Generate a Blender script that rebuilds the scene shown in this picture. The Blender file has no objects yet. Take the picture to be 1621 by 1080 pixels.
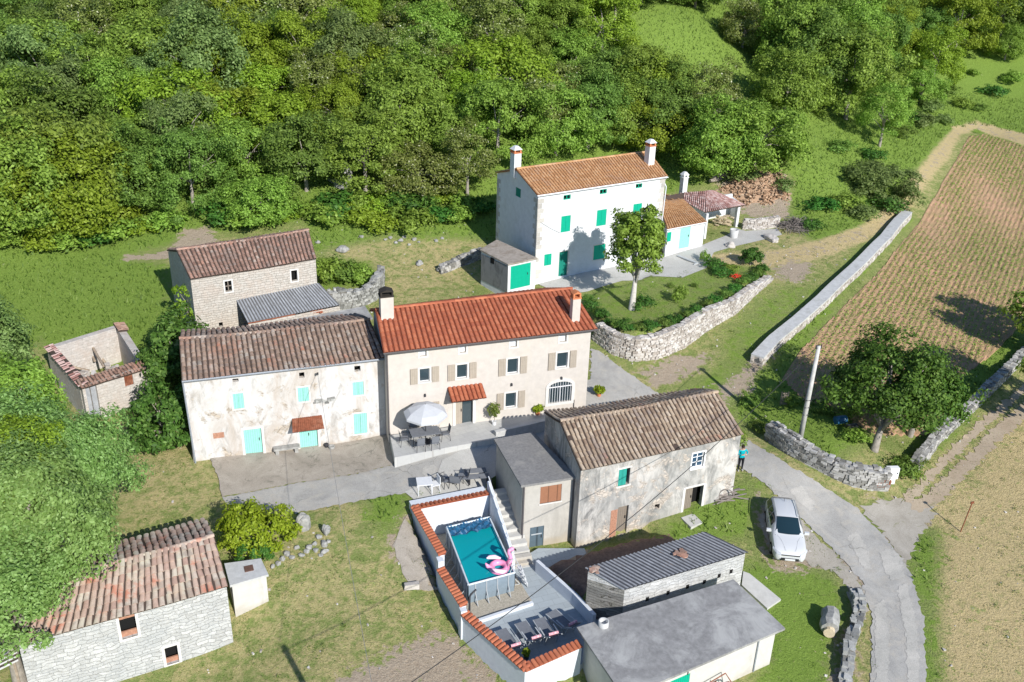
import bpy, math, random
import numpy as np
from mathutils import Vector, Matrix
from mathutils.geometry import delaunay_2d_cdt
from math import radians, sin, cos, pi, atan2, hypot
random.seed(7); RNG = np.random.default_rng(11)
SC = bpy.context.scene
COL = SC.collection
# ------------------------------------------------------------------ camera, sky, sun, exposure
F_, P_, R_, H_ = 1520.0, radians(25.5), radians(-1.9), 32.0
CX, CY = 810.5, 540.0
FW = np.array([0, cos(P_), -sin(P_)]); RT = np.array([1., 0, 0]); UP = np.array([0, sin(P_), cos(P_)])
XR = RT*cos(R_)-UP*sin(R_); YU = RT*sin(R_)+UP*cos(R_); CAM = np.array([0, 0, H_])
cd = bpy.data.cameras.new('camera'); co = bpy.data.objects.new('camera', cd); COL.objects.link(co)
cd.sensor_width = 36; cd.lens = 36*F_/1621; cd.clip_end = 3000; cd.clip_start = 0.5
m = Matrix(((XR[0], YU[0], -FW[0], 0), (XR[1], YU[1], -FW[1], 0), (XR[2], YU[2], -FW[2], H_), (0, 0, 0, 1)))
co.matrix_world = m; SC.camera = co
SUN_EL = radians(31.5); SUN = Vector((.53*cos(SUN_EL), -.848*cos(SUN_EL), sin(SUN_EL)))
W = bpy.data.worlds.new('World'); SC.world = W; W.use_nodes = True
wn = W.node_tree; sky = wn.nodes.new('ShaderNodeTexSky'); sky.sky_type = 'NISHITA'; sky.sun_disc = False
sky.sun_elevation = SUN_EL; sky.sun_rotation = atan2(.53, -.848); sky.air_density = 1.0; sky.dust_density = .2; sky.ozone_density = 5
wn.links.new(sky.outputs[0], wn.nodes['Background'].inputs[0]); wn.nodes['Background'].inputs[1].default_value = .115
sl = bpy.data.lights.new('sun', 'SUN'); sl.energy = 5.0; sl.angle = radians(.53); sl.color = (1, .965, .91)
so = bpy.data.objects.new('sun', sl); COL.objects.link(so); so.rotation_euler = SUN.to_track_quat('Z', 'Y').to_euler(); so.location = (20, -30, 60)
SC.view_settings.view_transform = 'Standard'; SC.view_settings.look = 'None'; SC.view_settings.exposure = .24; SC.view_settings.gamma = 1

# ------------------------------------------------------------------ survey: sight lines of the photograph met with planes and with the ground
def ray(x, y): return FW+XR*((x-CX)/F_)-YU*((y-CY)/F_)
def P(x, y, z):
    d = ray(x, y); p = CAM+d*((z-H_)/d[2]); return Vector(p)
def proj(p):
    v = np.array(p)-CAM; w = v@FW; return CX+F_*(v@XR)/w, CY-F_*(v@YU)/w
def zat(x, y, py):
    lo, hi = -30, 60
    for i in range(40):
        mm = (lo+hi)/2
        if proj((x, y, mm))[1] > py: lo = mm
        else: hi = mm
    return lo
# ------------------------------------------------------------------ terrain
CTRL = [(1420,1075,-1.0),(1400,900,-.4),(1300,800,.1),(1245,850,0),(1180,725,.8),(1120,660,1.3),(1040,620,1.8),(960,575,2.5),(940,540,2.9),
(780,450,3.6),(680,420,4.0),(560,390,4.8),(640,350,5.6),(950,440,3.85),(1100,395,4.3),(1170,370,4.4),(720,700,2.15),(745,668,2.2),(800,662,2.2),(700,740,1.9),(600,765,1.6),(430,785,1.3),
(480,740,1.4),(320,730,1.7),(400,720,1.5),(500,712,1.42),(600,696,1.55),(960,428,3.8),(1045,405,4.05),(1158,790,.65),(260,750,1.45),(200,650,2.0),(160,600,2.1),(130,450,3.9),(40,420,4.3),(150,380,4.9),(0,370,5.4),(300,380,5.0),(400,350,5.6),(340,530,3.6),
(450,870,1.2),(400,900,1.0),(560,900,.8),(600,800,1.6),(640,830,1.4),(650,950,.3),(500,1050,.1),(700,1060,-.4),(385,1022,-.6),(60,1080,-.5),(100,750,1.3),(0,560,2.6),(0,900,.8),
(830,1075,-.7),(908,868,0),(1100,830,.3),(1180,905,0),(1213,1060,-.7),(1290,950,-.5),(1290,1060,-.9),(1550,900,-.3),(1600,1060,-1),(1600,750,.3),(1500,720,.3),(1600,640,1.0),
(1382,715,1.3),(1215,690,.9),(1390,775,.3),(1300,720,1.35),(1250,680,1.6),(1300,600,2.0),(1400,450,3.2),(1600,450,2.8),(1540,210,5.5),(1620,225,5.5),(1440,350,4.0),(1300,460,3.6),(1250,440,3.9),
(1350,380,4.5),(1450,290,5.5),(1250,250,8.5),(1400,180,8.5),(1600,150,7.5),(1080,40,18),(1621,0,15),(810,0,20),(0,0,17),(400,100,14),(0,200,9.5),(800,200,10.5),(600,200,10.5),(1200,100,14),(1300,0,17),(1000,240,7.5),
(800,370,4.9),(900,560,2.6),(1010,580,2.35),(1120,542,2.7),(1185,485,3.4),(1000,490,3.2),(1080,440,3.8),(850,650,2.2),(940,625,2.3),(1240,270,7.6),(1160,330,5),(1230,345,4.9)]
pts = [P(*c) for c in CTRL]
CXY = [(p.x, p.y) for p in pts]; CZ = [c[2] for c in CTRL]
for x, y, z in [(-60,20,0),(0,10,-2),(60,20,-2),(110,40,-2),(-90,50,6),(-110,90,14),(-60,160,40),(0,180,42),(60,190,38),(120,170,24),(120,110,5),(90,70,1),(160,60,0),(0,320,70),(-200,150,60),(250,150,15),(250,300,60),(-200,0,0),(250,-20,-4),(0,-60,-4),(-250,350,80),(30,150,24),(-30,130,25)]:
    CXY.append((x, y)); CZ.append(z)
CXY = np.array(CXY); CZ = np.array(CZ, float)
def _phi(r2): return np.sqrt(r2+9.0)
_D = ((CXY[:, None]-CXY[None])**2).sum(2)
_n = len(CZ); _A = np.zeros((_n+3, _n+3)); _A[:_n, :_n] = _phi(_D)-np.eye(_n)*.35; _A[:_n, _n] = 1; _A[:_n, _n+1:] = CXY; _A[_n:, :_n] = _A[:_n, _n:].T
_w = np.linalg.solve(_A, np.concatenate([CZ, [0, 0, 0]]))
def hbase(x, y):
    x = np.atleast_1d(np.asarray(x, float)); y = np.atleast_1d(np.asarray(y, float)); out = np.empty(x.shape); fx, fy, fo = x.ravel(), y.ravel(), out.ravel()
    for i in range(0, fx.size, 20000):
        a, b = fx[i:i+20000], fy[i:i+20000]
        r2 = (a[:, None]-CXY[:, 0])**2+(b[:, None]-CXY[:, 1])**2
        fo[i:i+20000] = _phi(r2)@_w[:_n]+_w[_n]+_w[_n+1]*a+_w[_n+2]*b
    return fo.reshape(x.shape)
def inside(poly, x, y):
    x = np.asarray(x, float); y = np.asarray(y, float); c = np.zeros(x.shape, bool); n = len(poly)
    for i in range(n):
        x1, y1 = poly[i]; x2, y2 = poly[(i+1) % n]
        if y1 == y2: continue
        t = ((y1 > y) != (y2 > y)) & (x < (x2-x1)*(y-y1)/(y2-y1)+x1); c ^= t
    return c
def sdist(poly, x, y):
    x = np.asarray(x, float); y = np.asarray(y, float); d = np.full(x.shape, 1e9); n = len(poly)
    for i in range(n):
        x1, y1 = poly[i]; x2, y2 = poly[(i+1) % n]; dx, dy = x2-x1, y2-y1; L = dx*dx+dy*dy+1e-12
        t = np.clip(((x-x1)*dx+(y-y1)*dy)/L, 0, 1); d = np.minimum(d, np.hypot(x-x1-t*dx, y-y1-t*dy))
    return np.where(inside(poly, x, y), d, -d)
def PL(px, z): return [tuple(P(a, b, z)[:2]) for a, b in px]
GARDEN_TOP = [(930,500),(948,512),(975,527),(1005,534),(1040,530),(1080,517),(1120,495),(1160,478),(1190,455),(1217,437)]
GARDEN = PL(GARDEN_TOP+[(1200,425),(1150,418),(1080,405),(1000,440),(940,455),(915,470)], 4.05)
POOLZ = 0.0
TERR = PL([(652,803),(772,778),(786,748),(800,745)], 2.)+PL([(870,800)], 1)+PL([(925,858),(1030,836),(1030,860),(985,960)], 0)+PL([(921,1022)], 1.3)+PL([(830,1062)], 1.3)+PL([(732,962)], 1.5)+PL([(695,882)], 2.)
SOIL = PL([(853,888),(911,938),(945,972),(1000,965),(1120,880),(1060,838),(1000,845),(925,866),(900,872)], .55)
PLATEAUS = [(GARDEN, 4.0, .5, .25), (TERR, -.25, .2, -.14), (SOIL, .5, .45, .02), (PL([(129.2,610), (236.7,577.8), (191.7,510), (72.8,546.7)], 4.45), 1.95, .2, .12)]
def hgt(x, y):
    x = np.atleast_1d(np.asarray(x, float)); y = np.atleast_1d(np.asarray(y, float)); h = hbase(x, y)
    for poly, z, fe, inn in PLATEAUS:
        a = np.array(poly); mk = (x > a[:, 0].min()-1) & (x < a[:, 0].max()+1) & (y > a[:, 1].min()-1) & (y < a[:, 1].max()+1)
        if mk.any():
            s = sdist(poly, x[mk], y[mk]); w = np.clip((s-inn)/fe+.0, 0, 1); w = w*w*(3-2*w); h[mk] = h[mk]*(1-w)+z*w
    return h
def H(x, y): return float(hgt(x, y)[0])
_T = np.linspace(25, 330, 1200)
def G(px, py, dz=0):
    d = ray(px, py); X = CAM[0]+d[0]*_T; Y = CAM[1]+d[1]*_T; Z = CAM[2]+d[2]*_T
    s = Z-hgt(X, Y)-dz; i = int(np.argmax(s < 0))
    if s[i] >= 0: i = len(_T)-1
    a, b = _T[max(i-1, 0)], _T[i]
    for k in range(18):
        mm = (a+b)/2
        if CAM[2]+d[2]*mm-H(CAM[0]+d[0]*mm, CAM[1]+d[1]*mm)-dz < 0: b = mm
        else: a = mm
    return Vector((CAM[0]+d[0]*a, CAM[1]+d[1]*a, CAM[2]+d[2]*a))
def GP(px): return [tuple(G(a, b)[:2]) for a, b in px]

# ------------------------------------------------------------------ materials
MATS = {}
def lin(c): return tuple(((v/255.)/12.92 if v <= 10 else ((v/255.+.055)/1.055)**2.4) for v in c)+(1,)
def newmat(name, rough=.85, spec=.2, metal=0):
    mt = bpy.data.materials.new(name); mt.use_nodes = True; nt = mt.node_tree; b = nt.nodes['Principled BSDF']
    b.inputs['Roughness'].default_value = rough; b.inputs['Specular IOR Level'].default_value = spec; b.inputs['Metallic'].default_value = metal
    MATS[name] = mt; return mt, nt, b
def N(nt, t, **kw):
    n = nt.nodes.new('ShaderNode'+t)
    for k, v in kw.items(): setattr(n, k, v)
    return n
def c4(c): return tuple(c)+(1,) if len(c) == 3 else c
def ramp(nt, fac, stops, interp='LINEAR'):
    r = N(nt, 'ValToRGB'); r.color_ramp.interpolation = interp; e = r.color_ramp.elements
    while len(e) < len(stops): e.new(.5)
    for el, (p, c) in zip(e, stops): el.position = p; el.color = c4(c)
    if fac is not None: nt.links.new(fac, r.inputs[0])
    return r
def noise(nt, vec, scale, det=4, rough=.6, dist=0):
    n = N(nt, 'TexNoise'); n.inputs['Scale'].default_value = scale; n.inputs['Detail'].default_value = det; n.inputs['Roughness'].default_value = rough; n.inputs['Distortion'].default_value = dist
    if vec is not None: nt.links.new(vec, n.inputs['Vector'])
    return n.outputs['Fac']
def mix(nt, fac, a, b, mode='MIX'):
    n = N(nt, 'Mix', data_type='RGBA', blend_type=mode)
    for s, v in ((n.inputs['Factor'], fac), (n.inputs['A'], a), (n.inputs['B'], b)):
        if isinstance(v, (int, float)): s.default_value = v
        elif isinstance(v, tuple): s.default_value = c4(v)
        else: nt.links.new(v, s)
    return n.outputs['Result']
def math_(nt, op, a, b=None, clamp=False):
    n = N(nt, 'Math', operation=op, use_clamp=clamp)
    for s, v in ((n.inputs[0], a), (n.inputs[1], b)):
        if v is None: continue
        if isinstance(v, (int, float)): s.default_value = v
        else: nt.links.new(v, s)
    return n.outputs[0]
def bump(nt, b, hgt_, strength, dist=.05):
    n = N(nt, 'Bump'); n.inputs['Strength'].default_value = strength; n.inputs['Distance'].default_value = dist
    nt.links.new(hgt_, n.inputs['Height']); nt.links.new(n.outputs[0], b.inputs['Normal'])
def objc(nt, stretch=None):
    o = N(nt, 'TexCoord').outputs['Object']
    if stretch:
        mp = N(nt, 'Mapping'); mp.inputs['Scale'].default_value = stretch; nt.links.new(o, mp.inputs[0]); return mp.outputs[0]
    return o
def wallc(nt):
    # facade runs along x, gable along y: one running coordinate and the height
    o = N(nt, 'TexCoord').outputs['Object']; s = N(nt, 'SeparateXYZ'); nt.links.new(o, s.inputs[0])
    c = N(nt, 'CombineXYZ'); nt.links.new(math_(nt, 'ADD', s.outputs[0], s.outputs[1]), c.inputs[0]); nt.links.new(s.outputs[2], c.inputs[1]); return c.outputs[0], s.outputs[2]
def simple(name, c, rough=.8, var=.12, scale=6, bmp=.2, spec=.2, metal=0, c2=None, sc2=1.2, amt=.5):
    if name in MATS: return MATS[name]
    mt, nt, b = newmat(name, rough, spec, metal); v = objc(nt)
    r = ramp(nt, noise(nt, v, scale, 5, .65), [(.3, tuple(x*(1-var) for x in c[:3])), (.7, tuple(min(1, x*(1+var)) for x in c[:3]))]).outputs[0]
    if c2:
        f = ramp(nt, noise(nt, v, sc2, 6, .7, .5), [(amt, (0, 0, 0)), (amt+.18, (1, 1, 1))]).outputs[0]; r = mix(nt, f, r, c2)
    nt.links.new(r, b.inputs['Base Color'])
    if bmp: bump(nt, b, noise(nt, v, scale*5, 4, .7), bmp, .02)
    return mt
def plaster(name, base, stains, peel=None, peel_amt=.6, stone=False, low=None, bmp=.35):
    """lime plaster: stains = [(color, scale, threshold)], optional peeled patches showing masonry"""
    mt, nt, b = newmat(name, .92, .1); v = objc(nt); wv, z = wallc(nt)
    col = ramp(nt, noise(nt, v, 2.2, 6, .7), [(.3, tuple(x*.9 for x in base)), (.7, tuple(min(1, x*1.06) for x in base))]).outputs[0]
    vs = N(nt, 'Mapping'); vs.inputs['Scale'].default_value = (1, 1, .45); nt.links.new(v, vs.inputs[0])
    for i, (c, s, th) in enumerate(stains):
        ad = N(nt, 'Mapping'); ad.inputs['Location'].default_value = (i*7.3, i*3.1, i*1.7); nt.links.new(vs.outputs[0], ad.inputs[0])
        f = ramp(nt, noise(nt, ad.outputs[0], s, 8, .72, .8), [(th, (0, 0, 0)), (th+.2, (1, 1, 1))]).outputs[0]; col = mix(nt, f, col, c)
    hn = noise(nt, v, 9, 6, .7)
    if peel:
        br = N(nt, 'TexVoronoi'); br.feature = 'DISTANCE_TO_EDGE'; br.inputs['Scale'].default_value = 3.4
        mp = N(nt, 'Mapping'); mp.inputs['Scale'].default_value = (1, 1.7, 1); nt.links.new(wv, mp.inputs[0]); nt.links.new(mp.outputs[0], br.inputs['Vector'])
        cell = N(nt, 'TexVoronoi'); cell.inputs['Scale'].default_value = 3.4; nt.links.new(mp.outputs[0], cell.inputs['Vector'])
        jf = ramp(nt, br.outputs['Distance'], [(.02, (0, 0, 0)), (.09, (1, 1, 1))]).outputs[0]
        st = mix(nt, jf, tuple(x*.55 for x in peel), mix(nt, cell.outputs['Color'], tuple(x*.8 for x in peel), tuple(min(1, x*1.25) for x in peel)))
        f = ramp(nt, noise(nt, v, .9, 8, .7, .6), [(peel_amt, (0, 0, 0)), (peel_amt+.07, (1, 1, 1))]).outputs[0]
        col = mix(nt, f, col, st); hn = math_(nt, 'ADD', hn, math_(nt, 'MULTIPLY', math_(nt, 'MULTIPLY', jf, f), .5))
    if low:
        g = math_(nt, 'ADD', z, math_(nt, 'MULTIPLY', noise(nt, v, 1.5, 5), 1.2))
        f = ramp(nt, g, [(.55, (1, 1, 1)), (1.0, (0, 0, 0))]).outputs[0]; col = mix(nt, math_(nt, 'MULTIPLY', f, .55), col, low)
    nt.links.new(col, b.inputs['Base Color']); bump(nt, b, hn, bmp, .04); return mt
def masonry(name, c1, c2, joint, bw=.42, bh=.2, jw=.012, bmp=.8, dist=.16, stain=None, namt=.7):
    """coursed rubble: uneven blocks in rough courses, joints faint"""
    mt, nt, b = newmat(name, .92, .1); v = objc(nt); wv, z = wallc(nt)
    dn = N(nt, 'TexNoise'); dn.inputs['Scale'].default_value = 1.7; dn.inputs['Detail'].default_value = 4; nt.links.new(v, dn.inputs['Vector'])
    ds = N(nt, 'VectorMath', operation='SUBTRACT'); nt.links.new(dn.outputs['Color'], ds.inputs[0]); ds.inputs[1].default_value = (.5, .5, .5)
    dm = N(nt, 'VectorMath', operation='MULTIPLY_ADD'); nt.links.new(ds.outputs[0], dm.inputs[0]); dm.inputs[1].default_value = (dist*2.5, dist*2, 0); nt.links.new(wv, dm.inputs[2])
    br = N(nt, 'TexBrick'); br.offset = .43; br.squash = 1.5; br.squash_frequency = 3; br.inputs['Scale'].default_value = 1; br.inputs['Brick Width'].default_value = bw; br.inputs['Row Height'].default_value = bh; br.inputs['Mortar Size'].default_value = jw; br.inputs['Mortar Smooth'].default_value = .6
    br.inputs['Color1'].default_value = c4(c1); br.inputs['Color2'].default_value = c4(c2); br.inputs['Mortar'].default_value = c4(joint); nt.links.new(dm.outputs[0], br.inputs['Vector'])
    col = mix(nt, namt, br.outputs['Color'], ramp(nt, noise(nt, v, 5, 7, .78), [(.3, (.5, .49, .46)), (.66, (1, 1, 1))]).outputs[0], 'MULTIPLY')
    if stain:
        f = ramp(nt, noise(nt, v, .9, 7, .72, .6), [(.46, (0, 0, 0)), (.62, (1, 1, 1))]).outputs[0]; col = mix(nt, math_(nt, 'MULTIPLY', f, .6), col, stain)
    nt.links.new(col, b.inputs['Base Color'])
    bump(nt, b, math_(nt, 'ADD', math_(nt, 'MULTIPLY', math_(nt, 'SUBTRACT', 1, br.outputs['Fac']), .5), math_(nt, 'MULTIPLY', noise(nt, v, 8, 6, .75), .9)), bmp, .05); return mt
def island(name, stops, rough=.85, spec=.15, nscale=9, namt=.35, bmp=.3, patch=None, interp='LINEAR', patches=()):
    """each loose piece (tile, stone, plank) takes its own colour from the stops"""
    mt, nt, b = newmat(name, rough, spec); v = objc(nt); g = N(nt, 'NewGeometry')
    col = ramp(nt, g.outputs['Random Per Island'], stops, interp).outputs[0]
    col = mix(nt, namt, col, ramp(nt, noise(nt, v, nscale, 6, .75), [(.3, (.35, .33, .3)), (.68, (1, 1, 1))]).outputs[0], 'MULTIPLY')
    for (c, s, th, am) in patches:
        ad = N(nt, 'Mapping'); ad.inputs['Location'].default_value = (s*7, s*3, 0); nt.links.new(v, ad.inputs[0]); sm_ = math_(nt, 'ADD', noise(nt, ad.outputs[0], s, 4, .6), math_(nt, 'MULTIPLY', math_(nt, 'SUBTRACT', g.outputs['Random Per Island'], .5), .22))
        col = mix(nt, math_(nt, 'MULTIPLY', ramp(nt, sm_, [(th, (0, 0, 0)), (th+.1, (1, 1, 1))]).outputs[0], am), col, c)
    if patch:
        c, s, th = patch; f = ramp(nt, noise(nt, v, s, 6, .7, .4), [(th, (0, 0, 0)), (th+.12, (1, 1, 1))]).outputs[0]; col = mix(nt, math_(nt, 'MULTIPLY', f, .75), col, c)
    nt.links.new(col, b.inputs['Base Color'])
    if bmp: bump(nt, b, noise(nt, v, nscale*3, 4, .7), bmp, .02)
    return mt
def leafmat(name, stops, trans=.35, rough=.55, var=.18):
    mt, nt, b = newmat(name, rough, .25); g = N(nt, 'NewGeometry'); oi = N(nt, 'ObjectInfo')
    col = ramp(nt, g.outputs['Random Per Island'], stops).outputs[0]
    sc = math_(nt, 'ADD', math_(nt, 'MULTIPLY', oi.outputs['Random'], var*2), 1-var)
    hs = N(nt, 'HueSaturation'); nt.links.new(col, hs.inputs['Color']); nt.links.new(sc, hs.inputs['Value'])
    nt.links.new(math_(nt, 'ADD', math_(nt, 'MULTIPLY', oi.outputs['Random'], .03), .485), hs.inputs['Hue'])
    nt.links.new(hs.outputs[0], b.inputs['Base Color'])
    t = N(nt, 'BsdfTranslucent'); nt.links.new(hs.outputs[0], t.inputs['Color']); ms = N(nt, 'MixShader'); ms.inputs[0].default_value = trans
    out = nt.nodes['Material Output']; nt.links.new(b.outputs[0], ms.inputs[1]); nt.links.new(t.outputs[0], ms.inputs[2]); nt.links.new(ms.outputs[0], out.inputs[0]); return mt
def glassmat(name, c=(.03, .05, .06), rough=.08):
    mt, nt, b = newmat(name, rough, .8); b.inputs['Base Color'].default_value = c4(c); return mt

# ------------------------------------------------------------------ mesh builder (world coordinates in, local out)
MW = {}
def tag(o, label=None, cat=None, group=None, kind=None):
    if label: o['label'] = label
    if cat: o['category'] = cat
    if group: o['group'] = group
    if kind: o['kind'] = kind
    return o
def thing(name, label, cat, loc, yaw=0, group=None):
    o = bpy.data.objects.new(name, None); COL.objects.link(o); o.empty_display_size = .3
    o.location = loc; o.rotation_euler = (0, 0, yaw); MW[o.name] = Matrix.Translation(Vector(loc)) @ Matrix.Rotation(yaw, 4, 'Z'); return tag(o, label, cat, group)
class MB:
    def __init__(s): s.v = []; s.f = []; s.m = []; s.mi = 0
    def poly(s, pts):
        n = len(s.v); s.v += [tuple(p) for p in pts]; s.f.append(tuple(range(n, n+len(pts)))); s.m.append(s.mi); return s
    def grid(s, rows, close=False):
        n = len(s.v); R, Cn = len(rows), len(rows[0])
        for r in rows: s.v += [tuple(p) for p in r]
        for i in range(R-1):
            for j in range(Cn-(0 if close else 1)):
                k = (j+1) % Cn; s.f.append((n+i*Cn+j, n+i*Cn+k, n+(i+1)*Cn+k, n+(i+1)*Cn+j)); s.m.append(s.mi)
        return s
    def hexa(s, b4, t4):
        """closed box from 4 bottom and 4 top points, both counterclockwise from above"""
        n = len(s.v); s.v += [tuple(p) for p in b4]+[tuple(p) for p in t4]
        for f in ((3, 2, 1, 0), (4, 5, 6, 7), (0, 1, 5, 4), (1, 2, 6, 5), (2, 3, 7, 6), (3, 0, 4, 7)): s.f.append(tuple(n+i for i in f)); s.m.append(s.mi)
        return s
    def box(s, c, size, yaw=0, mat=None, jit=0):
        hx, hy, hz = size[0]/2, size[1]/2, size[2]/2; R = mat if mat is not None else Matrix.Rotation(yaw, 3, 'Z'); c = Vector(c)
        q = [(-hx, -hy), (hx, -hy), (hx, hy), (-hx, hy)]
        J = lambda: Vector((random.uniform(-jit, jit), random.uniform(-jit, jit), random.uniform(-jit, jit))) if jit else Vector((0, 0, 0))
        return s.hexa([c+R@Vector((a, b, -hz))+J() for a, b in q], [c+R@Vector((a, b, hz))+J() for a, b in q])
    def prism(s, poly, z0, z1):
        n = len(s.v); k = len(poly); s.v += [(p[0], p[1], z0) for p in poly]+[(p[0], p[1], z1 if not callable(z1) else z1(p[0], p[1])) for p in poly]
        s.f.append(tuple(range(n+k-1, n-1, -1))); s.f.append(tuple(range(n+k, n+2*k))); s.m += [s.mi]*2
        for i in range(k): s.f.append((n+i, n+(i+1) % k, n+k+(i+1) % k, n+k+i)); s.m.append(s.mi)
        return s
    def tube(s, pts, rad, n=8, caps=True):
        pts = [Vector(p) for p in pts]; rows = []; prev = None
        if isinstance(rad, (int, float)): rad = [rad]*len(pts)
        for i, p in enumerate(pts):
            d = (pts[min(i+1, len(pts)-1)]-pts[max(i-1, 0)]); d = d.normalized() if d.length > 1e-9 else Vector((0, 0, 1))
            a = Vector((1, 0, 0)) if prev is None and abs(d.x) < .9 else (Vector((0, 1, 0)) if prev is None else prev)
            u = (a-d*a.dot(d)).normalized(); w = d.cross(u); prev = u
            rows.append([p+(u*cos(2*pi*k/n)+w*sin(2*pi*k/n))*rad[i] for k in range(n)])
        b = len(s.v); s.grid(rows, True)
        if caps:
            s.f.append(tuple(b+k for k in range(n-1, -1, -1))); e = b+(len(pts)-1)*n; s.f.append(tuple(e+k for k in range(n))); s.m += [s.mi]*2
        return s
    def lathe(s, c, prof, n=16):
        c = Vector(c); return s.grid([[c+Vector((r*cos(2*pi*k/n), r*sin(2*pi*k/n), z)) for k in range(n)] for r, z in prof], True)
    def build(s, name, mats, parent=None, smooth=False, xf=None):
        me = bpy.data.meshes.new(name); M0 = xf if xf is not None else Matrix.Identity(4)
        if parent is not None: M0 = MW[parent.name].inverted()@M0
        me.from_pydata([tuple(M0@Vector(v)) for v in s.v], [], s.f)
        if not isinstance(mats, (list, tuple)): mats = [mats]
        for mt in mats: me.materials.append(MATS[mt] if isinstance(mt, str) else mt)
        if len(mats) > 1: me.polygons.foreach_set('material_index', s.m)
        if smooth: me.polygons.foreach_set('use_smooth', [True]*len(s.f))
        me.update(); o = bpy.data.objects.new(name, me); COL.objects.link(o)
        if parent is not None: o.parent = parent; MW[o.name] = MW[parent.name]
        else: MW[o.name] = Matrix.Identity(4)
        return o
def rebase(o, loc):
    """top-level mesh thing: put its origin at its base"""
    o.data.transform(Matrix.Translation(-Vector(loc))); o.location = loc; MW[o.name] = Matrix.Translation(Vector(loc)); return o
def copy_tree(o, parent=None):
    c = o.copy(); COL.objects.link(c)
    if parent is not None: c.parent = parent
    for ch in [x for x in KIDS.get(o.name, [])]: copy_tree(ch, c)
    return c
KIDS = {}
def index_kids(root):
    def rec(o):
        KIDS[o.name] = [x for x in bpy.data.objects if x.parent == o]
        for k in KIDS[o.name]: rec(k)
    rec(root)
def mesh_np(name, verts, faces_n, mats, parent=None, mi=None):
    """verts (N,3), all faces with faces_n consecutive vertices"""
    me = bpy.data.meshes.new(name); nv = len(verts); nf = nv//faces_n
    me.vertices.add(nv); me.vertices.foreach_set('co', np.ascontiguousarray(verts, dtype=np.float32).ravel())
    me.loops.add(nv); me.loops.foreach_set('vertex_index', np.arange(nv, dtype=np.int32))
    me.polygons.add(nf); me.polygons.foreach_set('loop_start', np.arange(0, nv, faces_n, dtype=np.int32))
    for mt in (mats if isinstance(mats, (list, tuple)) else [mats]): me.materials.append(MATS[mt] if isinstance(mt, str) else mt)
    if mi is not None: me.polygons.foreach_set('material_index', mi.astype(np.int32))
    me.update(calc_edges=True); return me
def sheet(name, poly, dz, mat, spacing=.5, edge=.25, kind='structure', ragged=0, hf=None):
    """thin draped sheet following the ground"""
    hf = hf or hgt; out = []
    for i in range(len(poly)):
        a = np.array(poly[i]); b = np.array(poly[(i+1) % len(poly)]); k = max(1, int(np.hypot(*(b-a))/edge))
        for j in range(k):
            q = a+(b-a)*j/k; out.append(q+(RNG.normal(0, ragged, 2) if ragged else 0))
    B = np.array(out); x0, y0 = B.min(0); x1, y1 = B.max(0)
    gx, gy = np.meshgrid(np.arange(x0, x1, spacing), np.arange(y0, y1, spacing)); gx = gx.ravel(); gy = gy.ravel()
    k = sdist([tuple(p) for p in poly], gx, gy) > spacing*.6; pts_ = [tuple(p) for p in B]+list(zip(gx[k], gy[k])); nb = len(B)
    r = delaunay_2d_cdt([Vector(p) for p in pts_], [(i, (i+1) % nb) for i in range(nb)], [], 1, 1e-4)
    V = np.array([tuple(v) for v in r[0]]); z = hf(V[:, 0], V[:, 1])+dz
    me = bpy.data.meshes.new(name); me.from_pydata([(a[0], a[1], c) for a, c in zip(V, z)], [], [tuple(f) for f in r[2]]); me.materials.append(MATS[mat])
    me.polygons.foreach_set('use_smooth', [True]*len(me.polygons)); me.update()
    o = bpy.data.objects.new(name, me); COL.objects.link(o); tag(o, kind=kind); return o
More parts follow.
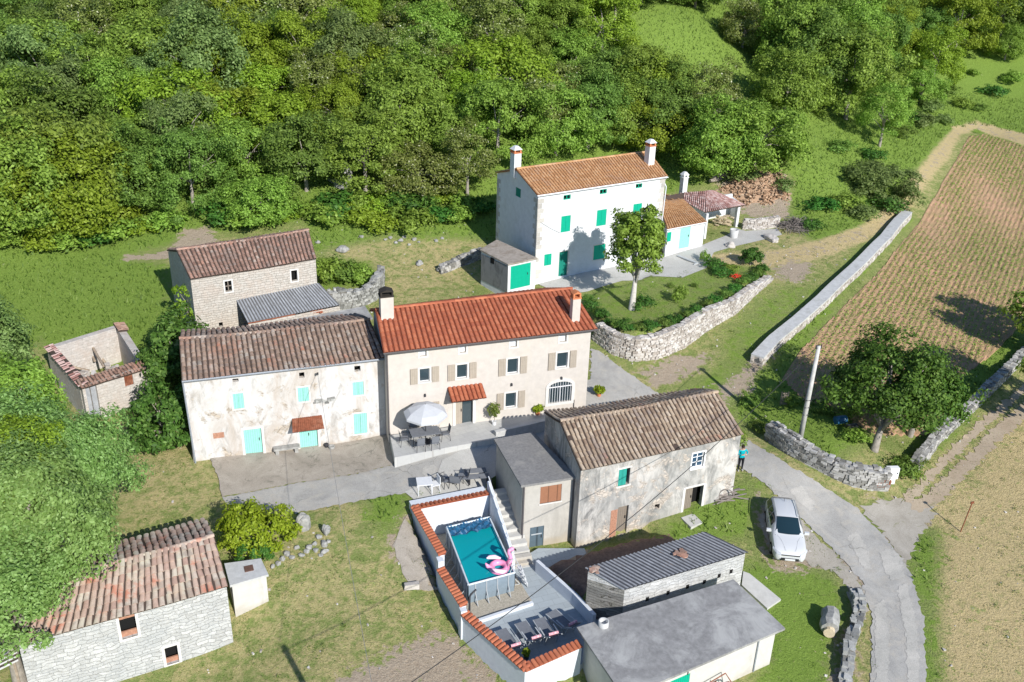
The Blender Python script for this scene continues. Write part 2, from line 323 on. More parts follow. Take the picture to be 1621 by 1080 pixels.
# ------------------------------------------------------------------ the materials of the place
def ground_mat():
    mt, nt, b = newmat('ground', .95, .05); v = objc(nt)
    at = N(nt, 'Attribute'); at.attribute_name = 'cover'; s = N(nt, 'SeparateColor'); nt.links.new(at.outputs['Color'], s.inputs[0])
    n1 = noise(nt, v, .35, 6, .65, .4); n2 = noise(nt, v, 2.4, 6, .75); n3 = noise(nt, v, 11, 5, .8); n4 = noise(nt, v, .9, 5, .7, .8)
    green = mix(nt, ramp(nt, n3, [(.3, (0, 0, 0)), (.7, (1, 1, 1))]).outputs[0], mix(nt, n2, (.14, .2, .04), (.215, .27, .075)), (.31, .35, .125))
    dry = mix(nt, ramp(nt, n3, [(.3, (0, 0, 0)), (.7, (1, 1, 1))]).outputs[0], mix(nt, n2, (.36, .285, .125), (.52, .405, .2)), (.7, .56, .31))
    lush = mix(nt, ramp(nt, n3, [(.3, (0, 0, 0)), (.7, (1, 1, 1))]).outputs[0], mix(nt, n1, (.09, .165, .022), (.19, .285, .045)), (.27, .38, .08))
    soil = mix(nt, ramp(nt, n3, [(.3, (0, 0, 0)), (.65, (1, 1, 1))]).outputs[0], mix(nt, n2, (.28, .2, .135), (.4, .31, .225)), (.5, .42, .32))
    def thr(m_, nz, w=.55):
        return ramp(nt, math_(nt, 'ADD', m_, math_(nt, 'MULTIPLY', math_(nt, 'SUBTRACT', nz, .5), 3.4)), [(.5-w/2, (0, 0, 0)), (.5+w/2, (1, 1, 1))]).outputs[0]
    n5 = math_(nt, 'ADD', math_(nt, 'MULTIPLY', n4, .5), math_(nt, 'MULTIPLY', n2, .5))
    c = mix(nt, thr(s.outputs[0], n5), green, dry); c = mix(nt, thr(s.outputs[2], n5, .3), c, lush); c = mix(nt, thr(s.outputs[1], n5, .15), c, soil)
    fl = ramp(nt, noise(nt, v, 26, 2, .5), [(.73, (0, 0, 0)), (.76, (1, 1, 1))]).outputs[0]
    c = mix(nt, math_(nt, 'MULTIPLY', fl, .55), c, (.6, .57, .45))
    nt.links.new(c, b.inputs['Base Color']); bump(nt, b, math_(nt, 'ADD', n3, math_(nt, 'MULTIPLY', n2, 1.5)), .9, .12)
ground_mat()
def road_mat(name, a, b_, gravel, amt=.6):
    mt, nt, b = newmat(name, .9, .15); v = objc(nt); n1 = noise(nt, v, .45, 8, .72, .8); n3 = noise(nt, v, 22, 5, .85)
    c = ramp(nt, n1, [(.36, a), (.64, b_)]).outputs[0]
    f = ramp(nt, noise(nt, v, 1.1, 7, .75, .8), [(amt, (0, 0, 0)), (amt+.15, (1, 1, 1))]).outputs[0]; c = mix(nt, f, c, gravel)
    c = mix(nt, .7, c, ramp(nt, n3, [(.3, (.45, .44, .41)), (.62, (1.0, 1.0, 1.0))]).outputs[0], 'MULTIPLY')
    cr = N(nt, 'TexVoronoi'); cr.feature = 'DISTANCE_TO_EDGE'; cr.inputs['Scale'].default_value = .55
    ad = N(nt, 'TexNoise'); ad.inputs['Scale'].default_value = 1.5; ad.inputs['Detail'].default_value = 6; nt.links.new(v, ad.inputs['Vector'])
    nt.links.new(mix(nt, .55, v, ad.outputs['Color'], 'ADD'), cr.inputs['Vector'])
    k = ramp(nt, cr.outputs['Distance'], [(.0, (1, 1, 1)), (.012, (0, 0, 0))]).outputs[0]
    k = math_(nt, 'MULTIPLY', k, ramp(nt, noise(nt, v, .4, 3), [(.5, (0, 0, 0)), (.62, (.6, .6, .6))]).outputs[0]); c = mix(nt, k, c, (.1, .1, .085))
    nt.links.new(c, b.inputs['Base Color']); bump(nt, b, n3, .5, .02)
road_mat('asphalt', (.37, .36, .34), (.52, .5, .465), (.5, .465, .41), .5)
road_mat('gravel', (.37, .335, .28), (.5, .46, .4), (.2, .22, .08), .6)
road_mat('dirt_track', (.42, .33, .24), (.52, .43, .32), (.2, .2, .08), .58)
road_mat('straw_path', (.42, .34, .2), (.52, .44, .28), (.2, .22, .07), .6)
road_mat('concrete_yard', (.34, .3, .25), (.47, .42, .36), (.2, .185, .15), .55)
road_mat('concrete_pale', (.48, .47, .44), (.56, .55, .52), (.4, .38, .34), .6)
simple('slab_grey', (.5, .49, .46), .85, .08, 3, .15, c2=(.42, .41, .38), sc2=.7)
def paving_mat(name, a, bb, joint, sc=1.0, rot=0):
    mt, nt, b = newmat(name, .6, .3); o = N(nt, 'TexCoord').outputs['Object']; mp = N(nt, 'Mapping'); mp.inputs['Rotation'].default_value = (0, 0, rot); nt.links.new(o, mp.inputs[0])
    br = N(nt, 'TexBrick'); br.inputs['Scale'].default_value = sc; br.inputs['Mortar Size'].default_value = .008; br.inputs['Color1'].default_value = c4(a); br.inputs['Color2'].default_value = c4(bb); br.inputs['Mortar'].default_value = c4(joint)
    br.inputs['Brick Width'].default_value = .8; br.inputs['Row Height'].default_value = .4; nt.links.new(mp.outputs[0], br.inputs['Vector'])
    c = mix(nt, .35, br.outputs['Color'], ramp(nt, noise(nt, o, 4, 6, .7), [(.3, (.7, .7, .7)), (.7, (1, 1, 1))]).outputs[0], 'MULTIPLY')
    nt.links.new(c, b.inputs['Base Color'])
paving_mat('paving', (.36, .4, .42), (.4, .445, .465), (.26, .29, .3), 1.0, -.4)
paving_mat('paving_villa', (.45, .45, .44), (.5, .5, .48), (.38, .37, .35), 1.0, -.55)
simple('pool_gravel', (.4, .36, .29), .95, .3, 14, .6)
# plasters and masonry
plaster('beige_render', (.55, .505, .455), [((.54, .49, .415), 1.0, .55)], bmp=.1)
plaster('white_render', (.66, .67, .68), [((.56, .56, .55), 1.3, .56), ((.45, .43, .4), 2.6, .66)], bmp=.15)
plaster('old_white_plaster', (.6, .59, .575), [((.47, .42, .37), .7, .44), ((.3, .28, .25), 1.4, .53), ((.36, .26, .2), 2.9, .6)], peel=(.44, .38, .31), peel_amt=.56, low=(.42, .34, .24))
plaster('old_grey_plaster', (.56, .535, .5), [((.3, .295, .28), .65, .4), ((.16, .16, .155), 1.2, .47), ((.5, .4, .32), 1.3, .58)], peel=(.5, .44, .38), peel_amt=.53, low=(.42, .34, .23), bmp=.5)
plaster('concrete_plaster', (.46, .435, .39), [((.36, .34, .3), .8, .5), ((.28, .265, .24), 2.0, .6)], low=(.38, .31, .22), bmp=.2)
plaster('garage_render', (.56, .545, .51), [((.44, .41, .37), 1.2, .56)], low=(.42, .37, .3), bmp=.15)
plaster('terrace_white', (.62, .65, .69), [((.54, .56, .6), 1.4, .58)], bmp=.08)
plaster('dark_board', (.25, .25, .25), [((.1, .1, .1), 1.3, .5)], bmp=.3)
masonry('white_blocks', (.5, .5, .49), (.66, .66, .65), (.44, .435, .42), .42, .18, .009, 1.0, .24, stain=(.4, .41, .41))
masonry('rubble_pale', (.54, .5, .44), (.63, .59, .53), (.48, .44, .385), .36, .17, .01, .9, .14, stain=(.5, .42, .35)); masonry('ruin_plaster', (.56, .52, .48), (.64, .6, .56), (.5, .46, .42), .4, .18, .008, .6, .14, stain=(.48, .4, .34))
masonry('rubble_dark', (.22, .215, .2), (.4, .385, .36), (.13, .125, .11), .34, .16, .015, 1.0, .14, stain=(.2, .2, .17))
simple('render_strip', (.68, .66, .62), .9, .1, 3)
simple('stone_trim', (.64, .62, .58), .8, .08, 5)
island('quoin', [(0, (.42, .4, .37)), (.5, (.6, .57, .52)), (1, (.75, .72, .67))], bmp=.4)
# roofs
island('tiles_old', [(0, (.27, .19, .145)), (.4, (.37, .265, .205)), (.8, (.45, .335, .26)), (.93, (.5, .42, .35)), (1, (.5, .2, .12))], namt=.5, nscale=5, patches=[((.36, .19, .13), .55, .53, .6), ((.44, .4, .34), .9, .57, .6), ((.17, .14, .12), 1.3, .6, .7)])
island('tiles_ochre', [(0, (.3, .21, .15)), (.4, (.42, .32, .23)), (.8, (.52, .41, .3)), (1, (.58, .47, .36))], namt=.45, nscale=6, patches=[((.48, .17, .1), .42, .66, .8), ((.26, .2, .17), .8, .56, .7)])
island('tiles_pink', [(0, (.28, .17, .13)), (.4, (.4, .25, .19)), (.8, (.48, .31, .24)), (1, (.56, .45, .37))], namt=.5, nscale=5, patches=[((.25, .19, .16), .7, .54, .7), ((.5, .25, .17), 1.0, .6, .6)])
island('tiles_faded', [(0, (.46, .31, .25)), (.4, (.55, .4, .32)), (.75, (.56, .47, .39)), (1, (.62, .55, .46))], namt=.5, nscale=3.5, patches=[((.5, .19, .12), .8, .57, .85), ((.5, .46, .36), .6, .54, .7), ((.3, .24, .2), 1.2, .6, .7)])
island('tiles_shade', [(0, (.06, .035, .03)), (.5, (.1, .06, .048)), (1, (.16, .105, .085))], namt=.5, nscale=5)
island('tiles_red', [(0, (.37, .11, .06)), (.5, (.47, .15, .078)), (1, (.54, .19, .1))], namt=.3, patches=[((.3, .1, .06), .8, .55, .5)], nscale=4, bmp=.1, rough=.7)
island('tiles_orange', [(0, (.46, .245, .115)), (.5, (.58, .325, .16)), (1, (.66, .41, .22))], namt=.35, nscale=4, bmp=.1, rough=.8, patches=[((.4, .24, .15), .7, .55, .6)])
island('tiles_rosy', [(0, (.3, .15, .13)), (.4, (.5, .3, .27)), (.7, (.65, .5, .46)), (1, (.36, .2, .18))], namt=.4, nscale=5)
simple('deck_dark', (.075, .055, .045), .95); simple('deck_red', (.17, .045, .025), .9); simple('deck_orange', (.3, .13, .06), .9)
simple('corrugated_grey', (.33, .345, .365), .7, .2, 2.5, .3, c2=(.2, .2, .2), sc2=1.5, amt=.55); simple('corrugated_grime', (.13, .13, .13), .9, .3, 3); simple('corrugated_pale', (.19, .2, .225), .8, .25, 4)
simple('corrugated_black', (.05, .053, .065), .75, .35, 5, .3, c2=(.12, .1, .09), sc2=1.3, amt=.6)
simple('roof_concrete', (.25, .245, .24), .85, .22, 3.5, .5, c2=(.4, .395, .38), sc2=.6, amt=.46)
simple('roof_concrete_brown', (.33, .29, .25), .9, .2, 4, .4, c2=(.2, .16, .12), sc2=1.2, amt=.5)
simple('roof_felt', (.22, .215, .21), .9, .2, 7, .4, c2=(.3, .29, .27), sc2=1.0)
# joinery, metal and small things
def planks(name, c, wear=None, k=8):
    mt, nt, b = newmat(name, .65, .25); wv, z = wallc(nt); v = objc(nt); s = N(nt, 'SeparateXYZ'); nt.links.new(wv, s.inputs[0])
    f = math_(nt, 'FRACT', math_(nt, 'MULTIPLY', s.outputs[0], k)); g = ramp(nt, f, [(.0, (.35, .35, .35)), (.09, (1, 1, 1)), (.93, (1, 1, 1)), (1, (.35, .35, .35))]).outputs[0]
    c_ = mix(nt, .5, c, ramp(nt, noise(nt, v, 6, 5, .7), [(.3, (.7, .7, .7)), (.7, (1, 1, 1))]).outputs[0], 'MULTIPLY'); c_ = mix(nt, 1, c_, g, 'MULTIPLY')
    if wear: c_ = mix(nt, ramp(nt, noise(nt, v, 4, 7, .8), [(.6, (0, 0, 0)), (.7, (1, 1, 1))]).outputs[0], c_, wear)
    nt.links.new(c_, b.inputs['Base Color'])
planks('mint_paint', (.3, .66, .57), (.45, .62, .55)); planks('green_paint', (.0, .4, .25)); planks('deep_green_paint', (.01, .22, .16)); planks('teal_paint', (.03, .33, .27)); planks('taupe_paint', (.42, .36, .29), k=10)
planks('old_wood', (.25, .21, .17), (.35, .32, .28)); planks('blind_brown', (.32, .15, .085), k=2); planks('steel_door', (.1, .14, .17), k=1)
simple('white_frame', (.82, .82, .82), .4, .03); simple('brick_fill', (.4, .21, .14), .9, .25, 9); simple('rust', (.22, .075, .04), .85, .35, 5, c2=(.35, .16, .1))
simple('dark_metal', (.05, .05, .055), .5, .1); simple('gutter_grey', (.33, .36, .4), .5, .1, metal=.3); simple('gutter_dark', (.11, .1, .1), .5, .1); simple('gutter_white', (.7, .72, .75), .4, .05)
simple('wood_beam', (.36, .29, .22), .9, .3, 5, c2=(.2, .15, .11)); simple('wood_pole', (.13, .1, .08), .9, .3, 4); simple('pole_concrete', (.5, .49, .46), .85, .15, 3, c2=(.36, .35, .33))
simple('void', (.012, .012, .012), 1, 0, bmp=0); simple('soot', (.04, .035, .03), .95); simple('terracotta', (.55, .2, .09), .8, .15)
simple('umbrella_cloth', (.5, .51, .53), .85, .04); simple('pool_wall', (.2, .25, .29), .5, .08); simple('pool_rim', (.62, .68, .7), .4, .04); simple('pool_liner', (.06, .75, .78), .5, .03)
simple('tarp_blue', (.02, .1, .2), .3, .4, 6, .8, spec=.6); simple('pink_vinyl', (.9, .32, .52), .3, .06, spec=.5); simple('pink_pale', (.95, .62, .75), .35, .04, spec=.5); simple('black_vinyl', (.02, .02, .02), .4, 0)
simple('lounger_fabric', (.17, .18, .2), .9, .1); simple('frame_grey', (.42, .44, .45), .4, .05); simple('towel_pink', (.75, .35, .4), .95, .4, 14, c2=(.85, .75, .72), sc2=6); simple('white_plastic', (.66, .67, .68), .45, .03)
simple('blue_mosaic', (.05, .3, .36), .3, .5, 20); simple('hatch', (.14, .08, .06), .7, .2); simple('boulder', (.33, .325, .305), .95, .3, 4, 1.0, c2=(.2, .2, .18)); simple('log_bark', (.3, .26, .22), .95, .3, 6, .8); simple('log_end', (.58, .48, .33), .9, .2, 9)
simple('cable', (.04, .04, .04), .6, 0, bmp=0); simple('cable_pale', (.25, .25, .24), .6, 0, bmp=0)
simple('box_white', (.8, .8, .8), .5, .04); simple('rail_white', (.8, .8, .82), .4, .02)
glassmat('glass'); glassmat('glass_blue', (.03, .07, .12), .05)
mt, nt, b = newmat('water', .04, .5); b.inputs['Base Color'].default_value = (.9, 1, 1, 1); b.inputs['Transmission Weight'].default_value = 1; b.inputs['IOR'].default_value = 1.33
bump(nt, b, noise(nt, objc(nt), 4, 3), .05, .03)
tr = N(nt, 'BsdfTransparent'); tr.inputs[0].default_value = (.6, .93, .95, 1); gl = N(nt, 'BsdfGlossy'); gl.inputs['Roughness'].default_value = .03; fr = N(nt, 'Fresnel'); fr.inputs[0].default_value = 1.33
df = N(nt, 'BsdfDiffuse'); df.inputs[0].default_value = (.01, .58, .63, 1); m0 = N(nt, 'MixShader'); m0.inputs[0].default_value = .5; nt.links.new(tr.outputs[0], m0.inputs[1]); nt.links.new(df.outputs[0], m0.inputs[2]); ms = N(nt, 'MixShader'); nt.links.new(fr.outputs[0], ms.inputs[0]); nt.links.new(m0.outputs[0], ms.inputs[1]); nt.links.new(gl.outputs[0], ms.inputs[2]); nt.links.new(ms.outputs[0], nt.nodes['Material Output'].inputs[0])
mt, nt, b = newmat('car_paint', .3, .5); b.inputs['Base Color'].default_value = (.6, .61, .62, 1); b.inputs['Coat Weight'].default_value = .7; b.inputs['Coat Roughness'].default_value = .05
glassmat('car_glass', (.012, .03, .04), .04); simple('tyre', (.02, .02, .02), .85, .1); simple('rim_silver', (.5, .5, .52), .3, .05, metal=.8); glassmat('lamp_glass', (.5, .52, .55), .08); simple('car_black', (.025, .025, .028), .35, .05, spec=.5)
simple('skin', (.55, .34, .25), .6, .03); simple('jacket_teal', (.0, .36, .42), .7, .12, 10); simple('trousers_black', (.015, .015, .02), .85, .1); simple('hair_dark', (.03, .02, .015), .7, .2); simple('shoe', (.45, .43, .4), .7)
island('dry_stone', [(0, (.2, .195, .18)), (.35, (.34, .33, .31)), (.7, (.47, .46, .44)), (1, (.58, .565, .54))], namt=.5, nscale=7, bmp=.7)
island('pale_stone', [(0, (.38, .335, .29)), (.35, (.5, .455, .41)), (.7, (.6, .56, .52)), (1, (.68, .65, .61))], namt=.4, nscale=7, bmp=.7)
island('grey_stone', [(0, (.18, .18, .17)), (.5, (.36, .36, .34)), (1, (.5, .5, .48))], namt=.5, nscale=6, bmp=.7)
simple('mortar_pale', (.42, .375, .325), .95, .15, 8, .6); simple('mortar_dark', (.16, .15, .13), .95, .3, 8, .6); simple('cap_concrete', (.5, .5, .49), .9, .12, 4, .4, c2=(.4, .4, .38))
island('red_earth', [(0, (.34, .21, .13)), (.5, (.47, .31, .2)), (1, (.58, .42, .29))], namt=.4, bmp=.6)
simple('red_flower', (.7, .05, .03), .6)
# foliage
L_ = leafmat
L_('leaf_mid', [(0, (.125, .2, .026)), (.6, (.24, .36, .05)), (1, (.37, .52, .1))], .42)
L_('leaf_lime', [(0, (.15, .225, .015)), (.6, (.26, .37, .03)), (1, (.38, .51, .07))], .42)
L_('leaf_dark', [(0, (.09, .155, .026)), (.6, (.165, .265, .044)), (1, (.26, .39, .08))], .42)
L_('leaf_blue', [(0, (.11, .175, .045)), (.6, (.2, .29, .08)), (1, (.31, .42, .14))], .42)
L_('leaf_olive', [(0, (.12, .17, .03)), (.7, (.22, .28, .06)), (.94, (.36, .42, .13)), (1, (.75, .75, .55))])
L_('leaf_fine', [(0, (.15, .25, .055)), (.6, (.26, .4, .105)), (1, (.4, .56, .2))], .45, var=.06)
L_('leaf_fig', [(0, (.05, .12, .02)), (.7, (.09, .2, .03)), (1, (.2, .34, .08))], var=.06)
L_('leaf_gold', [(0, (.15, .23, .008)), (.6, (.26, .37, .02)), (1, (.38, .49, .05))], .35, var=.05)
L_('leaf_walnut', [(0, (.05, .1, .014)), (.6, (.09, .17, .022)), (1, (.17, .27, .045))], .35, var=.05); L_('leaf_maple', [(0, (.12, .19, .02)), (.6, (.22, .33, .04)), (1, (.34, .47, .09))], .35, var=.05)
L_('leaf_garden', [(0, (0.034, 0.107, 0.016)), (.6, (0.068, 0.181, 0.026)), (1, (0.112, 0.256, 0.039))], .3)
L_('grass_blade', [(0, (.075, .135, .018)), (.6, (.13, .22, .035)), (1, (.24, .33, .08))], .3)
L_('dry_blade', [(0, (.2, .19, .07)), (.6, (.34, .3, .14)), (1, (.5, .45, .26))], .25)
simple('bark', (.3, .27, .23), .95, .3, 5, .8); simple('bark_pale', (.5, .47, .42), .95, .2, 5, .6); simple('twig_grey', (.23, .2, .18), .95, .2, 6)
simple('sky_smoke', (.7, .8, .85), 1)

# ------------------------------------------------------------------ the ground: one sheet, fine near, coarse to the far hills
def axis_coords(lo, hi, step, far_lo, far_hi):
    a = list(np.arange(lo, hi+1e-6, step)); s = step; x = hi
    while x < far_hi: s *= 1.25; x += s; a.append(x)
    s = step; x = lo; pre = []
    while x > far_lo: s *= 1.25; x -= s; pre.append(x)
    return np.array(pre[::-1]+a)
gx = axis_coords(-48, 62, .38, -900, 900); gy = axis_coords(24, 118, .38, -400, 1400)
GX, GY = np.meshgrid(gx, gy); GZ = hgt(GX.ravel(), GY.ravel()).reshape(GX.shape)
rr = np.hypot(GX, GY-60); GZ = np.where(rr > 330, np.minimum(GZ, 90), GZ)
nx, ny = len(gx), len(gy); V = np.stack([GX.ravel(), GY.ravel(), GZ.ravel()], 1)
idx = np.arange(nx*ny).reshape(ny, nx); Fq = np.stack([idx[:-1, :-1], idx[:-1, 1:], idx[1:, 1:], idx[1:, :-1]], -1).reshape(-1, 4)
me = bpy.data.meshes.new('ground'); me.vertices.add(len(V)); me.vertices.foreach_set('co', V.astype(np.float32).ravel())
me.loops.add(Fq.size); me.loops.foreach_set('vertex_index', Fq.astype(np.int32).ravel()); me.polygons.add(len(Fq)); me.polygons.foreach_set('loop_start', np.arange(0, Fq.size, 4, dtype=np.int32))
me.polygons.foreach_set('use_smooth', [True]*len(Fq)); me.update(calc_edges=True); me.materials.append(MATS['ground'])
ground = bpy.data.objects.new('ground', me); COL.objects.link(ground); tag(ground, kind='structure')
# ground cover as surveyed: (what, amount, outline seen in the photograph)
LUSH = [[(-200,340),(0,360),(290,350),(300,380),(200,400),(262,425),(275,520),(240,570),(60,540),(0,560),(-200,700)], [(490,330),(780,280),(790,380),(720,372),(600,372),(500,395)],
    [(1050,-60),(1700,-60),(1700,240),(1540,198),(1500,215),(1450,270),(1400,330),(1340,370),(1290,380),(1240,345),(1250,280),(1180,262),(1060,300)], [(-300,-80),(1060,-80),(1060,300),(800,300),(500,345),(-300,420)],
    [(500,410),(580,420),(590,450),(510,455)], [(1060,640),(1200,560),(1380,680),(1300,735),(1215,680),(1150,640)], [(1440,830),(1480,840),(1470,960),(1480,1090),(1450,1090),(1450,900)], [(590,790),(640,780),(635,840),(610,850)],
    [(1190,900),(1290,905),(1330,960),(1310,1090),(1220,1090),(1230,1000)], [(1210,550),(1260,520),(1330,440),(1420,350),(1440,345),(1330,460),(1240,600)], [(1110,800),(1190,770),(1205,840),(1120,850),(1060,845)], [(1540,560),(1621,520),(1600,570),(1500,690),(1440,720)]]
LIGHT_LUSH = [[(930,455),(1200,400),(1230,440),(1010,560),(925,500)], [(1230,880),(1330,900),(1300,1090),(1230,1090)], [(940,540),(1010,585),(1130,545),(1240,440),(1300,460),(1210,560),(1060,600)]]
DRY = [[(500,385),(790,375),(770,440),(640,480),(500,450)], [(190,680),(230,660),(330,720),(345,800),(200,840)], [(380,800),(640,785),(700,960),(760,1040),(640,1100),(280,1100),(400,930)], [(1470,830),(1621,650),(1750,700),(1700,1150),(1480,1100)],
    [(1190,385),(1450,300),(1510,200),(1540,195),(1450,330),(1340,390),(1230,470),(1180,420)], [(1000,600),(1140,540),(1100,590),(1030,612)], [(1400,760),(1580,590),(1640,600),(1480,790),(1440,800)], [(1330,900),(1380,960),(1370,1100),(1330,1100)], [(1180,690),(1400,790),(1380,800),(1180,720)]]
BARE = [[(560,1060),(620,1025),(690,995),(730,1000),(830,1110),(500,1110)], [(610,860),(640,820),(665,880),(700,940),(660,935),(625,895)], [(1195,780),(1290,870),(1380,900),(1390,960),(1330,900),(1240,905),(1200,870)], [(1230,280),(1250,280),(1250,345),(1180,345),(1130,300),(1150,282)],
    [(290,365),(330,360),(345,385),(280,410),(200,412),(270,395)], [(1010,590),(1060,560),(1140,560),(1090,600),(1040,615)], [(1380,790),(1440,790),(1470,830),(1400,860),(1390,830)], [(1230,400),(1290,420),(1270,450),(1225,440)], [(1320,1000),(1360,1000),(1350,1090),(1320,1090)], [(1190,570),(1230,560),(1160,640),(1110,640)]]
PATHS = [[(853,886),(912,938),(1000,975),(1040,930),(1010,880),(960,868),(925,866),(900,872)], [(195,404),(240,402),(275,395),(292,366),(322,362),(340,380),(300,392),(282,404),(240,411),(197,411)]]
SPATH = [[(1110,405),(1235,398),(1310,378),(1370,358),(1410,325),(1450,278),(1495,222),(1508,206),(1520,208),(1498,250),(1455,300),(1420,345),(1370,380),(1310,402),(1240,420),(1110,420)], [(1505,200),(1545,190),(1640,215),(1720,240),(1720,255),(1640,236),(1545,204),(1515,212)]]
vis = (GX > -60) & (GX < 75) & (GY > 22) & (GY < 190); cov = np.zeros((ny, nx, 3)); cov[..., 0] = .3; cov[..., 1] = .0; cov[..., 2] = .15
far = (GY > 120) | (GX < -60) | (GX > 75); cov[far, 2] = .95
xs, ys = GX[vis], GY[vis]
def paint(polys, ch, val, feather=1.2, also=None):
    for pl in polys:
        w = GP(pl); s = sdist(w, xs, ys); k = np.clip(.5+s/(2*feather), 0, 1); a = cov[..., ch][vis]; cov[vis, ch] = a*(1-k)+val*k
        if also:
            for c2, v2 in also: a = cov[..., c2][vis]; cov[vis, c2] = a*(1-k)+v2*k
paint(DRY, 0, .5); paint([DRY[3]], 0, .9); paint([DRY[2]], 0, .42); paint(LIGHT_LUSH, 2, .5, 1.0); paint(LUSH, 2, 1.0, 1.2, [(0, .15)]); paint(BARE, 1, .8, .8, [(2, .0)]); paint(PATHS, 1, .85, .35, [(2, 0.)]); paint(SPATH, 0, 1.2, .5, [(2, 0.), (1, .35)])
ca = me.color_attributes.new('cover', 'FLOAT_COLOR', 'POINT'); ca.data.foreach_set('color', np.concatenate([np.clip(cov, 0, 1.2).reshape(-1, 3), np.ones((nx*ny, 1))], 1).astype(np.float32).ravel())
COVER = cov
def cover_at(x, y):
    i = np.clip(np.searchsorted(gx, x), 0, nx-1); j = np.clip(np.searchsorted(gy, y), 0, ny-1); return COVER[j, i]

# ------------------------------------------------------------------ roads, yards and paths
ROAD = [(351,788),(470,765),(560,751),(622,736),(700,712),(775,672),(800,640),(900,615),(935,600),(936,553),(948,556),(985,585),(1040,622),(1110,655),(1180,695),(1250,738),(1310,775),(1360,808),(1400,850),(1440,905),(1462,980),(1468,1095),(1378,1095),(1380,980),(1365,925),(1330,880),(1262,815),(1215,770),(1165,735),(1130,745),(905,790),(800,790),(772,766),(640,782),(560,795),(470,812),(360,800)]
sheet('road', GP(ROAD), .035, 'asphalt', .5, .16, ragged=.05)
simple('brown_earth', (.2, .13, .095), .95, .3, 8, .8, c2=(.3, .2, .14), sc2=2.0)
sheet('earth_yard', [tuple(q) for q in SOIL], .03, 'brown_earth', .4, .2, ragged=.03)
sheet('gravel_verge', GP([(1210,800),(1262,818),(1330,884),(1366,930),(1375,985),(1358,950),(1320,905),(1265,885),(1225,880),(1200,830)]), .02, 'gravel', .5, .15, ragged=.1)
sheet('track_junction', GP([(1362,806),(1400,790),(1445,795),(1475,800),(1478,815),(1440,880),(1436,898),(1402,848)]), .02, 'gravel', .5, .15, ragged=.12)
sheet('dirt_path', GP([(1440,800),(1470,780),(1520,730),(1570,680),(1621,640),(1660,610),(1668,628),(1625,662),(1580,702),(1530,752),(1485,800),(1455,812)]), .028, 'dirt_track', .4, .15, ragged=.1)
sheet('dirt_rut', GP([(1425,790),(1450,768),(1500,715),(1550,668),(1610,618),(1650,585),(1655,592),(1615,630),(1555,682),(1505,730),(1460,780),(1436,796)]), .026, 'dirt_track', .4, .15, ragged=.1)

road_mat('asphalt_patch', (.45, .435, .4), (.6, .57, .52), (.34, .33, .31), .58)
for pl in ([(1392,875),(1412,868),(1428,885),(1432,915),(1412,922),(1398,900)], [(1385,960),(1400,950),(1408,1010),(1404,1085),(1386,1085)], [(1420,930),(1436,925),(1452,1000),(1455,1085),(1438,1085),(1432,1000)], [(1250,775),(1268,770),(1292,800),(1282,810),(1262,795)], [(668,742),(690,736),(694,752),(672,760)], [(1340,850),(1356,842),(1372,870),(1380,905),(1366,900)]):
    sheet('road_patch', GP(pl), .047, 'asphalt_patch', .4, .12, ragged=.05)
# ------------------------------------------------------------------ building helpers
class Wall:
    """vertical wall plane from p0 to p1 (outside on the right-hand side)"""
    def __init__(s, p0, p1):
        s.a = Vector((p0[0], p0[1], 0)); s.b = Vector((p1[0], p1[1], 0)); d = s.b-s.a; s.L = d.length; s.u = d/s.L; s.n = Vector((s.u.y, -s.u.x, 0)); s.yaw = atan2(s.u.y, s.u.x)
    def pt(s, u, z, d=0): return s.a+s.u*u+s.n*d+Vector((0, 0, z))
    def uz(s, px, py):
        d = Vector(ray(px, py)); C0 = Vector(CAM); t = (s.a-C0).dot(s.n)/d.dot(s.n); q = C0+d*t; return (q-s.a).dot(s.u), q.z
    def rect(s, x0, y0, x1, y1):
        u0, z1 = s.uz(x0, y0); u1, z0 = s.uz(x1, y1); return min(u0, u1), max(u0, u1), min(z0, z1), max(z0, z1)
    def box(s, mb, u0, u1, z0, z1, d0, d1):
        q = [s.pt(u0, 0, d1), s.pt(u1, 0, d1), s.pt(u1, 0, d0), s.pt(u0, 0, d0)]
        mb.hexa([Vector((p.x, p.y, z0)) for p in q], [Vector((p.x, p.y, z1)) for p in q])
    def panel(s, mb, z0, z1, ops=(), depth=.22, top2=None):
        """wall face with real openings and reveals; top2 = height at the far end"""
        us = sorted({0, s.L}|{o[0] for o in ops}|{o[1] for o in ops}); zs = sorted({z0}|{o[2] for o in ops}|{o[3] for o in ops})
        zt = lambda u: z1+(0 if top2 is None else (top2-z1)*u/s.L)
        for i in range(len(us)-1):
            for j in range(len(zs)):
                a, b2 = us[i], us[i+1]; c = zs[j]; last = j == len(zs)-1; um = (a+b2)/2; zm = (c+(zs[j+1] if not last else zt(um)))/2
                if any(o[0] < um < o[1] and o[2] < zm < o[3] for o in ops): continue
                t0, t1 = (zt(a), zt(b2)) if last else (zs[j+1], zs[j+1])
                mb.poly([s.pt(a, c), s.pt(b2, c), s.pt(b2, t1), s.pt(a, t0)])
        for a, b2, c, d in [o[:4] for o in ops]:
            k = -depth
            mb.poly([s.pt(a, c), s.pt(a, d), s.pt(a, d, k), s.pt(a, c, k)]); mb.poly([s.pt(b2, c), s.pt(b2, c, k), s.pt(b2, d, k), s.pt(b2, d)])
            mb.poly([s.pt(a, d), s.pt(b2, d), s.pt(b2, d, k), s.pt(a, d, k)]); mb.poly([s.pt(a, c), s.pt(a, c, k), s.pt(b2, c, k), s.pt(b2, c)])
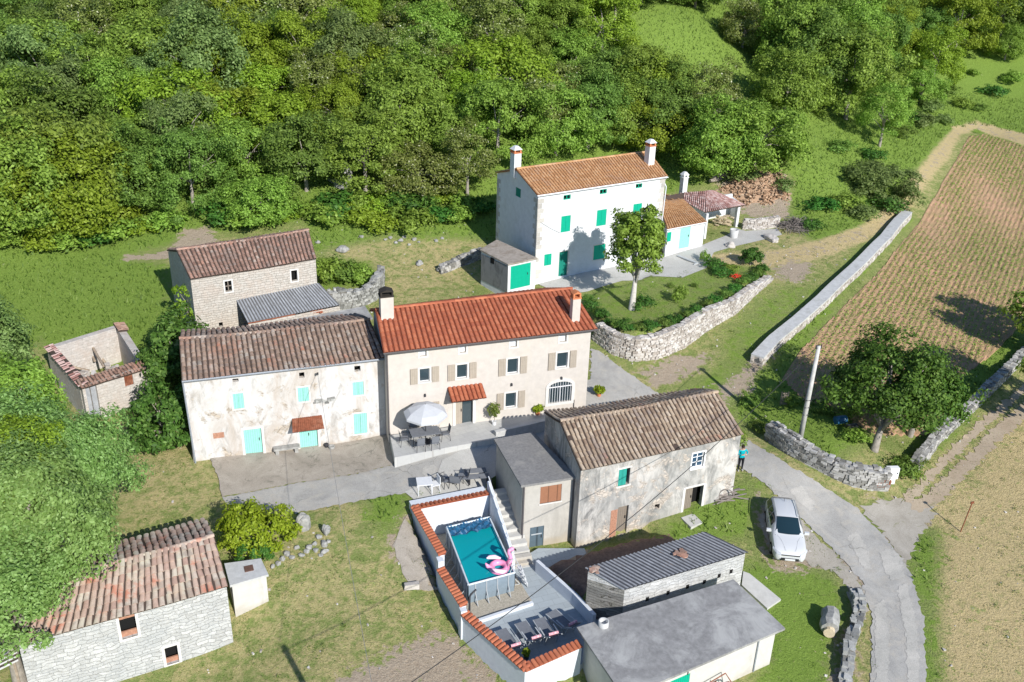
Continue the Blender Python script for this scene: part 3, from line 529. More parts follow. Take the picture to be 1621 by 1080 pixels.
def frame(mb, w, r, t, d0, d1):
    a, b, c, d = r; w.box(mb, a-t, b+t, d, d+t, d0, d1); w.box(mb, a-t, b+t, c-t, c, d0, d1); w.box(mb, a-t, a, c, d, d0, d1); w.box(mb, b, b+t, c, d, d0, d1)
def opening(root, w, r, kind, mats=None, **k):
    """fill an opening r=(u0,u1,z0,z1)"""
    a, b, c, d = r; e = .004
    if kind == 'shutter':      # closed pair of shutters flush in the opening, stone or painted surround
        mb = MB(); m2 = (a+b)/2; w.box(mb, a+e, m2-.006, c+e, d-e, -.06, -.02); w.box(mb, m2+.006, b-e, c+e, d-e, -.06, -.02); o = mb.build(k.get('name', 'shutter'), k['mat'], root)
        if k.get('trim'): mb = MB(); frame(mb, w, (a-.001, b+.001, c-.001, d+.001), .09, -.03, .018); mb.build('surround', k['trim'], o)
        return o
    if kind == 'window':
        mb = MB(); t = k.get('ft', .05); frame(mb, w, (a+t, b-t, c+t, d-t), t-.002, -.16, -.1); mw = k.get('mw', .025)
        if mw: w.box(mb, (a+b)/2-mw, (a+b)/2+mw, c+t, d-t, -.155, -.105)
        for q in range(k.get('bars', 0)): zz = c+(d-c)*(q+1)/(k['bars']+1); w.box(mb, a+t, b-t, zz-.018, zz+.018, -.152, -.108)
        o = mb.build('window', 'white_frame', root)
        mb = MB(); w.box(mb, a+t-.01, b-t+.01, c+t-.01, d-t+.01, -.14, -.125); mb.build('pane', k.get('glass', 'glass'), o)
        if k.get('trim'):
            mb = MB(); t2 = k.get('tw', .13); frame(mb, w, (a, b, c, d), t2, -.02, .025); w.box(mb, a-t2-.03, b+t2+.03, c-.05, c+.001, -.05, .07); mb.build('surround', k['trim'], o)
        if k.get('shut'):
            for sd, (u0, u1) in k['shut'].items():
                mb = MB(); w.box(mb, u0, u1, c-.07, d+.07, .03, .07); mb.build('shutter', k['shutmat'], o)
        return o
    if kind == 'door':
        mb = MB(); w.box(mb, a+e, b-e, c+e, d-e, -k.get('dep', .16), -k.get('dep', .16)+.05); o = mb.build('door', k['mat'], root)
        mb = MB(); u = a+(b-a)*k.get('hu', .85); w.box(mb, u-.02, u+.02, c+.95, c+1.12, -k.get('dep', .16)+.05, -k.get('dep', .16)+.1); mb.build('handle', 'dark_metal', o)
        if k.get('trim'): mb = MB(); t2 = k.get('tw', .14); w.box(mb, a-t2, a, c, d+t2, -.02, .03); w.box(mb, b, b+t2, c, d+t2, -.02, .03); w.box(mb, a, b, d, d+t2, -.02, .03); mb.build('surround', k['trim'], o)
        return o
    if kind == 'void':
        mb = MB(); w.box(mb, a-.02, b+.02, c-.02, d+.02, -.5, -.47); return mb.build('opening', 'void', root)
def tile_slope(mb, A, B, C, D, pitch=.26, length=.38, r=.095, jit=.0, sag=0, lift=.03, deckmi=1, seg=5, miss=0, over=.07):
    """A,B = eave left/right, C,D = ridge right/left. Barrel tiles laid in courses, each one its own piece; deck below."""
    A, B, C, D = map(Vector, (A, B, C, D)); W_ = (B-A).length; S_ = ((D-A).length+(C-B).length)/2
    nrm = (B-A).cross(D-A).normalized(); nrm = nrm if nrm.z > 0 else -nrm
    nc = max(2, round(W_/pitch)); nr = max(1, round((S_-.02)/length)); ph = random.random()*6
    def pt(u, v): p = (A*(1-u)+B*u)*(1-v)+(D*(1-u)+C*u)*v; return p+nrm*(-sag*(sin(pi*u*1.0)*sin(pi*min(1, v+.25))+.35*sin(u*9+ph)*sin(v*4+ph)))
    mb.mi = deckmi; g = [[pt(i/12, j/4) for i in range(13)] for j in range(5)]; mb.grid(g)
    mb.grid([[pt(i/12, j/4)-nrm*.09 for i in range(13)] for j in range(4, -1, -1)])
    for (q0, q1) in (((0, 0), (1, 0)), ((0, 1), (0, 0)), ((1, 0), (1, 1)), ((1, 1), (0, 1))):
        row = [pt(q0[0]+(q1[0]-q0[0])*i/12, q0[1]+(q1[1]-q0[1])*i/12) for i in range(13)]; mb.grid([[p-nrm*.09 for p in row], row])
    mb.mi = 0; ud = (B-A).normalized()
    for i in range(nc):
        cu = (i+.5)/nc; ju = random.gauss(0, jit*.5)
        for j in range(nr):
            if miss and random.random() < miss: continue
            v0 = (j-.0)/nr-(over/S_ if j == 0 else 0); v1 = (j+1.18)/nr; v1 = min(v1, 1.0+.01)
            a = cu+(ju+random.gauss(0, jit))/W_; b = cu+(ju+random.gauss(0, jit))/W_; l0 = lift+random.random()*jit*.5
            p0 = pt(a, v0); p1 = pt(b, v1); rows = []
            for p, rr_, l in ((p0, r, l0+.028), (p1, r*.84, l0-.01)):
                rows.append([p+ud*(-rr_*cos(pi*k/seg))+nrm*(l+rr_*.62*sin(pi*k/seg)-.02) for k in range(seg+1)])
            mb.grid(rows)
            # thickness at the lower lip
            mb.grid([[q-nrm*.02 for q in rows[0]], rows[0]])
    # pan tiles between barrels
def ridge_tiles(mb, A, B, r=.13, length=.4, jit=0, dz=.06, sag=0):
    A, B = Vector(A), Vector(B); n = max(1, round((B-A).length/length)); d = (B-A).normalized(); sd = Vector((0, 0, 1)).cross(d).normalized()
    f = lambda t: A+(B-A)*t-Vector((0, 0, sag*sin(pi*t)))
    for i in range(n):
        p0, p1 = f(i/n), f((i+1.12)/n if i < n-1 else 1); rows = []
        for p, rr_ in ((p0, r), (p1, r*.86)):
            off = sd*random.gauss(0, jit); rows.append([p+off-sd*(rr_*cos(pi*k/6))+Vector((0, 0, rr_*.75*sin(pi*k/6)+dz-.05)) for k in range(7)])
        mb.grid(rows); mb.grid([[q-Vector((0, 0, .02)) for q in rows[0]], rows[0]])
def gutter(root, A, B, mat='gutter_grey', r=.07, down=(), out=None, dz=-.05):
    A, B = Vector(A), Vector(B); d = (B-A).normalized(); sd = d.cross(Vector((0, 0, 1)))
    mb = MB(); rows = [[p+sd*(-r*cos(pi*k/6)+r*.9)+Vector((0, 0, dz-r*sin(pi*k/6))) for k in range(7)] for p in (A, B)]; mb.grid(rows); mb.grid([[q+sd*0+Vector((0, 0, -.012)) for q in rw] for rw in rows][::-1])
    o = mb.build('gutter', mat, root)
    for top, bot in down: mb = MB(); mb.tube([top, bot], .05, 8); mb.build('downpipe', mat, root)
    return o
class House: pass
def gable_house(name, label, cat, E, R, ze, zr, zb, og=.12, oe=.3, wall='beige_render', tiles='tiles_red', deck='deck_red', group=None, Bk=None, zbk=None, jit=0, sag=0, pitch=.27, length=.38, r=.1, front=(), side=(), right=(), ridge=True, solid_dep=.25, ridge_tiles_=True, miss=0):
    """E=(eave left px, eave right px), R=(ridge left, right px); heights of eave and ridge; zb = base height"""
    h = House(); EL, ER = P(*E[0], ze), P(*E[1], ze); RL, RR = P(*R[0], zr), P(*R[1], zr)
    if Bk: BL, BR = P(*Bk[0], zbk), P(*Bk[1], zbk)
    else: BL = Vector((2*RL.x-EL.x, 2*RL.y-EL.y, ze)); BR = Vector((2*RR.x-ER.x, 2*RR.y-ER.y, ze))
    h.EL, h.ER, h.RL, h.RR, h.BL, h.BR = EL, ER, RL, RR, BL, BR
    u = (ER-EL).normalized(); dl = (BL-EL); dl.z = 0; dr = BR-ER; dr.z = 0
    def corner(p, a, b): q = p+a*og+b.normalized()*oe; return (q.x, q.y)
    FLc = corner(EL, u, dl); FRc = corner(ER, -u, dr); BRc = corner(BR, -u, -dr); BLc = corner(BL, u, -dl)
    h.c = (FLc, FRc, BRc, BLc); h.front = Wall(FLc, FRc); h.right = Wall(FRc, BRc); h.back = Wall(BRc, BLc); h.left = Wall(BLc, FLc)
    dF = ((RL-EL)*Vector((1, 1, 0))).length if False else hypot(RL.x-EL.x, RL.y-EL.y); sl_ = (zr-ze)/dF; zw = ze+oe*sl_-.1; dB = hypot(RL.x-BL.x, RL.y-BL.y); zwb = BL.z+oe*(zr-BL.z)/dB-.1
    h.zw, h.zwb = zw, zwb
    h.root = thing(name, label, cat, (FLc[0], FLc[1], zb), h.front.yaw, group); h.zb = zb
    def res(w, lst): return [w.rect(*o) if len(o) == 4 and o[0] > 30 else o for o in lst]
    h.fo = res(h.front, front); h.lo = res(h.left, side); h.ro = res(h.right, right)
    mb = MB(); b0 = zb-.8; h.front.panel(mb, b0, zw, h.fo, solid_dep); h.back.panel(mb, b0, zwb); h.left.panel(mb, b0, zwb, h.lo, solid_dep, top2=zw); h.right.panel(mb, b0, zw, h.ro, solid_dep, top2=zwb)
    for w, R0, z_a, z_b in ((h.left, RL, zwb, zw), (h.right, RR, zw, zwb)):
        t = max(0, min(w.L, (R0-w.a).dot(w.u))); mb.poly([w.pt(0, z_a), w.pt(w.L, z_b), w.pt(t, zr-.1)])
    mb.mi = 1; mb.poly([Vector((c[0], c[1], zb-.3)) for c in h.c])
    mb.build('wall', [wall, 'void'], h.root)
    mb = MB(); tile_slope(mb, EL, ER, RR, RL, pitch, length, r, jit, sag, miss=miss); tile_slope(mb, BR, BL, RL, RR, pitch, length, r, jit, sag)
    if ridge_tiles_: ridge_tiles(mb, RL+Vector((0, 0, .02)), RR+Vector((0, 0, .02)), .14, .4, jit, sag=sag)
    h.roof = mb.build('roof', [tiles, deck], h.root); return h
def chimney(root, w_c, size, z0, z1, yaw, mat, cap='cap', topmat='terracotta', parent=None):
    x, y = w_c; mb = MB(); mb.box((x, y, (z0+z1)/2), (size[0], size[1], z1-z0), yaw); c = mb.build('chimney', mat, parent or root)
    mb = MB(); s0, s1 = size
    if cap == 'vents':
        for sx in (-1, 1):
            for sy in (-1, 1): mb.box(Vector((x, y, z1+.13))+Matrix.Rotation(yaw, 3, 'Z')@Vector((sx*(s0/2-.06), sy*(s1/2-.06), 0)), (.12, .12, .26), yaw)
        mb.box((x, y, z1+.02), (s0+.1, s1+.1, .05), yaw); mb.build('chimney_vents', topmat, c); mb = MB(); R = Matrix.Rotation(yaw, 3, 'Z')
        q = [(-1, -1), (1, -1), (1, 1), (-1, 1)]; mb.hexa([Vector((x, y, z1+.26))+R@Vector((a*(s0/2+.06), b*(s1/2+.06), 0)) for a, b in q], [Vector((x, y, z1+.52))+R@Vector((a*s0/4.5, b*s1/4.5, 0)) for a, b in q]); mb.build('chimney_cap', mat, c)
    elif cap == 'pot':
        R = Matrix.Rotation(yaw, 3, 'Z'); mb.box((x, y, z1+.04), (s0+.06, s1+.06, .08), yaw)
        for sx in (-1, 1): mb.box(Vector((x, y, z1+.2))+R@Vector((sx*(s0/2-.05), 0, 0)), (.1, s1, .24), yaw)
        q = [(-1, -1), (1, -1), (1, 1), (-1, 1)]; mb.hexa([Vector((x, y, z1+.32))+R@Vector((a*(s0/2+.02), b*(s1/2+.02), 0)) for a, b in q], [Vector((x, y, z1+.46))+R@Vector((a*.02, b*(s1/2+.02), 0)) for a, b in q]); mb.build('chimney_cap', topmat, c)
    return c
def flat_roof_house(name, label, cat, corners, zb, thick, inset, wall, roofmat, group=None, front=(), side=(), right=(), reveal=.2):
    """corners: FL, FR, BR, BL as world points of the roof's top edge"""
    FL, FR, BR, BL = [Vector(c) for c in corners]; h = House(); cen = (FL+FR+BR+BL)/4; ins = lambda p: p+((FR-FL).normalized()*(inset if (p-cen).dot(FR-FL) < 0 else -inset))+((BL-FL).normalized()*(inset if (p-cen).dot(BL-FL) < 0 else -inset))
    w = [ins(p) for p in (FL, FR, BR, BL)]; h.c = w; h.front = Wall(w[0], w[1]); h.right = Wall(w[1], w[2]); h.back = Wall(w[2], w[3]); h.left = Wall(w[3], w[0])
    h.root = thing(name, label, cat, (w[0].x, w[0].y, zb), h.front.yaw, group); h.zb = zb
    res = lambda wl, lst: [wl.rect(*o) for o in lst]; h.fo, h.lo, h.ro = res(h.front, front), res(h.left, side), res(h.right, right)
    mb = MB(); zt = [p.z-thick+.001 for p in w]
    h.front.panel(mb, zb-.8, zt[0], h.fo, reveal, top2=zt[1]); h.right.panel(mb, zb-.8, zt[1], h.ro, reveal, top2=zt[2]); h.back.panel(mb, zb-.8, zt[2], (), .2, top2=zt[3]); h.left.panel(mb, zb-.8, zt[3], h.lo, reveal, top2=zt[0])
    mb.build('wall', wall, h.root); dn = Vector((0, 0, -thick)); mb = MB(); mb.hexa([FL+dn, FR+dn, BR+dn, BL+dn], [FL, FR, BR, BL]); h.roof = mb.build('roof', roofmat, h.root); return h
def corrugated(mb, A, B, C, D, pitch=.16, amp=.03, rows=4, jit=0):
    A, B, C, D = map(Vector, (A, B, C, D)); n = int((B-A).length/pitch)*4; nrm = (B-A).cross(D-A).normalized(); nrm = nrm if nrm.z > 0 else -nrm
    top = [[((A*(1-i/n)+B*i/n)*(1-j/rows)+(D*(1-i/n)+C*i/n)*j/rows)+nrm*(amp*sin(i*pi/2)+random.gauss(0, jit)) for i in range(n+1)] for j in range(rows+1)]
    n0 = len(mb.f); mb.grid(top)
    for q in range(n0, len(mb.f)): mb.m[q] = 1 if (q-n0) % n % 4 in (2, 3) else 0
    mb.mi = 0; mb.grid([[p-nrm*.02 for p in r_] for r_ in top[::-1]])
# ------------------------------------------------------------------ villa with the red roof
def c6(x, y): return 580+x/3.6, 430+y/3.6
def r6(a, b, c, d): return c6(a, b)+c6(c, d)
ups = [r6(303,556,360,624), r6(516,533,574,604), r6(805,500,862,576), r6(1088,465,1144,543)]
lows = [r6(306,757,362,822), r6(794,695,850,770)]; att = [r6(302,450,343,480), r6(530,422,568,460), r6(820,393,858,427), r6(1102,360,1140,398)]
V1 = gable_house('villa', 'long beige rendered house with a bright red tiled roof and taupe shutters', 'house', ((607,558),(946,520)), ((594,491),(906,457)), 8.0, 9.3, 2.6, og=.22, oe=.35, wall='beige_render', tiles='tiles_red', deck='deck_red', pitch=.3, length=.4, r=.12,
    front=ups+lows+att+[r6(508,712,605,870), r6(1040,662,1165,735)])
w = V1.front; fo = V1.fo; sh = [(252,292,370,403), (470,507,580,615), (760,797,868,903), (1043,1083,1150,1183), (258,296,370,402), (748,788,858,890)]
for i in range(6):
    r = fo[i]; a, b, c, d = sh[i]; k = .42*(r[1]-r[0])+.02
    opening(V1.root, w, r, 'window', trim='stone_trim', tw=.1, ft=.03, mw=0, shut={'l': (r[0]-.14-.42, r[0]-.14), 'r': (r[1]+.14, r[1]+.14+.42)}, shutmat='taupe_paint')
for r in fo[6:10]:
    mb = MB(); w.box(mb, r[0], r[1], r[2], r[3], -.2, -.16); o = mb.build('attic_window', 'gutter_white', V1.root); mb = MB(); frame(mb, w, r, .1, -.02, .02); mb.build('surround', 'stone_trim', o)
r = fo[10]; opening(V1.root, w, (r[0], r[0]+(r[1]-r[0])*.42, r[2], r[3]), 'door', mat='taupe_paint', trim=None)
mb = MB(); w.box(mb, r[0]+(r[1]-r[0])*.44, r[1]-.02, r[2]+.02, r[3], -.2, -.17); mb.build('door_glass', 'glass', V1.root)
mb = MB(); w.box(mb, r[0]-.16, r[0], r[2]-.1, r[3], -.02, .05); w.box(mb, r[1], r[1]+.16, r[2]-.1, r[3], -.02, .05); w.box(mb, r[0]-.25, r[1]+.25, r[2]-.12, r[2]-.002, -.2, .3); mb.build('door_surround', 'stone_trim', V1.root)
# small tiled canopy
a0, z0 = w.uz(*c6(475, 735)); a1, z1 = w.uz(*c6(662, 706)); zc = fo[10][3]+.25; ua, ub = fo[10][0]-.5, fo[10][1]+.55
mb = MB(); tile_slope(mb, w.pt(ua, zc, 1.0), w.pt(ub, zc, 1.0), w.pt(ub, zc+.42, .02), w.pt(ua, zc+.42, .02), .27, .36, .115, 0); cn = mb.build('canopy', ['tiles_red', 'deck_red'], V1.root)
mb = MB()
for u in (ua+.15, ub-.15): mb.tube([w.pt(u, zc-.5, .02), w.pt(u, zc-.1, .85)], .035, 6); mb.tube([w.pt(u, zc+.25, .05), w.pt(u, zc-.1, .95)], .035, 6)
mb.build('bracket', 'wood_beam', cn)
# arched window
r = fo[11]; a, b, c, d = r; mm = (a+b)/2; hw = (b-a)/2; mb = MB(); ap = [(mm-hw*cos(pi*k/16), d+.02+.42*hw*sin(pi*k/16)) for k in range(17)]
mb.poly([w.pt(u, z, .006) for u, z in ap]); aw = mb.build('arched_window', 'glass', V1.root)
mb = MB(); w.box(mb, a, b, c, d, -.12, -.1); mb.build('pane', 'glass', aw)
mb = MB(); ou = [(mm-(hw+.2)*cos(pi*k/16), d+.02+(.42*hw+.2)*sin(pi*k/16)) for k in range(17)]
mb.grid([[w.pt(u, z, .05) for u, z in ou], [w.pt(u, z, .05) for u, z in ap]]); mb.grid([[w.pt(u, z, 0) for u, z in ou], [w.pt(u, z, .05) for u, z in ou]]); mb.grid([[w.pt(u, z, .05) for u, z in ap], [w.pt(u, z, 0) for u, z in ap]])
w.box(mb, a-.2, a, c-.18, d+.02, -.02, .05); w.box(mb, b, b+.2, c-.18, d+.02, -.02, .05); w.box(mb, a, b, c-.18, c, -.02, .05); mb.build('surround', 'stone_trim', aw)
mb = MB()
for k in range(9): u = a+(b-a)*(k+.5)/9; mb.tube([w.pt(u, c, .02), w.pt(u, d+.02+.4*hw*math.sqrt(max(0, 1-((u-mm)/hw)**2)), .02)], .013, 5)
w.box(mb, mm-.03, mm+.03, c, d+.3*hw, -.06, .0); w.box(mb, a, b, d-.05, d+.01, -.05, .01); mb.build('bars', 'rail_white', aw)
for px, py in ((333,703), (826,642), (1110,605)):
    u, z = w.uz(*c6(px, py)); mb = MB(); w.box(mb, u-.05, u+.05, z-.08, z+.08, 0, .12); mb.build('wall_lamp', 'dark_metal', V1.root)
EL, ER = V1.EL, V1.ER
gutter(V1.root, EL-w.n*.0, ER, 'gutter_dark', down=[(w.pt(.0, V1.zw, .09), w.pt(.0, 2.42, .09))])
mb = MB(); u, z = w.uz(*c6(1180, 765)); mb.tube([w.pt(u, z+.45, .05), w.pt(u, z-.9, .05)], .03, 6); mb.build('waste_pipe', 'gutter_dark', V1.root)
cL = P(610, 519, 8.45); cR = P(910, 498, 8.7); yv = w.yaw
chimney(V1.root, (cL.x+.05, cL.y+.3), (.75, .6), 8.0, 10.35, yv, 'beige_render', 'pot', 'soot'); chimney(V1.root, (cR.x, cR.y+.1), (.5, .45), 8.2, 9.75, yv, 'beige_render', 'pot', 'terracotta')
# ------------------------------------------------------------------ long farmhouse beside it
def c5(x, y): return 260+x/3.6, 480+y/3.6
def r5(a, b, c, d): return c5(a, b)+c5(c, d)
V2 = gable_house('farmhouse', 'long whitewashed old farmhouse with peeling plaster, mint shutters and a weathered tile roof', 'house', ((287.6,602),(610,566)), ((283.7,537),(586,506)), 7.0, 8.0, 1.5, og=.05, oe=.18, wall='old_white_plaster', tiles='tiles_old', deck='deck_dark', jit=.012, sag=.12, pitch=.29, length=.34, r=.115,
    front=[r5(388,518,458,597), r5(759,484,827,556), r5(1072,452,1138,520), r5(1078,633,1158,738), r5(450,724,566,863), r5(766,694,880,830), r5(768,397,800,424), r5(1083,360,1119,387), r5(388,433,424,447), r5(277,742,343,766)])
w = V2.front; fo = V2.fo
for i in range(4): opening(V2.root, w, fo[i], 'shutter', mat='mint_paint', trim='stone_trim')
opening(V2.root, w, fo[4], 'door', mat='mint_paint', trim='stone_trim'); opening(V2.root, w, fo[5], 'door', mat='mint_paint', trim='stone_trim', hu=.52)
for i in (6, 7, 8): opening(V2.root, w, fo[i], 'void')
mb = MB(); w.box(mb, *fo[9], -.05, -.02); mb.build('bricked_opening', 'brick_fill', V2.root)
r = fo[5]; zc = r[3]+.1; mb = MB(); A, B, C, D = w.pt(r[0]-.45, zc, .95), w.pt(r[1]+.3, zc, .95), w.pt(r[1]+.3, zc+.38, .02), w.pt(r[0]-.35, zc+.38, .02); corrugated(mb, A, B, C, D, .12, .012, 1); mb.build('canopy', ['rust', 'rust'], V2.root)
gutter(V2.root, V2.EL, V2.ER, 'gutter_grey', down=[(w.pt(-.02, V2.zw, .1), w.pt(.1, 1.5, .12))])
mb = MB(); u0, z0 = w.uz(*c5(560, 660)); 
u, z = w.uz(*c5(870, 400)); mb.tube([w.pt(u, z, 0), w.pt(u, z+.1, .35)], .025, 6); mb.box(w.pt(u, z+.14, .35), (.09, .09, .14)); mb.build('insulator', 'dark_metal', V2.root); WIRE_A = w.pt(u, z+.12, .35)
mb = MB(); u, z = w.uz(*c5(915, 545)); n_ = 14
for k in range(22):
    uu = u+random.uniform(-.6, .55); mb.box(w.pt(uu, z-.12+.3*abs((uu-u))*.3+random.uniform(-.13, .12), .03), (random.uniform(.12, .25), random.uniform(.05, .09), random.uniform(.07, .13)), w.yaw, jit=.015)
mb.build('exposed_stones', 'grey_stone', V2.root)
# stone bench and pots in front
q = G(*c5(700, 858)); mb = MB(); 
wy = w.yaw; R = Matrix.Rotation(wy, 3, 'Z')
for s in (-.55, .55): mb.box(q+R@Vector((s, 0, .17)), (.2, .34, .42), wy, jit=.01)
mb.box(q+R@Vector((0, 0, .44)), (1.5, .42, .12), wy, jit=.012); rebase(tag(mb.build('stone_bench', 'boulder'), 'low stone bench against the peeling white farmhouse wall', 'bench'), q)
q = G(*c5(955, 832)); mb = MB(); mb.lathe(q, [(0, 0), (.16, 0), (.2, .22), (.17, .24), (.15, .2), (0, .18)], 12); rebase(tag(mb.build('stone_bowl', 'boulder', smooth=True), 'small pale bowl on the yard beside the double mint door', 'bowl'), q)
q = G(*c5(925, 826)); mb = MB(); mb.lathe(q, [(0, 0), (.1, 0), (.14, .28), (.13, .3), (0, .26)], 10); rebase(tag(mb.build('bucket', 'dark_metal', smooth=True), 'small dark bucket by the double mint door', 'bucket'), q)
# ------------------------------------------------------------------ white house with green shutters
def c7(x, y): return 740+x/4.153, 210+y/4.153
def r7(a, b, c, d): return c7(a, b)+c7(c, d)
V3 = gable_house('country_house', 'tall white house with green shutters, stone corner blocks and an orange tile roof', 'house', ((851,308.5),(1057,278.5)), ((817,268),(1028,240.5)), 11.0, 12.1, 4.1, og=.14, oe=.12, wall='white_render', tiles='tiles_orange', deck='deck_orange', pitch=.26, length=.4, r=.1, jit=.004,
    front=[r7(618,552,674,648), r7(853,512,909,607), r7(1092,472,1140,560), r7(506,803,550,869), r7(832,744,900,826), r7(604,786,655,938), r7(632,413,678,437), r7(871,376,915,400), r7(1108,339,1148,361)], side=[r7(318,356,349,432)])
w = V3.front; fo = V3.fo
for i in range(4): opening(V3.root, w, fo[i], 'shutter', mat='green_paint')
opening(V3.root, w, fo[4], 'shutter', mat='green_paint', trim='stone_trim'); opening(V3.root, w, fo[5], 'door', mat='deep_green_paint', trim='stone_trim', tw=.1)
for i in (6, 7, 8):
    o = opening(V3.root, w, fo[i], 'void'); mb = MB(); frame(mb, w, (fo[i][0]+.05, fo[i][1]-.05, fo[i][2]+.05, fo[i][3]-.05), .048, -.1, -.03); mm = (fo[i][0]+fo[i][1])/2; w.box(mb, mm-.03, mm+.03, fo[i][2]+.05, fo[i][3]-.05, -.09, -.04); mb.build('attic_frame', 'green_paint', V3.root)
opening(V3.root, V3.left, V3.lo[0], 'shutter', mat='deep_green_paint')
mb = MB(); z = 4.1
for wl, u_, sg in ((V3.front, 0, 1), (V3.front, V3.front.L, -1), (V3.left, V3.left.L, -1), (V3.left, 0, 1)):
    z = 4.15; k = 0
    while z < V3.zw-.4:
        hh = random.uniform(.3, .42); ln = (.55 if k % 2 else .32)+random.uniform(-.05, .08); a, b = (u_, u_+sg*ln); wl.box(mb, min(a, b), max(a, b), z, z+hh-.03, -.05, .022 if wl is V3.front else .018); z += hh; k += 1
    mb.build('corner_stones', 'quoin', V3.root); mb = MB()
gutter(V3.root, V3.EL, V3.ER, 'gutter_white', r=.08)
mb = MB(); e = V3.ER; mb.tube([e+Vector((-.02, .0, -.12)), e+Vector((-.25, .25, -.5)), V3.front.pt(V3.front.L-.02, 10.1, .08)+Vector((0.1, 0, 0)), V3.right.pt(.1, 4.5, .08)], .05, 6); mb.build('downpipe', 'gutter_white', V3.root)
yv = w.yaw
cL = P(814, 266, 12.0); cR = P(1028, 256, 11.8); chimney(V3.root, (cL.x+.1, cL.y-.1), (.62, .62), 11.3, 13.25, yv, 'white_render', 'vents', 'terracotta'); chimney(V3.root, (cR.x, cR.y+.1), (.6, .6), 11.2, 13.1, yv, 'white_render', 'vents', 'terracotta')
mb = MB(); u0, z0 = w.uz(*c7(480, 590)); u1, z1 = w.uz(*c7(608, 660)); mb.tube([w.pt(u0, z0, .04), w.pt((u0+u1)/2, (z0+z1)/2-.05, .04), w.pt(u1, z1, .04)], .012, 5); mb.build('wall_cable', 'cable_pale', V3.root)
# lean-to shed with the green garage door
cn = [P(804.4, 418.4, 6.35), P(851, 408.5, 6.35), P(786.7, 379.4, 6.5), P(759.6, 394.8, 6.5)]
def cW(x, y): return 740+x/9, 340+y/9
def rW(a, b, c, d): return cW(a, b)+cW(c, d)
S1 = flat_roof_house('garden_shed', 'low grey flat-roofed shed with a bright green double door against the white house', 'shed', cn, 4.25, .12, .08, 'white_render', 'roof_concrete_brown', front=[rW(618,740,890,1005)], side=[])
opening(S1.root, S1.front, S1.fo[0], 'door', mat='green_paint', dep=.06)
w = S1.left; mb = MB(); w.box(mb, .03, w.L-.0, 4.0, 6.15, .004, .03); o = mb.build('cladding', 'dark_board', S1.root)
mb = MB(); u, z = w.uz(*cW(360, 650)); w.box(mb, u-.22, u+.22, z-.25, z+.2, .03, .045); mb.build('shed_window', 'void', o)
# right-hand annex of the white house
V4 = gable_house('summer_kitchen', 'small white annex with an orange roof and a mint door beside the white house', 'annex', ((1056,362.5),(1119,350.5)), ((1042,320.5),(1081,315.5)), 6.6, 7.25, 4.5, og=.08, oe=.15, wall='white_render', tiles='tiles_orange', deck='deck_orange', pitch=.26, length=.38, r=.1,
    front=[(1077.5,362,1090,391)], ridge_tiles_=False)
opening(V4.root, V4.front, V4.fo[0], 'door', mat='mint_paint', dep=.06)
mb = MB(); w = V4.front; u, z = w.uz(1058, 376); w.box(mb, max(0.02, u-.2), u+.25, z-.35, z+.45, .004, .05); mb.build('shutter', 'green_paint', V4.root)
gutter(V4.root, V4.EL, V4.ER, 'gutter_white', r=.06)
# carport with rosy tiles
cp = thing('open_woodshed', 'open tiled woodshed with a white post and firewood, beyond the small annex', 'shed', G(1120, 375), 0)
A, B, C, D = P(1116, 336, 6.9), P(1179.5, 324.5, 6.6), P(1118, 302.5, 7.6), P(1083, 305, 7.6); E_ = P(1048, 311.5, 7.4)
mb = MB(); tile_slope(mb, A, B, C+Vector((.6, .2, 0)), C, .27, .38, .1, .008); tile_slope(mb, P(1081, 318, 7.1), A, C, D, .27, .38, .1, .008); tile_slope(mb, P(1062, 318, 7.05), P(1081, 318, 7.1), D, E_, .27, .38, .1, .008); mb.build('roof', ['tiles_rosy', 'deck_dark'], cp)
mb = MB(); zg = 4.4; mb.box((B.x-.55, B.y+.15, (zg+6.45)/2), (.28, .28, 6.45-zg), .5); mb.box((A.x+.25, A.y+.3, (zg+6.7)/2), (.22, .22, 6.7-zg), .5); mb.build('post', 'white_render', cp)
mb = MB(); bw = Wall((B.x-.6, B.y+3.0), (A.x-1.2, A.y+3.6)); bw.box(mb, 0, bw.L, 4.0, 6.7, -.1, .1); w2 = Wall((B.x-.6, B.y+3.0), (B.x-.3, B.y+1.6)); w2.box(mb, 0, w2.L, 4, 6.4, -.1, .1); mb.build('wall', 'white_render', cp)
chimney(cp, (P(1082, 303, 7.4).x, P(1082, 303, 7.4).y+.3), (.5, .5), 5.5, 8.6, .5, 'white_render', 'vents', 'white_frame')
mb = MB(); fw = G(1146, 359); 
for i in range(60): p = fw+Vector((random.uniform(-.9, .7), random.uniform(-.1, .5), 0)); p.z = H(p.x, p.y)+.08+random.random()*.85; mb.box(p, (.09, .34, .09), .9+random.gauss(0, .12), jit=.02)
tag(mb.build('firewood', 'log_end'), 'stack of split firewood under the rosy tiled woodshed roof', 'firewood', kind=None)
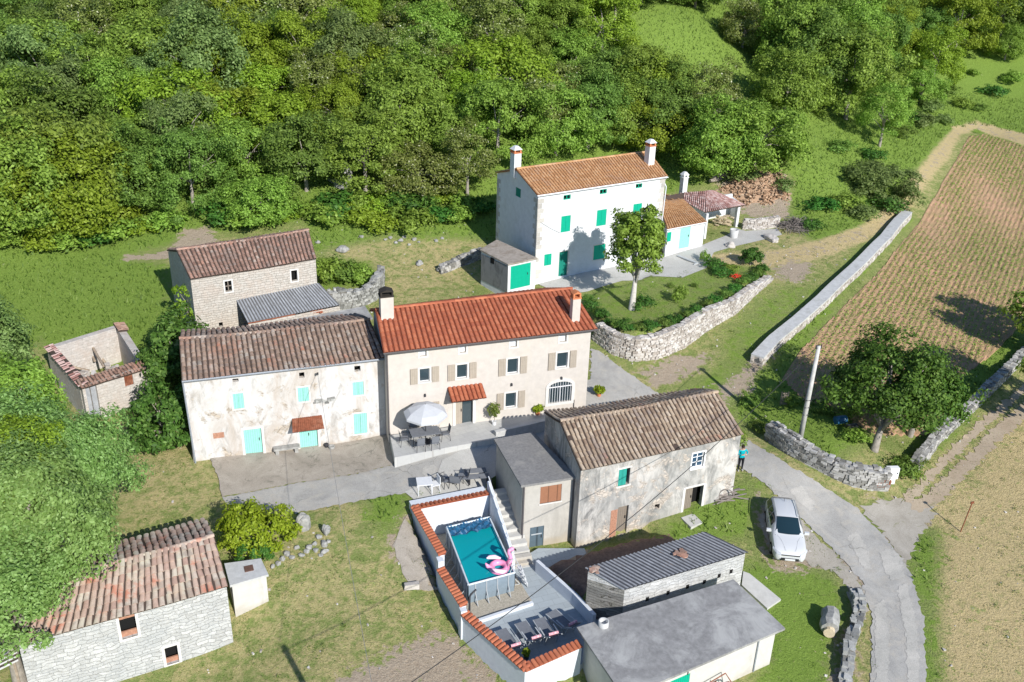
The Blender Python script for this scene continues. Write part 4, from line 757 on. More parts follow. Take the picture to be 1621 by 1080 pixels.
# ------------------------------------------------------------------ old stone house up the slope
def c4_(x, y): return 250+x/3.856, 340+y/3.856
def r4(a, b, c, d): return c4_(a, b)+c4_(c, d)
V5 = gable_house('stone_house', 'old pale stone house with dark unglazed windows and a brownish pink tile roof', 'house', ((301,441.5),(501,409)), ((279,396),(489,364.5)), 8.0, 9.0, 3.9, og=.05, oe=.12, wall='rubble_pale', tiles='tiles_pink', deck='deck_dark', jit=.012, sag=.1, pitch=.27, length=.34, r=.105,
    front=[r4(812,343,853,402), r4(406,408,454,466), r4(371,660,398,683)], side=[])
opening(V5.root, V5.front, V5.fo[0], 'void'); opening(V5.root, V5.front, V5.fo[1], 'void'); opening(V5.root, V5.front, V5.fo[2], 'void')
mb = MB(); r = V5.fo[1]; V5.front.box(mb, (r[0]+r[1])/2-.03, (r[0]+r[1])/2+.03, r[2], r[3], -.1, -.05); V5.front.box(mb, r[0], r[1], (r[2]+r[3])/2-.03, (r[2]+r[3])/2+.03, -.1, -.05); mb.build('window_cross', 'old_wood', V5.root)
for i in (0, 1): mb = MB(); frame(mb, V5.front, V5.fo[i], .1, -.02, .02); mb.build('window_surround', 'stone_trim', V5.root)
# corrugated lean-to in front of it
A, B, C, D = P(392.6, 511, 5.2), P(538, 482.6, 5.2), P(505, 448, 6.1), P(369, 465, 6.1)
lt = thing('lean_to', 'grey corrugated sheet lean-to against the old stone house', 'lean-to', (A.x, A.y, 3.4), atan2(B.y-A.y, B.x-A.x))
mb = MB(); corrugated(mb, A, B, C, D, .21, .03, 4, .004); mb.build('roof', ['corrugated_grey', 'corrugated_grime'], lt)
w = Wall(A, B); mb = MB(); w.panel(mb, 2.6, 5.1, (), .2); w3 = Wall(B, C); w3.panel(mb, 2.6, 5.1, (), .2, top2=6.0); mb.build('wall', 'rubble_pale', lt)
mb = MB(); mb.tube([A+Vector((0, 0, -.06)), (A+B)/2*1.0+Vector((0, 0, -.06))], .045, 6); mb.build('rafter', 'rust', lt)
A2, B2, C2, D2 = P(392, 530, 4.7), P(590, 503, 4.75), P(578, 484.5, 4.9), P(425, 513, 4.9)
cr_ = thing('store_room', 'low store room with a stained flat concrete roof behind the farmhouse', 'outbuilding', (A2.x, A2.y, 3.2), 0)
mb = MB(); dn = Vector((0, 0, -.14)); mb.hexa([A2+dn, B2+dn, C2+dn, D2+dn], [A2, B2, C2, D2]); mb.build('roof', 'roof_concrete', cr_)
mb = MB(); ii = Vector((0, 0, -.15)); cc = (A2+B2+C2+D2)/4; q = [p+(cc-p)*.05 for p in (A2, B2, C2, D2)]; mb.hexa([Vector((p.x, p.y, 2.2)) for p in q], [Vector((p.x, p.y, p.z-.142)) for p in q]); mb.build('wall', 'rubble_pale', cr_)
for k, (px, py) in enumerate([(499, 493), (502, 492), (496, 495)]):
    pass
mb = MB()
for i in range(14): p = P(500+random.uniform(-6, 8), 492+random.uniform(-2, 3), 4.95); mb.box(p+Vector((0, 0, .03)), (.36, .18, .05), random.uniform(0, 3), jit=.01)
tag(mb.build('loose_tiles', 'tiles_red'), 'small heap of spare red tiles lying on the flat concrete roof', 'tiles')
# ------------------------------------------------------------------ dry stone walls (one mesh of fitted stones each)
def stone_wall(name, label, path, h0, th, mat, mortar, size=.3, hs=None, cap=None, cat='wall', zf=None, both=True, ragged=.08, lean=0, base=.0):
    """path: world (x,y) list; h0 height above ground (or function of t); stones on a rough core"""
    mb = MB(); pts_ = [Vector((p[0], p[1])) for p in path]; L = [0]
    for i in range(1, len(pts_)): L.append(L[-1]+(pts_[i]-pts_[i-1]).length)
    T = L[-1]
    def at(s):
        s = max(0, min(T-1e-6, s)); i = max(k for k in range(len(L)) if L[k] <= s); i = min(i, len(pts_)-2); f = (s-L[i])/max(1e-6, L[i+1]-L[i]); p = pts_[i].lerp(pts_[i+1], f); d = (pts_[i+1]-pts_[i]).normalized(); return p, d
    def sm(s):
        p, d = at(s); d = (at(s+.6)[1]+at(s-.6)[1]+d).normalized(); return p, Vector((d.y, -d.x))
    hh = h0 if callable(h0) else (lambda t: h0); zz = zf or (lambda x, y, t: H(x, y)); n = max(4, int(T/.5)); mb.mi = 1; rows = []
    for i in range(n+1):
        p, nn = sm(T*i/n); z = zz(p.x, p.y, i/n)-.35; zt = z+.35+hh(i/n)-.06; a = th/2-.03; o1 = p+nn*(a+lean); o2 = p-nn*a; t1 = p+nn*(a-.02)
        rows.append([Vector((o1.x, o1.y, z)), Vector((t1.x, t1.y, zt)), Vector((o2.x, o2.y, zt)), Vector((o2.x, o2.y, z))])
    mb.grid(rows); mb.poly(rows[0]); mb.poly(rows[-1][::-1]); mb.mi = 0
    for side in ((1, -1) if both else (1,)):
        z_ = -.1
        hmax = max(hh(t/20) for t in range(21))
        while z_ < hmax:
            sh_ = random.uniform(.55, 1.0)*size*.75; s = random.uniform(-.2, 0)
            while s < T:
                ln = random.uniform(.6, 1.5)*size; t = min(1, max(0, (s+ln/2)/T)); p, nn = sm(s+ln/2)
                if z_+sh_*.5 < hh(t)+random.uniform(-ragged, ragged*.6):
                    fr_ = max(0, min(1, z_/max(.2, hh(t)))); off = (th/2-.08+lean*(1-fr_))*side+random.uniform(-.025, .025); c = p+nn*off; z = zz(c.x, c.y, t)
                    mb.box((c.x, c.y, z+z_+sh_/2), (ln*.93, .2, sh_*.92), atan2(-nn.x, nn.y)+pi*0+random.gauss(0, .05), jit=size*.085)
                s += ln
            z_ += sh_
    s = 0
    if not cap:
        while s < T:
            ln = random.uniform(.7, 1.5)*size; t = min(1, (s+ln/2)/T); p, nn = sm(s+ln/2)
            for off in ([0] if th < .4 else [-th/4, th/4]):
                c = p+nn*(off+random.uniform(-.04, .04)); z = zz(c.x, c.y, t)+hh(t); mb.box((c.x, c.y, z-.03+random.uniform(-ragged, ragged)*.6), (ln*.95, min(th*.6, .38), size*random.uniform(.35, .6)), atan2(-nn.x, nn.y)+random.gauss(0, .12), jit=size*.12)
            s += ln
    else:
        mb.mi = 2; rows = []
        for i in range(n+1):
            p, nn = sm(T*i/n); z = zz(p.x, p.y, i/n)+hh(i/n); a = p+nn*(th/2+.04); b = p-nn*(th/2+.04); rows.append([Vector((a.x, a.y, z-.08)), Vector((a.x, a.y, z+.06)), Vector((b.x, b.y, z+.06)), Vector((b.x, b.y, z-.08))])
        mb.grid(rows, True); mb.poly(rows[0]); mb.poly(rows[-1][::-1])
    o = mb.build(name, [mat, mortar]+([cap] if cap else [])); tag(o, label, cat); p, d = at(0); rebase(o, (p.x, p.y, H(p.x, p.y))); return o
# retaining wall round the garden: from road level to garden level
gt = [P(a, b, 4.1) for a, b in GARDEN_TOP[1:]]; gt = [(p.x, p.y) for p in gt]
def gw_h(t): return 4.1 if False else 1.0
def gz(x, y, t): return float(hbase(x, y)[0])
def gh(t):
    i = t*(len(gt)-1); k = min(int(i), len(gt)-2); f = i-k; x = gt[k][0]*(1-f)+gt[k+1][0]*f; y = gt[k][1]*(1-f)+gt[k+1][1]*f; return max(.25, 4.14-float(hbase(x, y)[0]))
stone_wall('retaining_wall', 'curving pale rubble retaining wall holding up the garden of the white house', gt, gh, .45, 'pale_stone', 'mortar_pale', .27, zf=gz, both=False, lean=.22, ragged=.04)
# straight field wall with a concrete top
fw_ = [G(1197,577), G(1224,548), G(1262,517), G(1300,483), G(1340,444), G(1372,413), G(1400,385), G(1421,358), G(1434,345)]; fw_ = [(p.x, p.y) for p in fw_]
stone_wall('field_wall', 'long straight pale wall with a smooth concrete top between the grass path and the ploughed field', fw_, lambda t: .62, .85, 'pale_stone', 'mortar_pale', .3, cap='cap_concrete', ragged=.02)
dw = [G(1216,693), G(1240,710), G(1262,722), G(1290,736), G(1320,752), G(1350,765), G(1380,771), G(1400,772)]
stone_wall('dry_stone_wall', 'grey dry stone wall curving along the lane below the walnut tree', [(p.x, p.y) for p in dw], lambda t: 1.05+.15*sin(t*9), .55, 'dry_stone', 'mortar_dark', .28, ragged=.12)
dw = [G(1446,742), G(1465,722), G(1480,700), G(1500,682), G(1520,662), G(1545,640), G(1570,615), G(1592,594), G(1612,572), G(1640,545)]
stone_wall('dry_stone_wall', 'low straight dry stone wall climbing beside the rutted track', [(p.x, p.y) for p in dw], lambda t: .6+.1*sin(t*13), .55, 'dry_stone', 'mortar_dark', .28, ragged=.12)
dw = [G(1350,942), G(1358,965), G(1357,985), G(1350,1005), G(1342,1030), G(1340,1055), G(1336,1085)]
stone_wall('dry_stone_wall', 'short tumbled grey stone wall between the lawn and the lane', [(p.x, p.y) for p in dw], lambda t: .45+.1*sin(t*11), .5, 'grey_stone', 'mortar_dark', .3, ragged=.15)
dw = [G(697,432), G(712,427), G(728,420), G(745,414), G(762,408)]
stone_wall('dry_stone_wall', 'low ruined rubble wall in the grass left of the grey garden shed', [(p.x, p.y) for p in dw], lambda t: .5+.35*t, .5, 'dry_stone', 'mortar_dark', .3, ragged=.15)
dw = [G(516,492), G(535,489), G(556,487), G(575,482), G(592,474), G(600,462), G(604,447)]
stone_wall('courtyard_ruin', 'broken rubble wall with a bricked gap enclosing brambles beside the lean-to', [(p.x, p.y) for p in dw], lambda t: 1.35+.15*sin(t*12), .5, 'grey_stone', 'mortar_dark', .28, ragged=.15)
q = G(537, 478, .3); mb = MB(); mb.box(q+Vector((.1, -.32, .5)), (.75, .1, .65), .45); tag(mb.build('wall_opening', 'void'), 'dark square opening in the broken rubble wall by the lean-to', 'opening')
mb = MB(); mb.tube([q+Vector((.15, -.55, .05)), q+Vector((.1, -.5, .85))], .17, 12); tag(mb.build('gas_bottle', 'boulder', smooth=True), 'pale grey metal bottle standing in the gap of the rubble wall', 'bottle')
dw = [G(1177,362), G(1195,363), G(1212,361), G(1230,358)]
stone_wall('rubble_wall', 'pale mortared rubble wall holding back the dug earth by the woodshed', [(p.x, p.y) for p in dw], lambda t: .9, .4, 'pale_stone', 'mortar_pale', .26, ragged=.03)
# ------------------------------------------------------------------ stone barn with its tower annex
def c8(x, y): return 760+x/3.6, 600+y/3.6
def r8(a, b, c, d): return c8(a, b)+c8(c, d)
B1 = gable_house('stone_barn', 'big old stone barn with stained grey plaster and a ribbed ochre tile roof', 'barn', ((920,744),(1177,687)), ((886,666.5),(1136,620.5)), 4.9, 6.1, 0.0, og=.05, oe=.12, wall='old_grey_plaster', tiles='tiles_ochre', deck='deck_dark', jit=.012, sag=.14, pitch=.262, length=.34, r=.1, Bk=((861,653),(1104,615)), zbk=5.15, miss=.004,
    front=[r8(793,518,848,598), r8(1213,428,1270,498), r8(787,733,832,878), r8(1172,628,1255,748), r8(997,717,1021,739)])
w = B1.front; fo = B1.fo
opening(B1.root, w, (fo[0][0], fo[0][0]+(fo[0][1]-fo[0][0])*.72, fo[0][2], fo[0][3]), 'shutter', mat='teal_paint', trim=None); opening(B1.root, w, fo[0], 'void')
opening(B1.root, w, fo[1], 'window', bars=2, trim='white_frame', tw=.08, glass='glass_blue'); opening(B1.root, w, fo[4], 'void')
opening(B1.root, w, (fo[2][0], fo[2][1], fo[2][2], fo[2][3]), 'door', mat='old_wood', dep=.2); opening(B1.root, w, (fo[3][0], fo[3][0]+(fo[3][1]-fo[3][0])*.5, fo[3][2], fo[3][3]), 'door', mat='old_wood', dep=.2); opening(B1.root, w, fo[3], 'void')
mb = MB(); r = fo[2]; w.box(mb, r[0]-.42, r[0]-.02, r[2], r[3]-.1, -.02, .012); mb.build('brick_infill', 'brick_fill', B1.root)
mb = MB(); w.box(mb, fo[0][0]-.1, fo[0][1]+.1, fo[0][3], fo[0][3]+.1, -.02, .02); w.box(mb, fo[0][0]-.1, fo[0][1]+.1, fo[0][2]-.1, fo[0][2], -.02, .03); mb.build('window_surround', 'stone_trim', B1.root); mb = MB(); w.box(mb, fo[3][0]-.16, fo[3][0], fo[3][2], fo[3][3]+.1, -.02, .02); w.box(mb, fo[3][1], fo[3][1]+.16, fo[3][2], fo[3][3]+.1, -.02, .02); w.box(mb, fo[3][0], fo[3][1], fo[3][3], fo[3][3]+.12, -.02, .02); mb.build('door_surround', 'stone_trim', B1.root)
mb = MB(); a, b = V2, 0
for k in range(10): p = B1.EL.lerp(B1.RR, .1+.02*k)
q = P(906, 691, 5.6); mb.box(q+Vector((0, 0, .06)), (.42, .2, .03), .4); mb.build('roof_patch', 'blue_mosaic', B1.root)
sl1 = G(*c8(1205, 815)); mb = MB(); pl = GP([c8(1145,795), c8(1200,860), c8(1265,825), c8(1215,765)]); mb.prism(pl, sl1.z-.2, sl1.z+.09); tag(mb.build('door_slab', 'slab_grey'), 'pale stone slab on the grass below the barn door', 'slab')
A1 = flat_roof_house('tower_annex', 'narrow rendered annex with a felt roof, brown blind and steel door against the barn', 'annex', [P(825,769,3.95), P(914,755,3.95), P(845,684,4.0), P(782,695,4.0)], 0.0, .13, .12, 'concrete_plaster', 'roof_felt', front=[r8(345,617,461,693), r8(285,849,357,984)])
mb = MB(); w = A1.front; r = A1.fo[0]; w.box(mb, r[0]+.004, r[1]-.004, r[2]+.004, r[3], -.1, -.03); o = mb.build('roller_blind', 'blind_brown', A1.root); mb = MB(); w.box(mb, r[0]-.05, r[1]+.05, r[2]-.06, r[2], -.05, .05); mb.build('sill', 'stone_trim', o)
opening(A1.root, w, A1.fo[1], 'door', mat='steel_door', dep=.1); mb = MB(); r = A1.fo[1]; w.box(mb, r[0]+.1, r[1]-.1, r[2]+(r[3]-r[2])*.68, r[2]+(r[3]-r[2])*.72, -.05, -.04); mb.build('door_slot', 'frame_grey', A1.root)
mb = MB(); mb.tube([w.pt(.07, 3.8, .06), w.pt(.07, .2, .06)], .05, 8); mb.build('downpipe', 'gutter_dark', A1.root)
mb = MB(); mb.tube([w.pt(w.L-.03, 3.8, .05), w.pt(w.L-.03, 0, .05)], .04, 8); mb.build('downpipe', 'gutter_dark', A1.root)
# ------------------------------------------------------------------ corrugated stone shed, its low back roof, and the concrete garage
def cS(x, y): return 850+x/3.954, 820+y/3.954
F0, F1, K1, K0 = P(986.6, 933.8, 2.3), P(1185, 874, 2.3), P(1115.6, 841.5, 2.9), P(926, 899, 2.9)
sh = thing('stone_shed', 'grey stone shed with a black corrugated roof beside the pool terrace', 'shed', (F0.x, F0.y, -.2), atan2(F1.y-F0.y, F1.x-F0.x))
mb = MB(); corrugated(mb, F0, F1, K1, K0, .23, .05, 5, .004); mb.build('roof', ['corrugated_pale', 'corrugated_black'], sh)
mb = MB(); c_ = [F0.lerp(K1, .02), F1.lerp(K0, .02), K1.lerp(F0, .02), K0.lerp(F1, .02)]
wf, wr, wb, wl = Wall(c_[0], c_[1]), Wall(c_[1], c_[2]), Wall(c_[2], c_[3]), Wall(c_[3], c_[0])
wf.panel(mb, -1, 2.22, (), .2); wr.panel(mb, -1, 2.22, (), .2, top2=2.82); wb.panel(mb, -1, 2.82); wl.panel(mb, -1, 2.82, (), .2, top2=2.22); mb.build('wall', 'white_blocks', sh)
mb = MB(); wl.box(mb, .01, wl.L-.01, -.9, 2.2, .003, .03); mb.build('stone_facing', 'rubble_dark', sh)
for px in (690, 820, 942, 1047, 1140, 1215):
    py = {690: 508, 820: 468, 942: 430, 1047: 400, 1140: 362, 1215: 335}[px]; u, z = wf.uz(*cS(px, py)); mb = MB(); wf.box(mb, u-.09, u+.09, z-.12, z+.12, .0, .012); mb.build('vent_slot', 'void', sh)
mb = MB()
for i in range(16): p = P(*cS(890+random.uniform(-28, 40), 222+random.uniform(-16, 20)), 2.75); mb.box(p+Vector((0, 0, .05)), (.3, .16, .05), random.uniform(0, 3), jit=.012)
tag(mb.build('loose_tiles', 'tiles_pink'), 'scatter of broken clay tiles weighing down the black corrugated roof', 'tiles')
mb = MB()
for i in range(8): p = P(*cS(360+random.uniform(-24, 20), 325+random.uniform(-14, 16)), 2.85); mb.box(p+Vector((0, 0, .05)), (.3, .16, .05), random.uniform(0, 3), jit=.012)
tag(mb.build('loose_tiles', 'tiles_pink'), 'few brown tile shards at the corner of the black corrugated roof', 'tiles')
for a_, b_, lb in (((852.5,886), (911,937), 'low white wall edging the brown earth between tower annex and terrace'), ((911.8,937.8), (944,972), 'short low white wall stub running on to the grey garage')):
    A, B = P(*a_, .72), P(*b_, .72); w = Wall((A.x, A.y), (B.x, B.y)); mb = MB(); q = [w.pt(0, 0, 0), w.pt(w.L, 0, 0), w.pt(w.L, 0, .18), w.pt(0, 0, .18)]; w.box(mb, 0, w.L, -.4, .72, -.0, .18); tag(mb.build('low_wall', 'terrace_white'), lb, 'wall')
G0, G1, G2, G3 = P(988, 1104, 1.6), P(1243, 994.5, 1.6), P(1161, 917, 1.85), P(913, 993, 1.85)
def cG(x, y): return 980+x/5.79, 960+y/5.79
GA = flat_roof_house('garage', 'low white garage with a wide grey concrete flat roof and a green door', 'garage', [G0, G1, G2, G3], -.7, .12, .28, 'garage_render', 'roof_concrete', front=[cG(470,690)+cG(632,760)])
opening(GA.root, GA.front, GA.fo[0], 'door', mat='green_paint', dep=.06)
mb = MB(); w = GA.front; u, z = w.uz(*cG(1250, 450)); mb.tube([w.pt(u, 1.4, .05), w.pt(u, -.65, .05)], .035, 6); mb.build('downpipe', 'gutter_grey', GA.root)
q = P(*cS(415, 676), 1.8); mb = MB(); mb.lathe(q, [(.24, -.02), (.24, .3), (.19, .3), (.18, .1), (0, .1)], 18); tag(rebase(mb.build('concrete_pipe', 'cap_concrete', smooth=True), q), 'round concrete pipe end standing on the grey garage roof', 'pipe')
mb = MB(); pl = GP([cS(1290,345), cS(1330,360), cS(1525,520), cS(1440,578), cS(1280,430)]); mb.prism(pl, -.9, lambda x, y: H(x, y)+.12); tag(mb.build('concrete_ramp', 'slab_grey'), 'sloping concrete slab beside the stone shed', 'ramp')
# handcart frame against the garage
q = GA.front.pt(GA.front.uz(1125, 1075)[0], -.62, .5); mb = MB(); R = Matrix.Rotation(GA.front.yaw, 3, 'Z')
T_ = lambda pts_: [q+R@Vector(p) for p in pts_]
mb.tube(T_([(-1.0, .2, .75), (.6, .25, .95), (.8, -.1, .5), (.6, -.2, .1)]), .03, 6); mb.tube(T_([(-1.0, -.25, .7), (.5, -.2, .85), (.7, -.35, .4)]), .03, 6); mb.tube(T_([(-1, .2, .75), (-1, -.25, .7)]), .03, 6); mb.tube(T_([(.1, -.2, .05), (.0, .2, .8)]), .03, 6); mb.tube(T_([(.45+.33*cos(t*pi/6), 0, .36+.33*sin(t*pi/6)) for t in range(13)]), .035, 6)
tag(rebase(mb.build('handcart', 'rust'), q), 'rusty tubular handcart leaning at the white garage wall', 'handcart')
# ------------------------------------------------------------------ big pale stone house at the bottom left corner
def cB(x, y): return x/3.6, 780+y/3.6
def rB(a, b, c, d): return cB(a, b)+cB(c, d)
B5 = gable_house('blockstone_house', 'pale block stone house with a faded pink and cream barrel tile roof', 'house', ((25,1021.5),(361,927.5)), ((60,921),(339,848.5)), 3.0, 4.0, -.4, og=.05, oe=.15, wall='white_blocks', tiles='tiles_faded', deck='deck_dark', jit=.02, sag=.1, pitch=.3, length=.42, r=.125, Bk=((62,891),(326,822)), zbk=3.25,
    front=[rB(674,710,788,812), rB(936,888,1023,962)])
opening(B5.root, B5.front, B5.fo[0], 'void'); opening(B5.root, B5.front, B5.fo[1], 'void')
for r in B5.fo: mb = MB(); frame(mb, B5.front, r, .12, -.02, .02); mb.build('window_surround', 'stone_trim', B5.root)
for i, q0_, q1_ in ((0, -.3, 0), (0, None, .28), (1, None, .25)):
    r = B5.fo[i]; mb = MB(); B5.front.box(mb, r[0], r[1], r[3]+q0_ if q0_ else r[2], r[3] if q0_ else r[2]+q1_, -.22, -.15); mb.build('window_board', 'brick_fill', B5.root)
zz = 2.0; cn = [P(364,927,zz), P(425,909.5,zz), P(413,884,zz), P(355,892,zz)]
AB = flat_roof_house('cistern_annex', 'small white annex with a concrete slab top and a brown hatch', 'annex', cn, .3, .12, .1, 'garage_render', 'cap_concrete')
q = P(*cB(1418, 432), zz+.02); mb = MB(); mb.box(q, (.42, .42, .04), .4); mb.build('hatch', 'hatch', AB.roof)
c0 = P(-60, 1010, 2.0); mb = MB(); corrugated(mb, P(29, 1046, 1.7), P(21, 993, 2.1), P(-80, 1030, 2.1), P(-70, 1096, 1.7), .2, .04, 3); lf = thing('slatted_shelter', 'slatted corrugated shelter roof beside the block stone house', 'shelter', (P(0, 1040, 1.7).x, P(0, 1040, 1.7).y, -.5)); mb.build('roof', ['cap_concrete', 'deck_dark'], lf)
mb = MB(); a = P(25, 1046, 1.6); b = P(19, 996, 1.98); b2 = P(-70, 1094, 1.6)
for p in (a, b, b2): mb.tube([Vector((p.x-.1, p.y, -.8)), Vector((p.x-.1, p.y, p.z))], .06, 6)
mb.build('post', 'wood_beam', lf)
# ------------------------------------------------------------------ roofless ruin on the left
def cR(x, y): return x/3.6, 480+y/3.6
zt = 4.45; rn = [P(*cR(465, 468), zt), P(*cR(852, 352), zt), P(*cR(690, 108), zt+.1), P(*cR(262, 240), zt+.1)]
ru = thing('ruined_cottage', 'roofless ruined stone cottage with strips of red tiles left on its wall tops', 'ruin', (rn[0].x, rn[0].y, 2.0), atan2(rn[1].y-rn[0].y, rn[1].x-rn[0].x))
mb = MB(); th = .45; cen = sum(rn, Vector())/4; Wf, Wr, Wb, Wl = Wall(rn[0], rn[1]), Wall(rn[1], rn[2]), Wall(rn[2], rn[3]), Wall(rn[3], rn[0])
win = Wf.rect(*cR(702, 398), *cR(764, 463)); dr_ = Wf.rect(*cR(484, 478), *cR(572, 600)); dr_ = (max(.15, dr_[0]), dr_[1], 1.2, dr_[3]); tops = {0: (zt-.15, zt-.15), 1: (zt-.15, zt+.0), 2: (zt, zt), 3: (zt, zt-.15)}
for i, (wl_, ops) in enumerate(((Wf, [win, dr_]), (Wr, []), (Wb, []), (Wl, []))):
    a, b = tops[i]; wl_.panel(mb, 1.0, a, ops, th, top2=b)
    inn = Wall((wl_.b-wl_.n*th)[:2], (wl_.a-wl_.n*th)[:2]); o2 = [(wl_.L-q[1], wl_.L-q[0], q[2], q[3]) for q in ops]; inn.panel(mb, 1.0, b, o2, .01, top2=a)
    mb.poly([wl_.pt(0, a), wl_.pt(wl_.L, b), wl_.pt(wl_.L, b, -th), wl_.pt(0, a, -th)])
mb.build('wall', 'ruin_plaster', ru)
mb = MB(); tile_slope(mb, Wf.pt(-.1, zt-.12, .15), Wf.pt(Wf.L+.05, zt-.12, .15), Wf.pt(Wf.L, zt+.12, -.75), Wf.pt(-.1, zt+.12, -.6), .22, .3, .085, .02, miss=.06); mb.build('tile_strip', ['tiles_pink', 'deck_dark'], ru)
mb = MB(); tile_slope(mb, Wl.pt(0, zt, .1), Wl.pt(Wl.L, zt-.1, .1), Wl.pt(Wl.L, zt+.05, -.4), Wl.pt(0, zt+.12, -.4), .24, .3, .085, .025, miss=.15); mb.build('tile_strip', ['tiles_rosy', 'deck_dark'], ru)
mb = MB(); tile_slope(mb, Wr.pt(Wr.L*.8, zt+.05, .1), Wr.pt(Wr.L, zt+.05, .1), Wr.pt(Wr.L, zt+.15, -.5), Wr.pt(Wr.L*.8, zt+.15, -.5), .22, .3, .085, .02); mb.build('tile_strip', ['tiles_pink', 'deck_dark'], ru)
for (a, b, za, zb_) in (((*cR(500,200),), (*cR(590,360),), 3.7, 3.4), ((*cR(345,285),), (*cR(505,262),), 3.1, 3.3), ((*cR(370,350),), (*cR(508,385),), 3.0, 2.6), ((*cR(490,210),), (*cR(540,330),), 3.2, 2.9), ((*cR(470,225),), (*cR(335,270),), 3.6, 3.5), ((*cR(520,230),), (*cR(600,340),), 3.3, 2.4), ((*cR(350,300),), (*cR(500,285),), 2.7, 2.8), ((*cR(640,200),), (*cR(690,300),), 3.0, 2.2), ((*cR(560,260),), (*cR(420,330),), 2.3, 2.3)):
    mb = MB(); p, q = P(a[0], a[1], za), P(b[0], b[1], zb_); mb.tube([p, p.lerp(q, .5)+Vector((0, 0, -.03)), q], [.09, .085, .08], 6); mb.build('fallen_beam', 'wood_beam', ru)
mb = MB(); u0, u1, z0, z1 = win
for k in range(6): u = u0+(u1-u0)*(k+.5)/6; Wf.box(mb, u-.035, u+.035, z0, z1, -.12, -.08)
mb.build('window_grille', 'rust', ru)
mb = MB(); Wf.box(mb, dr_[0], dr_[1], 1.3, dr_[3]-.15, -.3, -.22); mb.build('door', 'corrugated_grey', ru)
mb = MB()
for i in range(160):
    u = random.uniform(.5, Wf.L-.5); d = -random.uniform(.5, 5); p = Wf.pt(u, 2.0+random.random()*.45+(.5 if d < -3.5 else 0), d); mb.box(p, (random.uniform(.15, .5), random.uniform(.12, .3), random.uniform(.1, .25)), random.uniform(0, 3), jit=.04)
mb.box(Wf.pt(Wf.L/2, 1.7, -3), (Wf.L-.9, 5.2, .5), Wf.yaw); mb.build('floor_rubble', 'pale_stone', ru)
# ------------------------------------------------------------------ yards
sheet('farm_yard', GP([(347,762),(351,789),(470,766),(560,752),(622,737),(623,722),(622,680),(470,694),(330,718),(335,735)]), .09, 'concrete_yard', .4, .25, ragged=.03)
mb = MB(); pl = PL([(617.5,689),(624.5,724.5),(717,707),(783,695),(806,676),(870,664),(862,652),(770,662),(700,676)], 2.42); mb.prism(pl, 1.0, 2.42); tag(mb.build('house_terrace', 'paving_villa'), kind='structure')
for nm, lb, a, b, hh_, th_, mt_ in (('terrace_wall', 'low grey parapet at the end of the beige house terrace, beside the felt roof', (785,694), (862,676), .55, .2, 'cap_concrete'),):
    A, B = P(*a, 2.3), P(*b, 2.3); w = Wall(A, B); mb = MB(); w.box(mb, 0, w.L, 1.2, 2.42+hh_-.3, -th_, 0); w.box(mb, -.02, w.L+.02, 2.42+hh_-.3, 2.42+hh_-.24, -th_-.03, .03); tag(mb.build(nm, mt_), lb, 'wall')
sheet('parking_yard', GP([(655,792),(640,780),(690,757),(700,730),(760,700),(790,700),(800,745),(768,765),(770,775)]), .06, 'concrete_pale', .5, .3)
sheet('house_forecourt', GP([(849,449),(905,430),(985,412),(1050,402),(1113,388),(1150,373),(1165,362),(1180,366),(1230,362),(1238,372),(1200,382),(1165,390),(1130,400),(1118,425),(1080,440),(1040,438),(985,445),(930,462),(905,466),(878,462)]), .03, 'concrete_pale', .5, .3)
sheet('gravel_walk', GP([(621,865),(635,835),(645,815),(652,812),(690,905),(696,935),(660,935),(640,915)]), .03, 'concrete_yard', .4, .25, ragged=.04)
# ------------------------------------------------------------------ ploughed field with rows
fa, fb = G(1312, 600), G(1547, 222); rd = Vector((fb.x-fa.x, fb.y-fa.y)).normalized(); rn_ = Vector((rd.y, -rd.x))
FIELD = GP([(1236,600),(1262,560),(1330,490),(1400,420),(1442,368),(1480,310),(1510,260),(1535,215),(1560,212),(1640,240),(1720,262),(1720,500),(1621,510),(1575,560),(1520,600),(1480,690),(1380,690),(1330,660),(1270,635)])
B_ = np.array(FIELD); o0 = np.array([fa.x, fa.y]); loc = (B_-o0)@np.array([[rd.x, rn_.x], [rd.y, rn_.y]])
ss = np.arange(loc[:, 0].min(), loc[:, 0].max(), .45); tt = np.arange(loc[:, 1].min(), loc[:, 1].max(), .1075); S_, T_m = np.meshgrid(ss, tt)
X = o0[0]+S_*rd.x+T_m*rn_.x; Y = o0[1]+S_*rd.y+T_m*rn_.y; ins = sdist(FIELD, X.ravel(), Y.ravel()).reshape(X.shape); PITCH = .43
Z = hgt(X.ravel(), Y.ravel()).reshape(X.shape)+.05+.02*np.cos(T_m*2*pi/PITCH)+RNG.normal(0, .012, X.shape); Z = np.where(ins > 0, Z, Z-.3)
ny_, nx_ = X.shape; idx = np.arange(nx_*ny_).reshape(ny_, nx_); keep = (ins[:-1, :-1] > -.25)
Fq = np.stack([idx[:-1, :-1], idx[:-1, 1:], idx[1:, 1:], idx[1:, :-1]], -1)[keep]
me = bpy.data.meshes.new('field'); me.from_pydata(np.stack([X.ravel(), Y.ravel(), Z.ravel()], 1).tolist(), [], Fq.tolist())
mt, nt, b = newmat('tilled', .97, .05); v = objc(nt); n1 = noise(nt, v, .16, 5, .6); n2 = noise(nt, v, 5, 6, .75); n3 = noise(nt, v, 1.3, 5, .7)
